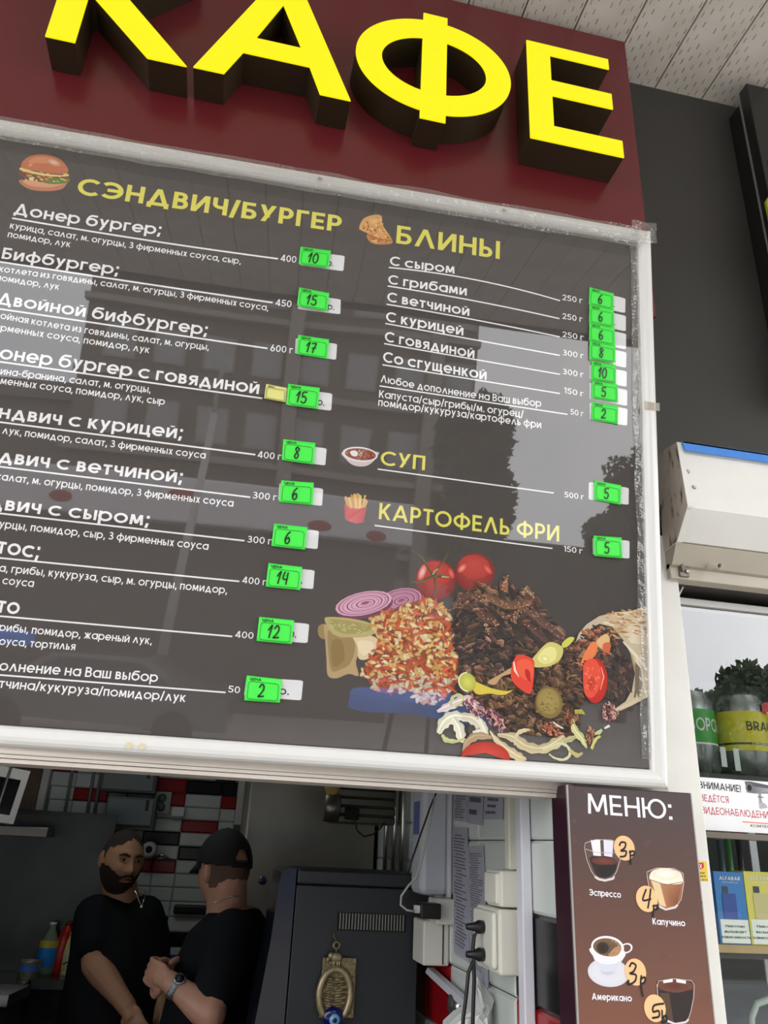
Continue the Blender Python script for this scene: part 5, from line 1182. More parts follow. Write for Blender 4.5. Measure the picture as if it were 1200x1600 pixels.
# vape boxes
EPp = YP(1.72)
sz = (EPp.hit(1128, 1474).z + EPp.hit(1200, 1478).z) / 2
def vape(x0p, x1p, col, col2, word, lb):
    a = EPp.hit(x0p, 1361); b = EPp.hit(x1p, 1364); x0 = a.x; x1 = b.x; zt = a.z
    t = thing('vape_box', lb, 'box', ((x0 + x1) / 2, 1.74, sz), 'vape boxes behind the window')
    MB().box(x0, x1, 1.72, 1.76, sz, zt, bev=.0008).build('carton', mat('carton_' + word + str(col[0]), col, .4), t)
    zs = EPp.hit(x0p + 10, 1436).z; fp = EPp.shift(.0004)
    MB().add([(x0 + .004, 1.7194, sz + .002), (x1 - .001, 1.7194, sz + .002), (x1 - .001, 1.7194, zs), (x0 + .004, 1.7194, zs)], [(0, 1, 2, 3)]).build('warning_panel', mat('warning_white', (222, 230, 220), .5), t)
    W_ = x1 - x0
    def tx(s_, u0, u1, z, cap, m, bold=.14):
        vs_, fs = text_geo(s_, bold); zl = layers(vs_, fs); a0 = min(v[0] for v in vs_); a1 = max(v[0] for v in vs_)
        pydata('box_text', [(x0 + W_ * (u0 + (u1 - u0) * (x - a0) / (a1 - a0)), 1.7188 - zl[k], z + (y - CAPB) / CAPH * cap) for k, (x, y) in enumerate(vs_)], fs, m, t)
    tx('ALFABAR', .17, .88, zt - .017, .0075, M_white, .17); tx('DISPOSABLE POD', .25, .8, zt - .0225, .0022, M_white)
    MB().box(x0 + W_ * .2, x0 + W_ * .66, 1.7186, 1.7196, zs + .001, zt - .044).build('device_picture', mat('device_' + str(col2[0]), col2, .4), t)
    MB().box(x0 + W_ * .24, x0 + W_ * .42, 1.7186, 1.7196, zt - .043, zt - .030).build('mouthpiece_picture', mat('mouthpiece', (50, 58, 70), .4), t)
    hh = (zs - sz)
    for k, s_ in enumerate(('Никотин', 'вызывает', 'зависимость')): tx(s_, .5 - .045 * len(s_) + .02, .5 + .045 * len(s_) + .02, sz + hh * (.68 - k * .22), .0052, M_pK, .15)
vape(1114, 1160, (52, 120, 186), (44, 74, 150), 'a', 'blue vape box with a nicotine warning, nearest the white post')
vape(1161, 1211, (212, 204, 96), (196, 186, 130), 'b', 'yellow vape box with a nicotine warning beside the blue one')
o = MB().box(1.03, 2.5, 1.712, 1.80, sz - .016, sz - .0005, bev=.001).build('cardboard_shelf', mat('cardboard', (170, 146, 96), .7, noise_amt=.1)); setp(o, 'cardboard display tray under the vape boxes', 'tray')
o = MB().box(1.03, 2.5, 1.75, 2.1, sz - .03, sz - .0165).build('lower_shelf', MATS['shelf_dark']); setp(o, 'dark lower shelf beneath the cardboard tray', 'shelf')
# bottles and strips behind the boxes
for k, (x, col, lb) in enumerate(((1128, (90, 110, 120), 'dark slim bottle behind the blue vape box'), (1141, (84, 160, 90), 'slim bottle with green neck behind the vape boxes'), (1158, (52, 56, 70), 'black slim bottle with a pink cap behind the vape boxes'))):
    c = YP(1.85).hit(x, 1350); t = thing('slim_bottle', lb, 'bottle', (c.x, 1.85, sz), 'bottles behind the vape boxes'); zt = YP(1.85).hit(x, 1312).z
    MB().lathe([(.0001, 0), (.016, 0), (.016, .10), (.007, .15), (.007, zt - sz)], (c.x, 1.85, sz), 14).build('glass_body', mat('bottle_%d' % k, col, .2), t, True)
    MB().lathe([(.0001, 0), (.009, 0), (.009, .016), (.0001, .016)], (c.x, 1.85, zt), 12).build('cap', mat('bottle_cap_%d' % k, ((150, 160, 160), (110, 190, 100), (226, 60, 110))[k], .4), t, True)
a = YP(1.9).hit(1170, 1310); b = YP(1.9).hit(1190, 1500)
o = MB().box(a.x, a.x + .02, 1.90, 1.905, 1.0, a.z + .05).build('light_strip', mat('strip_white', (226, 230, 236), .3)); setp(o, 'tall white strip standing behind the vape boxes', 'strip')
# chairs / wire behind lower glass
cn = thing('wire_basket', 'pale wire basket rim low behind the shop window', 'basket', (1.25, 1.95, .9))
pts = [YP(1.85).hit(*q) for q in ((1176, 1640), (1174, 1590), (1182, 1568), (1205, 1560), (1260, 1558))]
MB().tube([Vector(q) for q in pts], .008, 10).build('rim', mat('pale_plastic', (176, 190, 180), .4), cn, True)
for k in range(8):
    a = YP(1.95).hit(1133 + k * 9, 1540); MB().tube([a, a - Vector((0, 0, .25))], .004, 6).build('wire', mat('grey_wire', (120, 124, 130), .4), cn, True)
o = MB().box(1.04, 1.6, 1.9, 2.3, .8, YP(1.9).hit(1140, 1530).z, bev=.01).build('storage_crate', mat('crate_dark', (70, 76, 84), .5)); setp(o, 'dark grey crate low behind the shop glass', 'crate')

# ================================================================ KITCHEN
XW = .70; YBK = 4.6
M_tw = mat('tile_white', (206, 212, 208), .22); M_tr = mat('tile_red', (150, 18, 26), .2); M_tk = mat('tile_black', (14, 15, 17), .2)
M_grout = mat('grout', (120, 122, 118), .8)
o = MB().box(-2.4, .71, YBK, YBK + .1, 0, 2.7).build('wall_back', M_grout); setp(o, kind='structure'); wb = o
o = MB().box(XW, XW + .0115, 1.602, YBK, 0, 2.7).build('wall_side', M_grout); setp(o, kind='structure'); ws = o
o = MB().box(-2.5, -2.4, 1.66, YBK, 0, 2.7).build('wall_left', mat('kitchen_wall', (120, 116, 110), .7)); setp(o, kind='structure')
o = MB().box(-2.5, .712, 1.66, YBK, 2.60, 2.7).build('ceiling_kitchen', mat('kitchen_ceiling', (150, 150, 146), .8)); setp(o, kind='structure')
BK = YP(YBK)
def tile_mesh(w_, h, name, m, ax='y', bev=.006, th=.010):
    """bevelled tile facing -Y or -X, corner at the origin"""
    k = (round(w_, 4), round(h, 4), m.name, ax)
    if k in _tm: return _tm[k]
    g = .0015; b = bev; fr = [(g, 0, g), (w_ - g, 0, g), (w_ - g, 0, h - g), (g, 0, h - g)]
    V = [(x, -.002, z) for x, _, z in fr] + [(x, -th * .6, z) for x, _, z in fr] + [(min(max(x, g + b), w_ - g - b), -th, min(max(z, g + b), h - g - b)) for x, _, z in fr]
    Fc = [(4 * r + i, 4 * r + (i + 1) % 4, 4 * r + 4 + (i + 1) % 4, 4 * r + 4 + i) for r in (0, 1) for i in range(4)] + [(8, 9, 10, 11)]
    if ax == 'x': V = [(y, -x, z) for x, y, z in V]
    me = bpy.data.meshes.new(name); me.from_pydata(V, [], Fc); me.materials.append(m); me.update(); _tm[k] = me; return me
_tm = {}
def tile(parent, me, loc):
    o = bpy.data.objects.new('tile', me); COL.objects.link(o); o.parent = parent; o.location = loc
# rows on the back wall: z from pixel rows near px 285
rows_y = [1196, 1217.5, 1240, 1260.5, 1280.5, 1300.5, 1322, 1344, 1365.5, 1387, 1409, 1432.5, 1456.5, 1480, 1503, 1527]
rz_ = [BK.hit(285, y).z for y in rows_y]
W_, R__, K__ = M_tw, M_tr, M_tk
def bx_(px, i): return BK.hit(px, rows_y[i]).x
# column boundaries measured per row (pixels), colours between them
rows = {
 0: ([80, 124, 160, 196, 232, 295, 340, 372], [R__, W_, W_, W_, W_, W_, K__]),
 1: ([80, 119, 158, 194, 248, 293, 348, 372], [W_, W_, W_, R__, R__, K__, K__]),
 2: ([78, 115, 170, 200, 250, 291, 347, 371], [W_, R__, W_, W_, R__, W_, R__]),
 3: ([75, 112, 150, 190, 245, 288, 345, 369], [W_, W_, W_, W_, W_, W_, W_]),
 4: ([72, 108, 145, 190, 243, 285, 342, 367], [W_, W_, W_, W_, W_, R__, W_]),
 5: ([70, 105, 142, 180, 224, 282, 340, 366], [W_, W_, W_, W_, K__, W_, W_]),
 6: ([68, 103, 140, 200, 241, 280, 338, 366], [W_, W_, W_, W_, W_, K__, W_]),
 7: ([66, 101, 138, 198, 239, 276, 336, 366], [W_, W_, W_, R__, R__, W_, W_]),
 8: ([66, 101, 138, 196, 237, 274, 334, 366], [W_] * 7), 9: ([66, 101, 138, 194, 235, 271, 330, 366], [W_] * 7),
 10: ([66, 101, 138, 192, 232, 267, 330, 366], [W_] * 7), 11: ([66, 101, 138, 192, 230, 263, 327, 366], [W_, W_, W_, K__, K__, W_, W_]),
 12: ([66, 101, 138, 190, 230, 260, 324, 366], [W_, W_, W_, R__, R__, K__, W_]), 13: ([66, 101, 138, 190, 226, 257, 320, 366], [W_] * 7), 14: ([66, 101, 138, 190, 226, 257, 320, 366], [W_] * 7)}
for i, (bs, cs) in rows.items():
    for k, c in enumerate(cs):
        x0 = bx_(bs[k], i); x1 = bx_(bs[k + 1], i); tile(wb, tile_mesh(x1 - x0, rz_[i] - rz_[i + 1], 'tile', c), (x0, YBK, rz_[i + 1]))
# white trunking on the wall left of the fridge
x0 = bx_(368, 2); x1 = bx_(386, 2); z0 = BK.hit(370, 1289).z
o = MB().box(x0 + .01, x1 + .03, YBK - .07, YBK - .012, z0, 2.6, bev=.003).build('white_trunking', M_white); setp(o, 'white plastic trunking on the tiles beside the steel fridge', 'trunking')
# brown granite-look strip and white door trim at the far left
o = MB().box(BK.hit(20, 1230).x, BK.hit(64, 1230).x, YBK - .05, YBK - .002, 1.0, 2.6).build('brown_panel', mat('brown_speckled', (120, 98, 82), .7, noise_amt=.4, noise_scale=120)); setp(o, 'brown speckled wall panel behind the steel splashback', 'panel')
o = MB().box(BK.hit(64, 1230).x + .005, BK.hit(77, 1230).x, YBK - .06, YBK - .012, 1.0, 2.6, bev=.003).build('trim_7', M_white); setp(o, kind='structure')
o = MB().box(-2.39, BK.hit(18, 1230).x, YBK - .03, YBK - .002, 0, 2.6).build('grey_panel', mat('grey_blue_panel', (96, 104, 108), .5)); setp(o, 'grey wall panel behind the white framed appliance', 'panel')
# electric cabinets
M_ec = mat('cabinet_grey', (92, 100, 98), .4)
def ecab(x0p, x1p, y0p, y1p, lb):
    a = YP(4.38).hit(x0p, y0p); b = YP(4.38).hit(x1p, y1p); t = thing('electric_cabinet', lb, 'cabinet', ((a.x + b.x) / 2, 4.5, b.z), 'grey electric cabinets on the tiled wall')
    MB().box(a.x, b.x, 4.40, YBK - .012, b.z, a.z, bev=.004).build('body', M_ec, t)
    MB().box(a.x + .006, b.x - .012, 4.385, 4.399, b.z + .01, a.z - .01, bev=.003).build('door', mat('cabinet_door', (112, 120, 120), .35), t)
    MB().box(b.x - .05, b.x - .035, 4.378, 4.386, (a.z + b.z) / 2 + .01, (a.z + b.z) / 2 + .06, bev=.002).build('lock', M_black, t)
ecab(163, 241, 1196, 1240, 'upper grey electric cabinet above the men')
ecab(168, 238, 1243, 1294, 'lower grey electric cabinet directly above the bearded man')
# pipes on tiles
for px, lb in ((112, 'first thin grey pipe on the tiles from the brown panel'), (147, 'second thin grey pipe on the tiles near the cabinets'), (158, 'third thin grey pipe on the tiles, hugging the cabinets')):
    a = BK.hit(px + (2 if px < 130 else 0), 1200); b = BK.hit(px - 9, 1272); o = MB().tube([Vector((a.x, YBK - .03, a.z + .3)), Vector((b.x, YBK - .03, b.z - .1))], .008, 8).build('wall_pipe', mat('pipe_grey', (130, 134, 130), .4), None, True); setp(o, lb, 'pipe', 'pipes on the back wall')
# sockets near the cabinets
t = thing('socket_block', 'double white wall socket block right of the electric cabinets', 'socket', tuple(YP(4.55).hit(251, 1255)))
a = YP(4.55).hit(241, 1236); b = YP(4.55).hit(264, 1272); MB().box(a.x, b.x, 4.55, 4.588, b.z, a.z, bev=.004).build('housing', mat('socket_white', (176, 178, 172), .4), t)
for dz_ in (.3, .7):
    c = Vector(((a.x + b.x) / 2, 4.55, b.z + (a.z - b.z) * dz_)); MB().lathe([(.0001, 0), (.02, 0), (.023, .004), (.0001, .004)], c, 14, Matrix.Rotation(math.radians(90), 3, 'X')).build('outlet', MATS['cabinet_door'], t, True)
a = YP(4.52).hit(269, 1260); b = YP(4.52).hit(287, 1276); o = MB().box(a.x, b.x, 4.54, 4.588, b.z, a.z, bev=.004).build('switch_box', M_white); setp(o, 'small bright white switch box on the tiles', 'switch')
# paper towel roll on a holder
c = YP(4.53).hit(234, 1327); t = thing('paper_roll', 'white paper roll on the tiled wall beside the bearded man', 'paper roll', tuple(c))
Mx = Matrix.Rotation(math.radians(90), 3, 'X')
MB().lathe([(.018, -.06), (.036, -.06), (.036, .06), (.018, .06)], c, 24, Mx).build('roll', mat('paper_white', (190, 190, 184), .8), t, True); MB().lathe([(.0001, -.05), (.017, -.05), (.017, .062), (.0001, .062)], c, 16, Mx).build('core', M_dark, t, True)
a = YP(4.57).hit(252, 1342); o = MB().tube([a + Vector((-.04, 0, 0)), a + Vector((0, -.02, .02)), a + Vector((.05, 0, -.01))], .009, 8).build('tap', mat('chrome', (170, 170, 165), .2, metal=.9), None, True); setp(o, 'small chrome tap on the tiles beside the paper roll', 'tap')
# black handle rail on tiles
a = YP(4.55).hit(271, 1421); b = YP(4.55).hit(330, 1421); o = MB().box(a.x, b.x, 4.55, 4.588, a.z - .022, a.z + .022, bev=.01).build('knife_rack', M_black); setp(o, 'black magnetic knife bar on the white tiles between the two men', 'rack')
# blue sponge cloth
a = YP(4.52).hit(252, 1494); b = YP(4.52).hit(282, 1512); o = MB().box(a.x, b.x, 4.5, 4.592, b.z - .03, a.z, bev=.006).build('blue_brush', mat('blue_plastic', (20, 50, 150), .6, bump=.6, bump_scale=90)); setp(o, 'blue brush hanging on the tiles between the two men', 'brush')

# fridge of brushed steel
M_st = mat('brushed_steel', (160, 158, 146), .38, metal=.55, noise_amt=.3, noise_scale=2.5, bump=.15, bump_scale=4)
FP = YP(3.42)
fx0 = FP.hit(391, 1230).x; fx1 = XW - .012
fr = thing('steel_fridge', 'tall brushed steel fridge beside the tiled wall', 'fridge', ((fx0 + fx1) / 2, 3.6, 0))
MB().box(fx0, fx1 - .012, 3.44, 4.06, .05, 2.35, bev=.006).build('body', M_st, fr)
MB().box(fx0 + .003, fx1 - .015, 3.42, 3.439, .1, 2.34, bev=.005).build('door', M_st, fr)
for sx in (fx0 + .05, fx1 - .15): MB().lathe([(.0001, 0), (.02, 0), (.02, .06), (.0001, .06)], (sx, 3.52, 0), 10).build('foot', M_black, fr, True)
c = FP.hit(390, 1375); MB().lathe([(.0001, 0), (.016, 0), (.016, .006), (.0001, .006)], (c.x + .05, 3.419, c.z), 16, Mx).build('badge', mat('badge_blue', (80, 84, 120), .3, metal=.5), fr, True)
# side wall far tiles + chrome pipes by the fridge
def side_tiles(y0, y1, zs, cols):
    for (za, zb_), row in zip(zip(zs[:-1], zs[1:]), cols):
        n = len(row)
        for k, c in enumerate(row):
            w_ = (y1 - y0) / n; tile(ws, tile_mesh(w_, za - zb_, 'tile', c, 'x'), (XW, y0 + (k + 1) * w_, zb_))
zz = [2.35, 2.20, 2.04, 1.915, 1.79, 1.665, 1.55]
side_tiles(2.85, 3.45, zz, [[W_, W_], [W_, W_], [R__, W_], [W_, R__], [W_, W_], [W_, W_]])
side_tiles(1.604, 2.85, [2.30, 2.02, 1.732, 1.588], [[W_] * 5, [W_] * 5, [W_] * 5])
side_tiles(1.604, 2.85, [1.588, 1.418, 1.25, 1.08], [[K__, W_, W_, W_, W_], [R__, W_, W_, R__, R__], [W_] * 5])
for k, (px, y) in enumerate(((604, 3.3), (617, 3.1), (630, 3.05))):
    a = hX(px, 1300, XW - .03); o = MB().tube([Vector((XW - .03, a.y, 1.2)), Vector((XW - .03, a.y, 2.5))], .011, 10).build('chrome_pipe', MATS['chrome'], None, True); setp(o, ('farthest chrome pipe in the gap beside the steel fridge', 'middle chrome pipe in the gap beside the steel fridge', 'chrome pipe nearest the white boiler')[k], 'pipe', 'chrome pipes beside the fridge')
# steel tray rack with insulation at the top
GPp = YP(3.0)
t = thing('extractor_box', 'steel ribbed extractor unit with a hanging cable under the ceiling', 'extractor', tuple(GPp.hit(570, 1250)))
a = GPp.hit(520, 1225); b = GPp.hit(640, 1280)
prof_ = [(0, 0), (0, -.03), (.02, -.045), (.02, -.06), (.05, -.075), (.05, -.095), (.25, -.095), (.25, 0)]
m = MB()
zt_ = GPp.hit(560, 1234).z + .005
for k in range(4):
    m.box(a.x + .015, .66, 2.99 + k * .004, 3.2, zt_ - .0 - (k + 1) * .03, zt_ - k * .03 - .006, bev=.003)
m.build('ribs', mat('dull_steel', (112, 110, 100), .35, metal=.8), t)
MB().box(a.x, .66, 3.01, 3.22, zt_ - .115, zt_ + .03, bev=.004).build('case', mat('case_dark', (60, 58, 52), .5), t)
MB().lathe([(.0001, -.004), (.045, -.004), (.05, .0), (.05, .05), (.0001, .05)], GPp.hit(528, 1262), 20, Matrix.Rotation(math.radians(-90), 3, 'Y')).build('end_cap', MATS['dull_steel'], t, True)
MB().box(a.x + .05, a.x + .10, 2.97, 2.99, zt_ - .11, zt_ - .07, bev=.004).build('dark_port', M_dark, t)
q = [GPp.hit(*s_) for s_ in ((543, 1262), (551, 1278), (556, 1298), (566, 1307), (580, 1304), (592, 1294), (598, 1285))]
MB().tube([v + Vector((0, -.03, 0)) for v in q], .003, 8).build('cable', M_black, t, True)
o = MB().ell(GPp.hit(524, 1226) + Vector((-.012, -.01, .0)), (.03, .026, .045)).build('foam_lump', mat('yellow_foam', (170, 150, 84), .9, bump=.8, bump_scale=60), None, True); setp(o, 'yellow foam lump on the corner of the extractor unit', 'foam')
# dark cabinet (coffee machine back) in front
YK = 2.5
KP = YP(YK)
t = thing('dark_vending_cabinet', 'big dark cabinet with vent slots and a hanging horseshoe charm', 'cabinet', (.45, 2.7, 0))
x0 = KP.hit(464, 1380).x; x1 = min(KP.hit(655, 1380).x, XW - .03); zt_ = KP.hit(550, 1361).z
M_cab = mat('cabinet_charcoal', (36, 40, 44), .45, noise_amt=.1, noise_scale=4); M_cab2 = mat('cabinet_gloss_side', (26, 30, 42), .18, noise_amt=.3, noise_scale=6)
MB().box(x0, x1, YK, 2.82, 0, zt_ - .042, bev=.003).build('body', M_cab, t)
MB().box(x0, x1, YK - .004, 2.82, zt_ - .04, zt_, bev=.006).build('top_band', M_cab, t)
# bulging gloss side
a_ = [KP.hit(464, 1600).x, 0]
zz_ = [0, 1.05, KP.hit(400, 1600).z, KP.hit(425, 1470).z, KP.hit(437, 1380).z, zt_ - .012, zt_]
xx_ = [KP.hit(380, 1600).x, KP.hit(385, 1600).x, KP.hit(398, 1600).x, KP.hit(423, 1470).x, KP.hit(436, 1380).x, KP.hit(440, 1364).x, KP.hit(448, 1359).x]
poly = [Vector((x, YK - .001, z)) for x, z in zip(xx_, zz_)] + [Vector((x0 - .004, YK - .001, zt_)), Vector((x0 - .004, YK - .001, 0))]
MB().prism(poly, (0, .30, 0)).build('side_panel', M_cab2, t)
# vent slots
v0 = KP.hit(530, 1425); v1 = KP.hit(632, 1455)
n = 22
for k in range(n):
    x = v0.x + (v1.x - v0.x) * (k + .5) / n; MB().box(x - .0022, x + .0018, YK - .0025, YK + .002, v1.z, v0.z - .002, bev=.0008).build('vent_louvre', mat('louvre_grey', (132, 132, 126), .4), t)
m = MB().box(v0.x - .004, v1.x + .004, YK - .001, YK + .002, v1.z - .003, v0.z); m.build('vent_recess', M_dark, t)
# horseshoe amulet
HP = YP(YK - .02)
am = thing('horseshoe_charm', 'bronze horseshoe charm with elephant and blue eye bead hanging on the dark cabinet', 'charm', tuple(HP.hit(526, 1530)))
M_br = mat('aged_bronze', (150, 136, 100), .4, metal=.6, noise_amt=.4, noise_scale=80, bump=.5, bump_scale=200)
a = HP.hit(504, 1496); b = HP.hit(553, 1592)
MB().box(a.x + .002, b.x, YK - .014, YK - .006, b.z, a.z, bev=.002).build('back_plate', M_br, am)
c = HP.hit(523, 1554); pts = []
for i in range(25):
    an = math.radians(-60 + 300 * i / 24); pts.append(Vector((c.x + .044 * math.cos(an), YK - .02, c.z + .062 * math.sin(an))))
MB().tube(pts, .009, 8).build('horseshoe', mat('pale_bronze', (176, 160, 124), .35, metal=.5, noise_amt=.3, noise_scale=90), am, True)
for i in range(7):
    for sx in (-1, 1):
        z = c.z + .035 - i * .013; MB().tube([Vector((c.x, YK - .018, z)), Vector((c.x + sx * .030 * (1 - abs(i - 3) * .04), YK - .018, z + .004))], .0035, 6).build('rib', M_br, am, True)
m = MB(); e = HP.hit(525, 1496)
m.ell(e, (.017, .007, .012)); m.ell(e + Vector((-.015, -.002, .004)), (.008, .006, .009)); m.tube([e + Vector((-.02, 0, .002)), e + Vector((-.024, 0, -.012))], .003, 6)
for dx in (-.009, -.004, .005, .011): m.tube([e + Vector((dx, 0, -.006)), e + Vector((dx, 0, -.022))], .0032, 6)
m.build('elephant', mat('pale_bronze', (0, 0, 0)), am, True)
m = MB(); r0 = HP.hit(526, 1477)
pts = [r0 + Vector((.0085 * math.cos(2 * math.pi * i / 16), 0, .0085 * math.sin(2 * math.pi * i / 16))) for i in range(17)]
m.tube(pts, .0032, 6, False); m.tube([r0 + Vector((0, 0, -.01)), e + Vector((0, 0, .01))], .002, 6); m.tube([HP.hit(526, 1470), HP.hit(521, 1463), HP.hit(523, 1457)], .0016, 6)
m.build('ring', M_br, am, True)
c = HP.hit(520, 1590); MB().lathe([(.0001, .008), (.014, .006), (.026, .003), (.028, 0), (.0001, -.002)], c + Vector((0, -.008, 0)), 24, Mx).build('eye_bead', mat('cobalt_glass', (18, 22, 92), .1), am, True)
MB().lathe([(.0001, .0022), (.014, .0014), (.0145, 0), (.0001, -.001)], c + Vector((.003, -.0155, -.003)), 20, Mx).build('bead_iris', mat('bead_light', (120, 180, 226), .2), am, True); MB().ell(c + Vector((.003, -.019, -.003)), (.006, .002, .006)).build('bead_pupil', mat('bead_dark', (14, 20, 60), .2), am, True)
# boiler on the side wall
def sidebox(name, lb, cat, px0, px1, pyt, pyb, X, m, bev=.01, group=None):
    """box fixed on the side wall: its left face at X, spanning the y range seen between px0 (far) and px1 (near)"""
    a = hX(px0, (pyt + pyb) / 2, X); b = hX(px1, (pyt + pyb) / 2, X); zt = hX(px1, pyt, X).z; zb_ = hX(px1, pyb, X).z
    o = MB().box(X, XW - .011, b.y, a.y, zb_, zt, bev=bev).build(name, m); setp(o, lb, cat, group); return a.y, b.y, zb_, zt
wh = thing('water_heater', 'white wall water heater high on the side wall above the dark cabinet', 'water heater', (.66, 2.55, 1.58))
yh0 = hX(702, 1390, .688).y; xh = hY(657, 1390, yh0).x; yh1 = hX(641, 1385, xh).y; zb_ = hY(690, 1400, yh0).z
MB().box(xh, XW - .012, yh0, yh1, zb_, 2.2, bev=.015).build('tank', mat('heater_white', (196, 200, 208), .35), wh)
MB().box(xh - .001, xh - .0002, yh0 + .25 * (yh1 - yh0), yh0 + .8 * (yh1 - yh0), hY(650, 1303, yh0).z, hY(650, 1250, yh0).z).build('info_label', mat('label_blue', (96, 110, 168), .5), wh)
# cables over the heater
q = [(686, 1228), (672, 1262), (655, 1310), (643, 1345), (638, 1365)]
o = MB().tube([YP(2.30).hit(*s_) for s_ in q], .0026, 8).build('black_cable', M_black, None, True); setp(o, 'thin black cable hanging down past the water heater', 'cable')
q = [(680, 1245), (670, 1290), (660, 1340), (650, 1372), (638, 1384), (627, 1400), (626, 1414), (636, 1422), (648, 1424)]
o = MB().tube([YP(2.28).hit(*s_) for s_ in q], .003, 8).build('white_cable', mat('cable_white', (190, 190, 184), .4), None, True); setp(o, 'white cable looping below the water heater into the black charger', 'cable')
# charger and sockets
a = YP(2.28).hit(658, 1411); b = YP(2.28).hit(684, 1437)
ch = thing('charger', 'black plug charger with a white USB end on the side wall socket', 'charger', tuple((a + b) / 2))
MB().box(a.x, b.x + .01, 2.28, 2.33, b.z, a.z, bev=.004).build('body', M_black, ch); u_ = YP(2.28).hit(650, 1419); MB().box(u_.x, a.x + .002, 2.29, 2.31, u_.z - .013, u_.z + .006, bev=.002).build('usb_plug', M_white, ch)
def sock(name, lb, x0p, x1p, y0p, y1p, Y, dep=.05, m=None):
    Y = hX(x1p, (y0p + y1p) / 2, .689).y
    a = YP(Y).hit(x0p, y0p); b = YP(Y).hit(x1p, y1p); t = thing(name, lb, 'socket', (b.x, Y, b.z), 'white socket boxes on the side wall')
    MB().box(a.x, XW - .011, Y, Y + dep, b.z, a.z, bev=.005).build('housing', m or mat('socket_cream', (222, 220, 208), .4), t); return t, a, b, Y
t, a, b, Y_ = sock('socket_box', 'white socket box holding the black charger', 682, 711, 1404, 1446, 2.25, .09)
t, a, b, Y_ = sock('socket_box', 'white socket box with chamfered foot under the charger', 662, 702, 1438, 1510, 2.22, .12)
MB().box(a.x + .055, a.x + .058, Y_ - .002, Y_ + .003, b.z + .004, a.z - .01).build('slot', M_dark, t)
t, a, b, Y_ = sock('socket_box', 'upper white socket box near the vertical white trunking', 782, 812, 1360, 1419, 1.84, .10)
MB().box(a.x - .008, a.x + .004, Y_ + .01, Y_ + .09, b.z + .006, a.z - .006, bev=.003).build('face_plate', MATS['socket_cream'], t)
t, a, b, Y_ = sock('socket_box', 'large lower white socket box with two black plugs', 780, 816, 1421, 1526, 1.80, .16)
MB().box(a.x - .012, a.x, Y_ + .01, Y_ + .15, b.z + .01, a.z - .006, bev=.006).build('face_plate', MATS['socket_cream'], t)
ax_ = a.x - .012; YPL = Y_ + .07
for k, py in enumerate((1449, 1492)):
    y = YPL; z = YP(y).hit(770, py).z
    pg = thing('power_plug', ('upper', 'lower')[k] + ' black power plug in the large socket box, its cable hanging down', 'plug', (ax_ - .02, y, z), 'plugs in the large socket box')
    MB().lathe([(.0001, 0), (.013, 0), (.014, .012), (.009, .022), (.006, .04), (.0001, .04)], (ax_ - .0005, y, z), 12, Matrix.Rotation(math.radians(-90), 3, 'Y')).build('plug_body', M_black, pg, True)
    st_x = ax_ - .04
    pts = [Vector((st_x + .004, y, z))] + [YP(y).hit(*s_) for s_ in (((748, 1452), (741, 1462), (739, 1480), (741, 1530), (739, 1590), (738, 1640)) if k == 0 else ((748, 1494), (740, 1500), (732, 1520), (728, 1560), (724, 1590), (720, 1640)))]
    pts = [Vector(q_) for q_ in spline([tuple(v) for v in pts], 4)] if False else pts
    MB().tube(pts, .0042, 8).build('cable', M_black, pg, True)
# vertical trunkings and rail on the side wall
M_tk1 = mat('trunk_white', (214, 214, 222), .35)
a = hX(832, 1400, .688); o = MB().box(hY(816, 1400, a.y).x, XW - .012, a.y, a.y + .035, .9, 2.35, bev=.003).build('cable_trunking', M_tk1); setp(o, 'tall white cable trunking running down beside the black and red tiles', 'trunking')
a = hX(808, 1300, .688); o = MB().box(hY(795, 1300, a.y).x, XW - .012, a.y, a.y + .03, YP(a.y).hit(800, 1359).z, 2.35, bev=.003).build('cable_trunking', mat('trunk_cream', (214, 212, 196), .4)); setp(o, 'cream cable trunking ending on the upper socket box', 'trunking')
a = hX(706, 1300, .688); o = MB().box(XW - .022, XW - .012, a.y - .005, a.y + .02, YP(2.4).hit(700, 1402).z, 2.35, bev=.003).build('cable_trunking', M_tk1); setp(o, 'white cable trunking beside the water heater', 'trunking')
# taped papers
M_pp = mat('taped_paper', (168, 168, 180), .6, noise_amt=.06); M_tx = mat('paper_text', (84, 84, 96), .7)
SP = XP(XW - .0125)
def paper(pts, lb, lines, seed):
    t = thing('taped_notice', lb, 'paper notice', tuple(SP.hit(*pts[0])), 'paper notices taped on the side wall')
    q = [SP.hit(*s_) for s_ in pts]; MB().prism(q, (-.0016, 0, 0)).build('sheet', M_pp, t)
    rr = random.Random(seed); m = MB(); n = lines
    for k in range(n):
        f = .06 + .88 * k / n; l0 = .12 + (.1 if rr.random() < .3 else 0); l1 = rr.uniform(.6, .92)
        P_ = lambda s_, g: (q[0] * (1 - s_) + q[1] * s_) * (1 - g) + (q[3] * (1 - s_) + q[2] * s_) * g + Vector((-.0022, 0, 0))
        x = l0
        while x < l1:
            e = min(l1, x + rr.uniform(.04, .12)); m.add([P_(x, f), P_(e, f), P_(e, f + .35 / n), P_(x, f + .35 / n)], [(0, 1, 2, 3)]); x = e + .02
    m.build('printed_lines', M_tx, t, recalc=False)
paper([(709, 1240), (731, 1242), (730, 1284), (710, 1282)], 'short taped notice under the beam beside the trunking', 9, 1)
paper([(732, 1242), (755, 1244), (754, 1290), (731, 1286)], 'blank looking taped sheet under the beam in the middle', 2, 2)
paper([(757, 1244), (787, 1247), (786, 1280), (756, 1280)], 'taped sheet under the beam nearest the socket boxes', 3, 3)
paper([(707, 1292), (731, 1294), (734, 1505), (710, 1488)], 'long taped notice reaching down beside the charger', 34, 4)
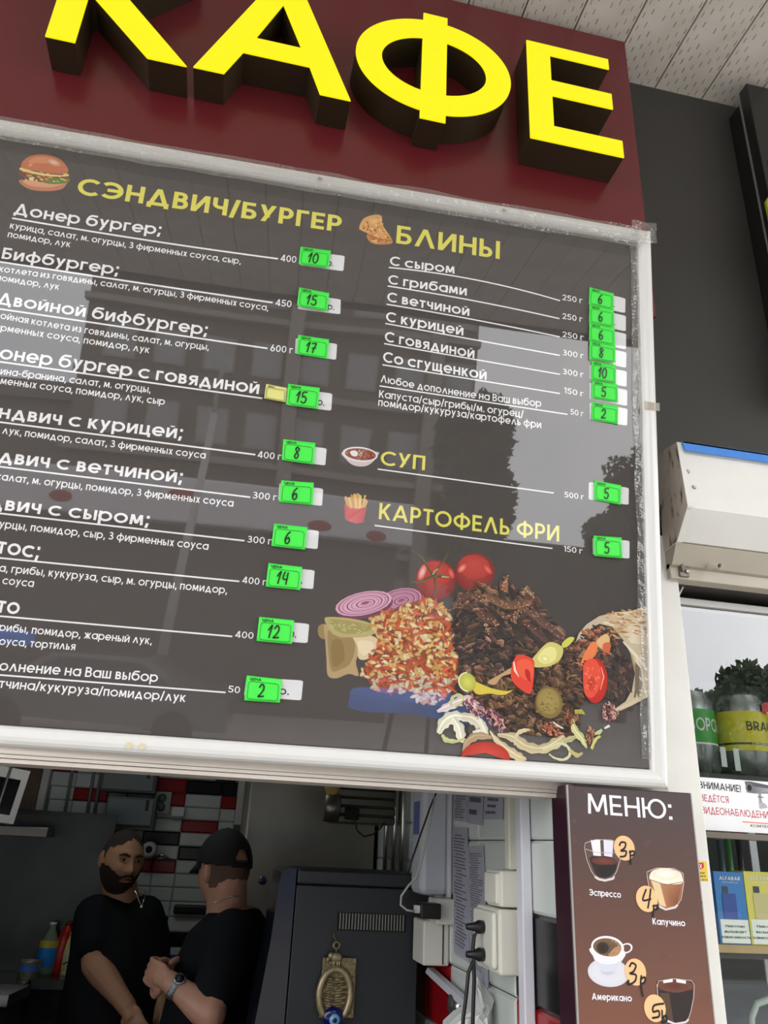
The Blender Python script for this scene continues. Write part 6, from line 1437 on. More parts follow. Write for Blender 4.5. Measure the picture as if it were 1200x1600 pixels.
paper([(731, 1322), (756, 1321), (764, 1545), (736, 1520)], 'longest taped notice with dense lines behind the hanging cables', 48, 5)
# bag and horizontal rail, round knob
PB = YP(2.0)
bag = [(700, 1600), (716, 1585), (738, 1572), (742, 1548), (738, 1520), (744, 1518), (754, 1535), (773, 1555), (770, 1570), (771, 1600), (771, 1660), (690, 1660)]
V = []; Fc = []
q = [PB.hit(*s_) for s_ in bag]; cc = sum(q, Vector()) / len(q) + Vector((0, -.05, 0))
m = MB()
rr = random.Random(3)
rings_ = 6; n = len(q)
for k in range(rings_):
    f = k / (rings_ - 1)
    for v in q:
        p_ = v.lerp(Vector((cc.x, v.y, cc.z)), f * .9); V.append(p_ + Vector((0, -.05 * math.sin(f * 1.57) + rr.uniform(-.008, .008), rr.uniform(-.004, .004))))
for k in range(rings_ - 1):
    for i in range(n): a = k * n + i; b = k * n + (i + 1) % n; Fc.append((a, b, b + n, a + n))
Fc.append(tuple(range((rings_ - 1) * n, rings_ * n)))
m.add(V, Fc); m.add([v + Vector((0, .04, 0)) for v in q], [tuple(range(n))])
o = m.build('plastic_bag', mat('white_bag', (206, 208, 206), .35)); setp(o, 'crumpled white plastic bag below the taped notices', 'bag')
a = hX(690, 1520, XW - .03); b = hX(790, 1600, XW - .03)
o = MB().prism([SP.hit(684, 1512) + Vector((-.03, 0, 0)), SP.hit(760, 1578) + Vector((-.03, 0, 0)), SP.hit(760, 1592) + Vector((-.03, 0, 0)), SP.hit(680, 1520) + Vector((-.03, 0, 0))], (.018, 0, 0)).build('sloping_rail', M_tk1); setp(o, 'pale sloping rail low on the side wall below the socket boxes', 'rail')
kn = thing('oval_steel_knob', 'oval chrome handle sitting low on the side wall', 'knob', tuple(hX(712, 1570, XW - .04)))
c = hX(712, 1570, XW - .03); MB().ell(c, (.02, .045, .03)).build('dome', MATS['chrome'], kn, True); MB().ell(c + Vector((.008, .02, -.004)), (.014, .05, .038)).build('rim', M_black, kn, True)
# front worktop with dark appliance silhouettes hidden below frame is left out: only what shows
# left: splashback, hood, appliance, counter
YP4 = YP(4.2)
M_dst = mat('dark_steel', (66, 70, 68), .3, metal=.7, noise_amt=.45, noise_scale=2.5, bump=.2, bump_scale=3)
a = YP4.hit(24, 1263); b = YP4.hit(184, 1274); c = YP4.hit(156, 1400)
q = [Vector((-2.2, 4.2, a.z)), Vector((a.x, 4.2, a.z)), Vector((b.x, 4.2, b.z)), Vector((b.x - .01, 4.2, 1.5)), Vector((c.x, 4.2, c.z)), Vector((c.x, 4.2, .95)), Vector((-2.2, 4.2, .95))]
sp = thing('steel_splashback', 'large dark steel splashback behind the bearded man', 'splashback', (-1.2, 4.2, .95))
MB().prism(q, (0, .02, 0)).build('sheet', M_dst, sp); MB().prism([q[1] + Vector((-.8, -.004, 0)), q[2] + Vector((0, -.004, 0)), q[2] + Vector((0, -.004, -.012)), q[1] + Vector((-.8, -.004, -.012))], (0, .03, 0)).build('top_edge', M_dst, sp)
a = YP(4.1).hit(-200, 1290); b = YP(4.1).hit(78, 1298); o = MB().box(-2.0, b.x, 4.05, 4.19, b.z - .03, b.z + .012, bev=.003).build('steel_shelf', mat('dull_steel2', (120, 118, 108), .3, metal=.8)); setp(o, 'thin steel wall shelf below the white framed appliance', 'shelf')
a = YP(3.6).hit(37, 1212); b = YP(3.6).hit(20, 1288)
ap = thing('glass_door_appliance', 'white framed appliance with a dark glass door cut by the picture edge', 'appliance', (-1.1, 3.75, b.z))
Mt = Matrix.Translation(Vector((a.x, 3.6, b.z))) @ Matrix.Rotation(math.radians(16), 4, 'Z') @ Matrix.Rotation(math.radians(6), 4, 'Y')
hh = a.z - b.z
MB().box(-.60, 0, .03, .32, 0, hh + .02, M=Mt, bev=0).build('body', M_white, ap)
def fr_(x0, x1, z0, z1, nm, m, d0=-.01, d1=.03): MB().box(x0, x1, d0, d1, z0, z1, M=Mt).build(nm, m, ap)
fr_(-.60, 0, hh - .02, hh + .02, 'door_frame', M_white); fr_(-.60, 0, 0, .03, 'door_frame', M_white); fr_(-.024, 0, .03, hh - .02, 'door_frame', M_white); fr_(-.6, -.565, .045, hh - .02, 'door_frame', M_white)
fr_(-.565, -.024, .03, hh - .02, 'door_glass', mat('dark_glass', (24, 26, 28), .08, spec=.8), 0, .02)
a = YP(3.4).hit(20, 1190); b = YP(3.4).hit(-3, 1262); o = MB().tube([a + (a - b) * .5, a, b, b + (b - a)], .006, 8).build('hanging_rod', MATS['chrome'], None, True); setp(o, 'slanting steel rod crossing the white framed appliance', 'rod')
# counter
ct = thing('back_counter', 'stainless steel back counter with bottles on it', 'counter', (-1.1, 3.9, 0))
zc = 1.13
MB().box(-2.3, -.66, 3.12, 4.19, zc - .04, zc, bev=.004).box(-.659, -.40, 4.0, 4.19, zc - .04, zc, bev=.004).build('worktop', mat('worktop_steel', (112, 116, 114), .2, metal=.85, noise_amt=.3, noise_scale=4), ct)
MB().box(-2.3, -.68, 3.17, 4.19, .05, zc - .042).build('base', mat('counter_base', (60, 62, 62), .5), ct)
def on_counter(px, py): return ZP(zc).hit(px, py)
c = on_counter(43, 1529)
sc_ = (c - CAM).length / F
def at(px, py, y): return YP(y).hit(px, py)
yb_ = c.y
cn_ = thing('tin_can', 'open tin can with a blue label at the counter edge', 'tin can', tuple(c)); r_ = 12.5 * sc_; h_ = at(43, 1500, yb_).z - zc
MB().lathe([(r_ * .97, 0), (r_, .003), (r_, h_ - .003), (r_ * 1.02, h_), (r_ * .93, h_), (r_ * .93, h_ - .012), (.0001, h_ - .014)], c, 24).build('tin', mat('tin_metal', (190, 182, 160), .25, metal=.7), cn_, True)
wrap_label(cn_, c.x, c.y, r_ + .0006, c.z + h_ * .42, c.z + h_ * .82, mat('tin_label_blue', (60, 110, 190), .5), 'label', 200, 330)
c = on_counter(69, 1522); yb_ = c.y; sc_ = (c - CAM).length / F
bt = thing('water_bottle', 'clear bottle with a bright blue label and white cap', 'bottle', tuple(c)); r_ = 12 * sc_; H_ = at(76, 1441, yb_).z - zc
MB().lathe([(.0001, 0), (r_, 0), (r_ * 1.02, H_ * .1), (r_, H_ * .55), (r_ * .55, H_ * .78), (r_ * .32, H_ * .9), (r_ * .32, H_ * .96)], c, 24).build('bottle_body', mat('bottle_plastic', (120, 140, 120), .15, spec=.8), bt, True)
wrap_label(bt, c.x, c.y, r_ * 1.03, c.z + H_ * .16, c.z + H_ * .52, mat('bright_blue_label', (20, 130, 220), .45), 'label', 150, 390); wrap_label(bt, c.x, c.y, r_ * 1.035, c.z + H_ * .52, c.z + H_ * .66, mat('label_gold', (196, 180, 60), .45), 'label', 150, 390)
MB().lathe([(.0001, 0), (r_ * .36, 0), (r_ * .36, H_ * .05), (.0001, H_ * .05)], c + Vector((0, 0, H_ * .95)), 16).build('cap', M_white, bt, True)
def leaning(name, lb, px, py, tx_, ty_, rpx, col, capc, prof_):
    c = on_counter(px, py); yb_ = c.y; sc_ = (c - CAM).length / F; top = at(tx_, ty_, yb_); ax = (top - c); H_ = ax.length; Rm = ax.normalized().to_track_quat('Z', 'Y').to_matrix(); r_ = rpx * sc_
    t = thing(name, lb, 'bottle', tuple(c)); MB().lathe([(r_ * a_, H_ * b_) for a_, b_ in prof_], c, 22, Rm).build('bottle_body', col, t, True)
    return t, c, Rm, r_, H_
t, c, Rm, r_, H_ = leaning('ketchup_bottle', 'red squeeze sauce bottle leaning on the counter', 88, 1522, 108, 1444, 10, mat('sauce_red', (176, 24, 18), .3), None, [(.0001, 0), (.95, 0), (1.05, .1), (1.0, .45), (.85, .75), (.6, .9), (.42, .94), (.4, 1)])
MB().lathe([(r_ * .45, H_ * .985), (r_ * .4, H_ * 1.03), (.0001, H_ * 1.04)], c, 14, Rm).build('cap', mat('sauce_red_cap', (120, 16, 14), .4), t, True)
t, c, Rm, r_, H_ = leaning('sauce_bottle', 'pale yellow sauce bottle behind the bearded man', 109, 1523, 116, 1456, 12, mat('mayo', (206, 206, 140), .4), None, [(.0001, 0), (1, 0), (1.02, .1), (.98, .5), (.7, .8), (.4, .92), (.35, 1)])
wrap_label(t, c.x, c.y, r_ * 1.08, c.z + H_ * .15, c.z + H_ * .5, mat('mayo_label', (196, 206, 160), .5), 'label', 180, 380)
m = MB()
for k in range(7): a_ = math.radians(235 + k * 12); m.ell((c.x + r_ * 1.09 * math.cos(a_), c.y + r_ * 1.09 * math.sin(a_), c.z + H_ * (.28 + .04 * math.sin(k * 2.3))), (.006, .003, .004), None, 8, 5)
m.build('label_olives', mat('olive_dark', (40, 60, 30), .5), t, True)
# pans / tray at counter front
c = on_counter(12, 1565); pn = thing('steel_tray', 'empty steel tray on the counter below the tin can', 'tray', tuple(c))
Mt = Matrix.Translation(c) @ Matrix.Rotation(math.radians(-8), 4, 'Z')
m = MB()
for x0_, x1_, y0_, y1_, z0_, z1_ in ((-.45, .03, -.1, .12, 0, .003), (-.45, .03, -.104, -.1, 0, .035), (-.45, .03, .12, .124, 0, .035), (.03, .034, -.104, .124, 0, .035), (-.454, -.45, -.104, .124, 0, .035)): m.box(x0_, x1_, y0_, y1_, z0_ + .001, z1_ + .001, M=Mt)
m.build('tray_body', mat('tray_steel', (120, 122, 118), .25, metal=.85), pn)
# kitchen fill: dim area light added to brighten the room, no fixture seen
la = bpy.data.lights.new('kitchen_fill', 'AREA'); la.shape = 'RECTANGLE'; la.size = 1.0; la.size_y = .12; la.energy = KITCHEN; la.color = (.93, 1.0, .97)
lo = bpy.data.objects.new('kitchen_fill', la); COL.objects.link(lo); lo.location = (-.6, 3.3, 2.56)

# ================================================================ PEOPLE
def remesh(name, mb, vox, m, parent, smooth_it=2, disp=None):
    me = bpy.data.meshes.new(name); me.from_pydata([tuple(v) for v in mb.v], [], mb.f); me.update()
    bm = bmesh.new(); bm.from_mesh(me); bmesh.ops.recalc_face_normals(bm, faces=bm.faces); bm.to_mesh(me); bm.free()
    o = bpy.data.objects.new(name, me); COL.objects.link(o)
    md = o.modifiers.new('r', 'REMESH'); md.mode = 'VOXEL'; md.voxel_size = vox; md.use_smooth_shade = True
    if smooth_it: s_ = o.modifiers.new('s', 'SMOOTH'); s_.iterations = smooth_it; s_.factor = .5
    dg = bpy.context.evaluated_depsgraph_get()
    m2 = bpy.data.meshes.new_from_object(o.evaluated_get(dg), depsgraph=dg)
    bpy.data.objects.remove(o); bpy.data.meshes.remove(me)
    m2.materials.clear(); m2.name = name
    if disp:
        for v in m2.vertices: v.co += v.normal * disp(v.co)
    return link(name, m2, m, parent, True)
def loft(mb, secs, M, n=28):
    """secs: (z, cx, cy, rx, ry) ellipses stacked; M local->world"""
    V = []; Fc = []
    for z, cx_, cy_, rx_, ry_ in secs:
        for k in range(n):
            a = 2 * math.pi * k / n; ca, sa = math.cos(a), math.sin(a)
            V.append(M @ Vector((cx_ + rx_ * math.copysign(abs(ca) ** .85, ca), cy_ + ry_ * math.copysign(abs(sa) ** .85, sa), z)))
    for i in range(len(secs) - 1):
        for k in range(n): a = i * n + k; b = i * n + (k + 1) % n; Fc.append((a, b, b + n, a + n))
    Fc.append(tuple(range(n - 1, -1, -1))); Fc.append(tuple(range((len(secs) - 1) * n, len(secs) * n)))
    return mb.add(V, Fc)
def chain(mb, pts, rs, n=14):
    """tapered limb with rounded ends"""
    pts = [Vector(p) for p in pts]; P_ = []; Q = []
    for i in range(len(pts) - 1):
        for k in range(6):
            t = k / 6; s_ = t; P_.append(pts[i].lerp(pts[i + 1], s_)); Q.append(rs[i] + (rs[i + 1] - rs[i]) * (3 * t * t - 2 * t * t * t))
    P_.append(pts[-1]); Q.append(rs[-1])
    mb.tube(P_, Q, n)
    for p, r_ in ((pts[0], rs[0]), (pts[-1], rs[-1])): mb.ell(p, (r_, r_, r_), None, 12, 8)
    for p, r_ in zip(pts[1:-1], rs[1:-1]): mb.ell(p, (r_ * 1.0, r_ * 1.0, r_ * 1.0), None, 12, 8)
    return mb
def head_pt(d, w_=1.0, off=0.0):
    rx_, ry_, rz__ = .079 * w_, .099, .120
    p = Vector((d.x * rx_, d.y * ry_, d.z * rz__)); k = max(0, -d.z)
    p.x *= 1 - (.26 - .12 * (w_ - 1) * 10) * k ** 1.6
    if d.y < 0: p.y *= 1 - .30 * k
    p.x *= 1 - .06 * max(0, d.z) ** 2
    if d.y > 0:
        g = lambda cx_, cz_, wx, wz, a: a * math.exp(-((p.x - cx_) / wx) ** 2 - ((p.z - cz_) / wz) ** 2)
        dy = g(0, -.030, .013, .016, .026) + g(0, -.006, .009, .026, .013) + g(0, .033, .05, .012, .007) + g(.032, .008, .017, .013, -.011) + g(-.032, .008, .017, .013, -.011)
        dy += g(0, -.063, .024, .011, .009) + g(0, -.0635, .022, .003, -.005) + g(0, -.098, .024, .018, .012) + g(.043, -.028, .02, .02, .006) + g(-.043, -.028, .02, .02, .006) + g(.018, -.034, .008, .008, .006) + g(-.018, -.034, .008, .008, .006)
        p.y += dy * min(1, d.y * 2)
    n_ = Vector((d.x / rx_, d.y / ry_, d.z / rz__)).normalized()
    return p + n_ * off
def head_mesh(mb, M, w_=1.0, sel=None, off=0.0, seg=96, rings=72, close=False):
    V = []; Fc = []; D_ = []
    for i in range(rings + 1):
        th = math.pi * i / rings
        for k in range(seg):
            a = 2 * math.pi * k / seg; d = Vector((math.sin(th) * math.cos(a), math.sin(th) * math.sin(a), math.cos(th))); D_.append(d)
            o_ = off(d) if callable(off) else off
            V.append(M @ head_pt(d, w_, o_))
    for i in range(rings):
        for k in range(seg):
            a = i * seg + k; b = i * seg + (k + 1) % seg; f = (a, a + seg, b + seg, b)
            if sel is None or all(sel(D_[q]) for q in f): Fc.append(f)
    return mb.add(V, Fc)
def frame_m(loc, fwd, pitch=0, roll=0):
    ang = math.atan2(-fwd[0], fwd[1])
    return Matrix.Translation(loc) @ Matrix.Rotation(ang, 4, 'Z') @ Matrix.Rotation(math.radians(pitch), 4, 'X') @ Matrix.Rotation(math.radians(roll), 4, 'Y')
def hand(mb, wrist, palm_dir, normal, thumb_side, curl=50, size=1.0, rolls=None):
    """palm and five separate curled fingers; normal = direction the fingers curl towards"""
    d = Vector(palm_dir).normalized(); n_ = Vector(normal); n_ = (n_ - d * n_.dot(d)).normalized(); s_ = d.cross(n_) * thumb_side
    wr = Vector(wrist); c = wr + d * .048 * size
    R_ = Matrix((s_, d, n_)).transposed()
    mb.ell(c, (.042 * size, .052 * size, .019 * size), R_, 16, 10)
    mb.tube([wr - d * .02, c], [.028 * size, .030 * size], 12)
    for i, (o_, ln) in enumerate(((.031, .072), (.011, .080), (-.010, .074), (-.030, .058))):
        p0 = wr + d * .085 * size + s_ * o_ * size; a = math.radians(curl + 6 * i) * .55; pts = [p0 - d * .02 * size, p0]; an = a * .6; dirv = d
        for seg_ in (.46, .30, .24):
            dirv = (d * math.cos(an) + n_ * math.sin(an)); pts.append(pts[-1] + dirv * ln * seg_ * size); an += a
        chain(mb, pts, [.0105 * size, .0100 * size, .0092 * size, .0085 * size, .0072 * size], 10)
    t0 = wr + d * .03 * size + s_ * .034 * size; t1 = t0 + (d * .6 + s_ * .65 + n_ * .35).normalized() * .036 * size; t2 = t1 + (d * .85 + s_ * .1 + n_ * .5).normalized() * .030 * size; t3 = t2 + (d * .8 - s_ * .2 + n_ * .55).normalized() * .022 * size
    chain(mb, [t0, t1, t2, t3], [.014 * size, .0125 * size, .011 * size, .009 * size], 10)
M_skin1 = mat('skin_tan', (176, 130, 98), .5, noise_amt=.05, noise_scale=30); M_skin2 = mat('skin_ruddy', (190, 142, 118), .5, noise_amt=.05, noise_scale=30)
M_tee = mat('black_cotton', (17, 19, 23), .85, spec=.2); M_tr_ = mat('dark_trousers', (20, 22, 26), .9); M_hair = mat('dark_stubble', (58, 46, 40), .9, bump=.6, bump_scale=300); M_beard = mat('beard_dark', (44, 33, 27), .95, bump=.9, bump_scale=260)
def folds(a, sc_): return lambda co: a * noise.noise(Vector((co.x * sc_, co.y * sc_, co.z * sc_ * .55)))
def legs_and_shoes(body, trou, M, root, hipz, w_):
    for sx in (-1, 1):
        hp = M @ Vector((sx * .10 * w_, 0, hipz)); kn_ = M @ Vector((sx * .12 * w_, .02, .50)); an_ = M @ Vector((sx * .13 * w_, -.02, .08))
        chain(body, [hp, kn_, an_], [.078 * w_, .052 * w_, .036 * w_]); chain(trou, [hp, kn_, an_ + Vector((0, 0, .02))], [.105 * w_, .075 * w_, .066 * w_])
        f0 = M @ Vector((sx * .13 * w_, .07, .045)); q = (M.to_3x3() @ Vector((0, 1, 0))).normalized(); ang = math.atan2(q.y, q.x)
        MB().ell(f0 + Vector((0, 0, .002)), (.15, .052, .045), Matrix.Rotation(ang, 3, 'Z'), 16, 10).build('shoe', M_black, root, True)

# ---- bearded man
Y1 = 3.72
hc = hY(190, 1344, Y1)
fw1 = Vector((.50, -.87)); Mh = frame_m(hc, fw1, -4, -3)
p1 = thing('person', 'bearded man in a black T-shirt with a chain, facing the man in the cap', 'person', (hc.x - .02, Y1 + .06, 0))
tc_ = hY(186, 1480, Y1 + .06); Mt = frame_m(Vector((tc_.x, Y1 + .06, 0)), Vector((.62, -.78)))
wz = 1.0
secs = [(.86, 0, .0, .17, .14), (.95, 0, .02, .185, .165), (1.05, 0, .035, .19, .18), (1.15, 0, .03, .185, .165), (1.26, 0, .015, .185, .145), (1.34, 0, .0, .185, .125), (1.41, 0, -.01, .165, .10), (1.455, 0, -.02, .115, .075), (1.48, 0, -.02, .07, .06)]
body = MB(); loft(body, secs, Mt); head_mesh(body, Mh, 1.08)
nk = hY(196, 1400, Y1 + .03); chain(body, [nk + Vector((-.01, .03, -.05)), hc + Vector((-.01, .03, -.04))], [.075, .068], 18)
for sx in (-1, 1):
    e_ = Mh @ Vector((sx * .086, -.006, -.004)); body.ell(e_, (.008, .020, .033), (Mh.to_3x3() @ Matrix.Rotation(math.radians(sx * 14), 3, 'Z')), 12, 10)
sR = hY(146, 1428, Y1 - .02); eR = hY(149, 1506, Y1 - .10); wR = hY(199, 1573, Y1 - .22)
sL = Mt @ Vector((-.185, -.01, 1.38)); sL = hY(230, 1428, Y1 + .02); eL = hY(246, 1510, Y1 + .08); wL = hY(250, 1580, Y1 - .06)
chain(body, [sR, eR, wR], [.066, .054, .034]); chain(body, [sL, eL, wL], [.062, .05, .033])
hd = (wR - eR).normalized(); hand(body, wR, hd + Vector((.1, 0, -.4)), Vector((.6, .6, -.2)), -1, 55, 1.0)
hd = (wL - eL).normalized(); hand(body, wL, hd, Vector((-.7, -.2, -.2)), 1, 55, 1.0)
trou = MB(); loft(trou, [(.80, 0, 0, .185, .155), (.90, 0, .005, .19, .165), (.97, 0, .015, .195, .175)], Mt)
legs_and_shoes(body, trou, Mt, p1, .84, 1.1)
remesh('body', body, .005, M_skin1, p1, 1)
tee = MB(); g_ = .016
loft(tee, [(.93, 0, .02, .185 + g_, .17 + g_)] + [(z, a, b, c_ + g_, d_ + g_) for z, a, b, c_, d_ in secs[2:7]] + [(1.452, 0, -.02, .125, .085), (1.475, 0, -.02, .088, .075)], Mt)
hem = sR.lerp(eR, .62); chain(tee, [sR + Vector((.01, 0, -.005)), hem], [.080, .074], 18); hemL = sL.lerp(eL, .62); chain(tee, [sL + Vector((-.01, 0, -.005)), hemL], [.076, .07], 18)
remesh('t_shirt', tee, .009, M_tee, p1, 3, folds(.009, 9)); remesh('trousers', trou, .012, M_tr_, p1, 3, folds(.006, 8))
hairm = MB(); head_mesh(hairm, Mh, 1.08, lambda d: (d.z > .74 - .42 * abs(d.x) + .05 * noise.noise(d * 9)) if d.y > .25 else d.z > (-.42 if d.y < -.1 else -.05 + .3 * max(0, d.y)), .0014); hairm.build('hair', M_hair, p1, True, recalc=False)
br_ = MB(); head_mesh(br_, Mh, 1.08, lambda d: d.y > -.12 and d.z < -.30 - .32 * max(0, d.y - .55) + .35 * max(0, abs(d.x) - .45) and not (abs(d.x) < .27 and -.60 < d.z < -.40 and d.y > .6), lambda d: .004 + .012 * max(0, -d.z - .35) + .0015 * noise.noise(d * 14)); br_.build('beard', M_beard, p1, True, recalc=False)
mo = MB(); mo.tube([Mh @ Vector((-.032, .088, -.062)), Mh @ Vector((-.015, .1035, -.050)), Mh @ Vector((0, .107, -.049)), Mh @ Vector((.015, .1035, -.050)), Mh @ Vector((.032, .088, -.062))], [.003, .0065, .004, .0065, .003], 8); mo.build('moustache', M_beard, p1, True)
for sx in (-1, 1):
    ey = MB(); ey.ell(Mh @ Vector((sx * .032, .0785, .008)), (.0115, .0115, .0070), Mh.to_3x3()); eo = ey.build('eye', mat('eye_white', (150, 138, 126), .4), p1, True)
    MB().ell(Mh @ Vector((sx * .033 + .001, .0895, .008)), (.0055, .003, .0055), Mh.to_3x3()).build('iris', mat('iris_dark', (40, 26, 18), .2), eo, True)
    MB().tube([Mh @ Vector((sx * .045, .079, .011)), Mh @ Vector((sx * .032, .090, .0175)), Mh @ Vector((sx * .018, .083, .011))], [.002, .0035, .002], 6).build('eyelid', M_skin1, p1, True)
    MB().tube([Mh @ Vector((sx * .052, .080, .024)), Mh @ Vector((sx * .034, .096, .030)), Mh @ Vector((sx * .014, .100, .023))], [.0025, .005, .004], 8).build('eyebrow', M_beard, p1, True)
MB().tube([Mh @ Vector((-.020, .098, -.068)), Mh @ Vector((0, .106, -.069)), Mh @ Vector((.020, .098, -.068))], [.002, .0048, .002], 8).build('lower_lip', mat('lip', (160, 96, 84), .5), p1, True)
MB().tube([Mh @ Vector((-.018, .102, -.0625)), Mh @ Vector((0, .1085, -.062)), Mh @ Vector((.018, .102, -.0625))], [.001, .002, .001], 6).build('mouth_line', M_dark, p1, True)
pn_ = hY(221, 1417, Y1 - .115); q = [hY(203, 1380, Y1 - .05), hY(212, 1394, Y1 - .09), pn_]; q2 = [hY(228, 1392, Y1 - .03), hY(226, 1402, Y1 - .08), pn_]
m = MB(); m.tube(q, .002, 6); m.tube(q2, .002, 6); m.ell(pn_, (.006, .003, .007)); m.build('neck_chain', mat('silver', (200, 200, 196), .2, metal=.9), p1, True)

# ---- man in the cap
Y2 = 3.10
hc = hY(350, 1362, Y2); fw2 = Vector((-.62, .78)); Mh = frame_m(hc, fw2, -6, 3)
p2 = thing('person', 'man in a black cap and black T-shirt with a wristwatch, seen from behind', 'person', (hc.x + .02, Y2, 0))
tc_ = hY(348, 1490, Y2); Mt = frame_m(Vector((tc_.x + .01, Y2 + .03, 0)), Vector((-.80, .55)))
secs = [(.86, 0, .0, .165, .13), (.95, 0, .015, .17, .145), (1.05, 0, .02, .17, .15), (1.15, 0, .015, .175, .14), (1.26, 0, .0, .185, .13), (1.34, 0, -.01, .19, .12), (1.41, 0, -.02, .17, .10), (1.46, 0, -.025, .11, .075), (1.49, 0, -.02, .07, .062)]
body = MB(); loft(body, secs, Mt); head_mesh(body, Mh, 1.03)
nk = hY(355, 1425, Y2 + .02); chain(body, [nk + Vector((0, 0, -.03)), Mh @ Vector((0, -.025, -.03))], [.072, .068], 18)
for sx in (-1, 1): body.ell(Mh @ Vector((sx * .083, -.004, -.006)), (.009, .019, .032), (Mh.to_3x3() @ Matrix.Rotation(math.radians(sx * 16), 3, 'Z')), 12, 10)
sA = hY(362, 1462, Y2 - .13); eA = hY(328, 1584, Y2 - .26); wA = hY(264, 1533, Y2 - .20)
sB = Mt @ Vector((.19, -.01, 1.37)); eB = hY(300, 1575, Y2 + .24); wB = hY(272, 1520, Y2 - .02)
chain(body, [sA, eA, wA], [.060, .050, .031]); chain(body, [sB, eB, wB], [.060, .048, .030])
hd = (hY(238, 1520, Y2 - .15) - wA).normalized(); hand(body, wA, hd, Vector((.1, .9, .1)), 1, 78, .98)
hd = (hY(243, 1508, Y2 - .08) - wB).normalized(); hand(body, wB, hd, Vector((-.1, -.8, -.3)), 1, 80, .95)
trou = MB(); loft(trou, [(.80, 0, 0, .175, .145), (.90, 0, .005, .178, .15), (.97, 0, .01, .18, .155)], Mt)
legs_and_shoes(body, trou, Mt, p2, .84, 1.0)
remesh('body', body, .005, M_skin2, p2, 1)
tee = MB()
loft(tee, [(.93, 0, .015, .17 + g_, .145 + g_)] + [(z, a, b, c_ + g_, d_ + g_) for z, a, b, c_, d_ in secs[2:7]] + [(1.455, 0, -.022, .122, .088), (1.482, 0, -.02, .084, .076)], Mt)
chain(tee, [sA + Vector((0, .02, 0)), sA.lerp(eA, .72)], [.085, .074], 18); chain(tee, [sB, sB.lerp(eB, .7)], [.078, .07], 18)
remesh('t_shirt', tee, .009, M_tee, p2, 3, folds(.010, 8)); remesh('trousers', trou, .012, M_tr_, p2, 3, folds(.006, 8))
h_ = MB(); head_mesh(h_, Mh, 1.03, lambda d: d.z > -.50 and d.y < .12 - .5 * max(0, -d.z) and d.z < .3, .0015); h_.build('hair', mat('cropped_hair', (96, 74, 62), .9), p2, True, recalc=False)
cap = MB()
def capsel(d): return d.z > .13 + .10 * d.y and not (d.y < -.80 and .18 < d.z < .50 and abs(d.x) < .34 * math.sqrt(max(0, 1 - ((d.z - .13) / .40) ** 2)))
M_cap = mat('black_cap_cloth', (14, 15, 17), .8)
head_mesh(cap, Mh, 1.03, capsel, lambda d: .008 + .016 * max(0, d.z) + .010 * max(0, d.y) * max(0, d.z)); co = cap.build('cap', M_cap, p2, True, recalc=False)
md = co.modifiers.new('thick', 'SOLIDIFY'); md.thickness = .003; md.offset = -1
V = []; Fc = []; n = 14
for i in range(n + 1):
    a = math.radians(20 + 140 * i / n); d0 = Vector((math.cos(a), math.sin(a), .22)).normalized(); pin = head_pt(d0, 1.03, .008)
    ext = .055 * math.sin(math.radians(180 * i / n)) ** .7
    V += [Mh @ pin, Mh @ (pin + Vector((0, ext, -.010 - .012 * abs(math.cos(a)) - ext * .25)))]
    if i: Fc.append((2 * i - 2, 2 * i, 2 * i + 1, 2 * i - 1))
bo = pydata('cap_bill', V, Fc, M_cap, co, True); md = bo.modifiers.new('thick', 'SOLIDIFY'); md.thickness = .004
MB().ell(Mh @ Vector((0, 0, .142)), (.007, .007, .005)).build('cap_button', M_cap, co, True)
# watch
ax = (wA - eA).normalized(); wc = wA - ax * .035; Rm = ax.to_track_quat('Z', 'Y').to_matrix()
wt_ = MB().lathe([(.036, -.010), (.0385, -.010), (.0385, .010), (.036, .010)], wc, 28, Rm).build('watch_band', mat('watch_steel', (186, 190, 192), .25, metal=.9, bump=.5, bump_scale=300), p2, True)
nrm = (CAM - wc); nrm = (nrm - ax * nrm.dot(ax)).normalized(); nrm = (nrm * .7 + Vector((0, 0, .7))); nrm = (nrm - ax * nrm.dot(ax)).normalized(); Rw = nrm.to_track_quat('Z', 'Y').to_matrix()
MB().lathe([(.0001, 0), (.019, 0), (.019, .006), (.016, .008), (.0001, .008)], wc + nrm * .035, 24, Rw).build('watch_case', MATS['watch_steel'], wt_, True); MB().lathe([(.0001, 0), (.015, 0), (.0001, .0006)], wc + nrm * .0434, 20, Rw).build('watch_dial', mat('watch_dial', (40, 46, 60), .2), wt_, True)
pts = [hY(*s_, Y2 - .085) for s_ in ((330, 1412), (342, 1408), (352, 1402), (364, 1400), (374, 1401))]
MB().tube(pts, .0018, 6).build('neck_chain', MATS['silver'], p2, True)

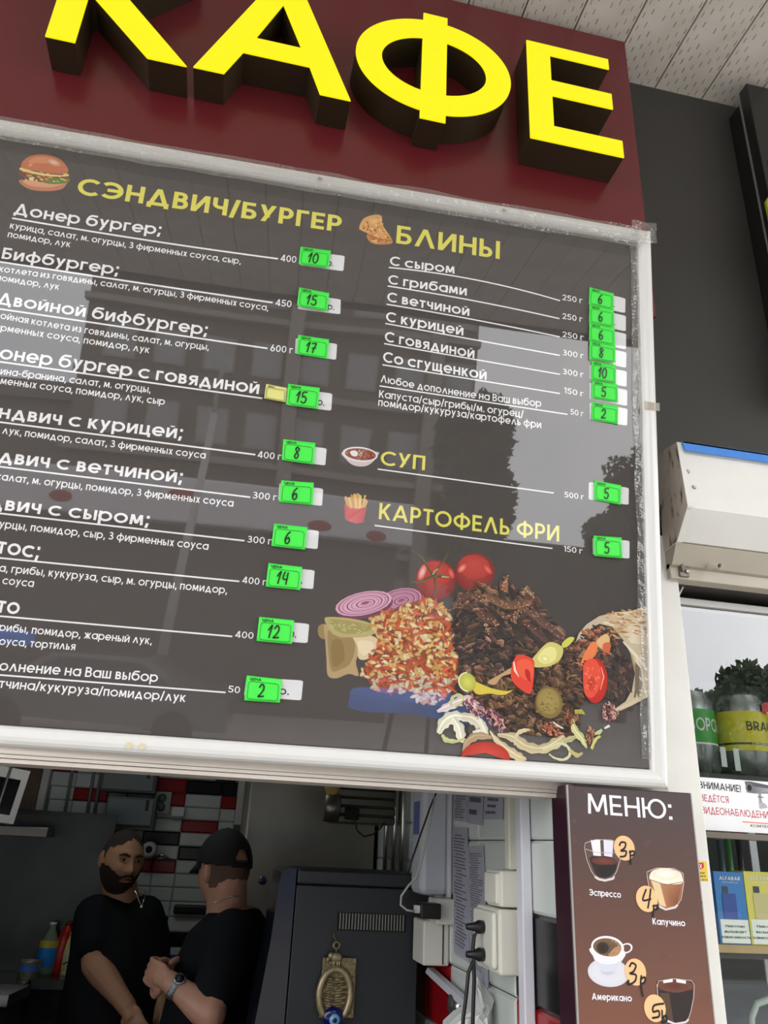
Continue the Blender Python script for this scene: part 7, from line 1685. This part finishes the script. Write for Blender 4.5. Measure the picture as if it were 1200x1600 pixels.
# ================================================================ THE STREET BEHIND (seen only as reflections in the film and the glass)
def refl(px, py, Y):
    d = ray(px, py).normalized(); r_ = d - BP.N * 2 * d.dot(BP.N); q = BP.hit(px, py); return q + r_ * ((Y - q.y) / r_.y)
YBL = -26.0
bd_ = thing('apartment_building', 'grey apartment building across the street, mirrored in the banner film', 'building', (-1, YBL, 0))
M_bd = mat('building_render', (96, 88, 82), .85, noise_amt=.12, noise_scale=1); M_bw = mat('building_window', (140, 142, 144), .3); M_bs = mat('building_ledge', (140, 132, 124), .8)
MB().box(-8.6, 6.44, YBL - 12, YBL, 0, 20).build('wall', M_bd, bd_)
wm = None
for fl in range(6):
    z = 2.6 + fl * 2.9
    MB().box(-8.7, 6.5, YBL, YBL + .35, z - .75, z - .5).build('ledge', M_bs, bd_)
    for k in range(8):
        x = -7.8 + k * 1.85
        if wm is None:
            a = MB().box(0, 1.2, YBL + .001, YBL + .06, 0, 1.45).build('window', M_bs, bd_); wm = a.data; pm_ = MB().box(.08, 1.12, YBL + .04, YBL + .075, .08, 1.37).build('pane', M_bw, a).data; base = a.location.copy(); a.location = base + Vector((x, 0, z))
        else:
            a = bpy.data.objects.new('window', wm); COL.objects.link(a); a.parent = bd_; a.location = base + Vector((x, 0, z)); b = bpy.data.objects.new('pane', pm_); COL.objects.link(b); b.parent = a
for k, x in enumerate((-.9, 4.5)): MB().box(x, x + .55, YBL, YBL + .5, 0, 20).build('pilaster', M_bs, bd_)
ht = refl(50, 600, -27).z; lh = thing('low_house', 'low dark house left of the apartment building, mirrored at the banner edge', 'building', (-14, -27, 0)); MB().box(-22, -8.75, -33, -27, 0, ht - .6).build('wall', M_bd, lh); MB().prism([Vector((-22.3, -26.7, ht - .6)), Vector((-22.3, -30, ht + 1)), Vector((-22.3, -33.3, ht - .6))], (13.5, 0, 0)).build('roof', mat('roof_dark', (60, 54, 50), .8), lh)
pv = thing('market_pavilion', 'low pavilion with a pale fascia across the street, mirrored in the banner film', 'pavilion', (-5, -15, 0))
MB().box(-16, 2.9, -19, -15, 4.15, 5.2, bev=.05).build('fascia', mat('pale_fascia', (206, 202, 206), .6), pv)
MB().box(-16, 2.6, -18.9, -15.6, 0, 4.14).build('wall', mat('pavilion_wall', (84, 78, 74), .8), pv)
for x, zz1, w__ in ((-2.6, 4.8, .7), (-5.2, 4.5, .5), (.6, 4.4, .6), (2.0, 4.3, .5)): MB().ell((x, -15.0, zz1), (w__ / 2, .03, .14)).build('red_emblem', mat('dull_red', (150, 40, 44), .6), pv, True)
lp = thing('street_pole', 'slim grey street pole across the road, mirrored in the banner film', 'pole', (-2.2, -12, 0)); m = MB(); m.tube([(-2.25, -12, 0), (-1.75, -12, 6.0)], [.11, .07], 10); m.build('shaft', mat('pole_grey', (170, 168, 164), .5), lp, True); m = MB(); m.tube([(-1.75, -12, 6.0), (-1.72, -11.8, 6.5), (-1.5, -11, 6.8)], .04, 8); m.build('lamp_arm', MATS['pole_grey'], lp, True)
# trees
def tree(x, y, h, r, lb, seed, nleaf=5200, squash=1.25):
    rr = random.Random(seed); t = thing('tree', lb, 'tree', (x, y, 0), 'trees across the street'); cz_ = h - r * squash
    m = MB(); m.tube([(x, y, 0), (x + .1, y, cz_ * .6), (x - .05, y, cz_), (x + .1, y, h - r * .5)], [.24, .18, .12, .04], 8)
    for k in range(9): a = rr.uniform(0, 6.28); z = rr.uniform(cz_ * .6, cz_ + r * .5); m.tube([(x, y, z), (x + r * .7 * math.cos(a), y + r * .7 * math.sin(a), z + r * rr.uniform(.2, .6))], [.07, .015], 6)
    m.build('trunk', mat('bark', (70, 60, 50), .9), t, True)
    cl_ = [(Vector((rr.uniform(-1, 1), rr.uniform(-1, 1), rr.uniform(-1, 1))), rr.uniform(.3, .5)) for _ in range(16)]
    V = []; Fc = []; n = 0
    while n < nleaf:
        c_, s_ = rr.choice(cl_)
        if c_.length > 1: c_ = c_.normalized() * .85
        q = Vector((rr.gauss(0, 1), rr.gauss(0, 1), rr.gauss(0, 1))).normalized() * (rr.random() ** .33) * s_ + c_ * .75
        p_ = Vector((x + q.x * r, y + q.y * r, cz_ + q.z * r * squash)); u_ = Vector((rr.gauss(0, 1), rr.gauss(0, 1), rr.gauss(0, 1))).normalized(); v_ = u_.orthogonal().normalized(); l_ = rr.uniform(.10, .2); k = len(V)
        V += [p_ - u_ * l_, p_ + v_ * l_ * .5, p_ + u_ * l_, p_ - v_ * l_ * .5]; Fc.append((k, k + 1, k + 2, k + 3)); n += 1
    o = pydata('foliage', V, Fc, mat('leaves', (52, 66, 40), .7), t); o['kind'] = 'stuff'
a = refl(742, 600, -17); tree(a.x + .1, -17, a.z + .1, 1.35, 'tall dark tree mirrored in the middle of the banner film', 5, 9000, 2.1)
a = refl(960, 700, -24.5); tree(a.x + .8, -24.5, a.z, 1.3, 'smaller loose tree mirrored near the right rail of the banner', 6, 2600)
a = refl(900, 800, -20); tree(a.x + 1.6, -20, a.z + .3, 1.9, 'bushy low tree mirrored beneath the price sticker of the soup', 8, 5200, 1.0)
def reflw(px, py, Y):
    d = ray(px, py).normalized(); r_ = Vector((d.x, -d.y, d.z)); q = YP(1.665).hit(px, py); return q + r_ * ((Y - q.y) / r_.y)
a = reflw(1185, 1035, -14); tree(a.x + .25, -14, a.z + .15, 1.5, 'leafy tree mirrored in the shop window', 9, 4200, 1.1)
a = reflw(1140, 1190, -19.5); tree(a.x, -19.5, a.z + 2.2, 2.3, 'broad low tree filling the lower reflection of the shop window', 10, 7000, .8)
hg = thing('hedge_wall', 'dark hedge closing the far side of the street', 'hedge', (12, -28.5, 0)); MB().box(6.45, 30, -29, -28, 0, 6.4, bev=.2).build('hedge_mass', mat('hedge_green', (50, 58, 42), .9, noise_amt=.5, noise_scale=3, bump=1, bump_scale=8), hg)
# tables
def table(name, x, y, z, r_, lb):
    t = thing(name, lb, 'table', (x, y, 0), 'blue clothed tables on the pavement'); MB().lathe([(.0001, -.04), (r_ * .97, -.04), (r_ * .98, 0), (.0001, 0)], (x, y, z), 40).build('table_top', mat('table_wood', (90, 80, 70), .6), t, True)
    n = 72; V = [(x, y, z + .012)]; Fc = []
    for q, dz_ in ((r_ * .985, .012), (r_ * 1.0, -.01), (r_ * 1.015, -.16)):
        for i in range(n): a = 2 * math.pi * i / n; rr_ = q + (.02 * math.sin(9 * a) if dz_ < -.1 else 0); V.append((x + rr_ * math.cos(a), y + rr_ * math.sin(a), z + dz_ + (.03 * math.sin(4 * a) if dz_ < -.1 else 0)))
    for i in range(n): Fc.append((0, 1 + i, 1 + (i + 1) % n)); [Fc.append((1 + n * k + i, 1 + n * (k + 1) + i, 1 + n * (k + 1) + (i + 1) % n, 1 + n * k + (i + 1) % n)) for k in (0, 1)]
    pydata('blue_cloth', V, Fc, mat('blue_cloth', (60, 140, 250), .5), t, True)
    for k in range(3): a = math.radians(40 + 120 * k); MB().tube([(x + .5 * r_ * math.cos(a), y + .5 * r_ * math.sin(a), z - .05), (x + .7 * r_ * math.cos(a), y + .7 * r_ * math.sin(a), 0)], .03, 8).build('leg', mat('table_leg', (60, 60, 62), .5), t, True)
a = refl(672, 1090, -7.0); zt__ = a.z
l = refl(548, 1075, -7.0).x; r_ = refl(790, 1125, -7.0).x
table('blue_table', (l + r_) / 2, -7.0, zt__, (r_ - l) / 2, 'round table with a blue cloth mirrored under the rice in the banner')
a = refl(55, 992, -8.5); table('blue_table', a.x - 1.0, -8.5, a.z, 1.0, 'round table with a blue cloth mirrored at the left edge of the banner')
# parked car silhouettes
cr_ = thing('parked_car', 'grey parked car mirrored behind the menu rows', 'car', (-1.6, -10.5, 0))
a = refl(190, 850, -10.5)
m = MB(); sx0 = a.x - 2.1
prof_ = [(0, .35), (.05, .75), (.9, .92), (1.5, 1.35), (2.9, 1.38), (3.6, .98), (4.2, .85), (4.25, .35)]
m.prism([Vector((sx0 + x, -11.3, z)) for x, z in prof_], (0, 1.6, 0)); m.build('car_body', mat('car_grey', (110, 112, 114), .2, coat=1), cr_)
MB().prism([Vector((sx0 + x, -9.69, z)) for x, z in ((1.1, .95), (1.6, 1.28), (2.8, 1.3), (3.3, .98))], (0, .015, 0)).build('side_window', mat('car_glass', (60, 66, 70), .05), cr_)
for x in (.85, 3.4): MB().lathe([(.0001, -.09), (.31, -.09), (.31, .09), (.0001, .09)], (sx0 + x, -9.72, .31), 20, Matrix.Rotation(math.radians(90), 3, 'X')).build('wheel', M_black, cr_, True)
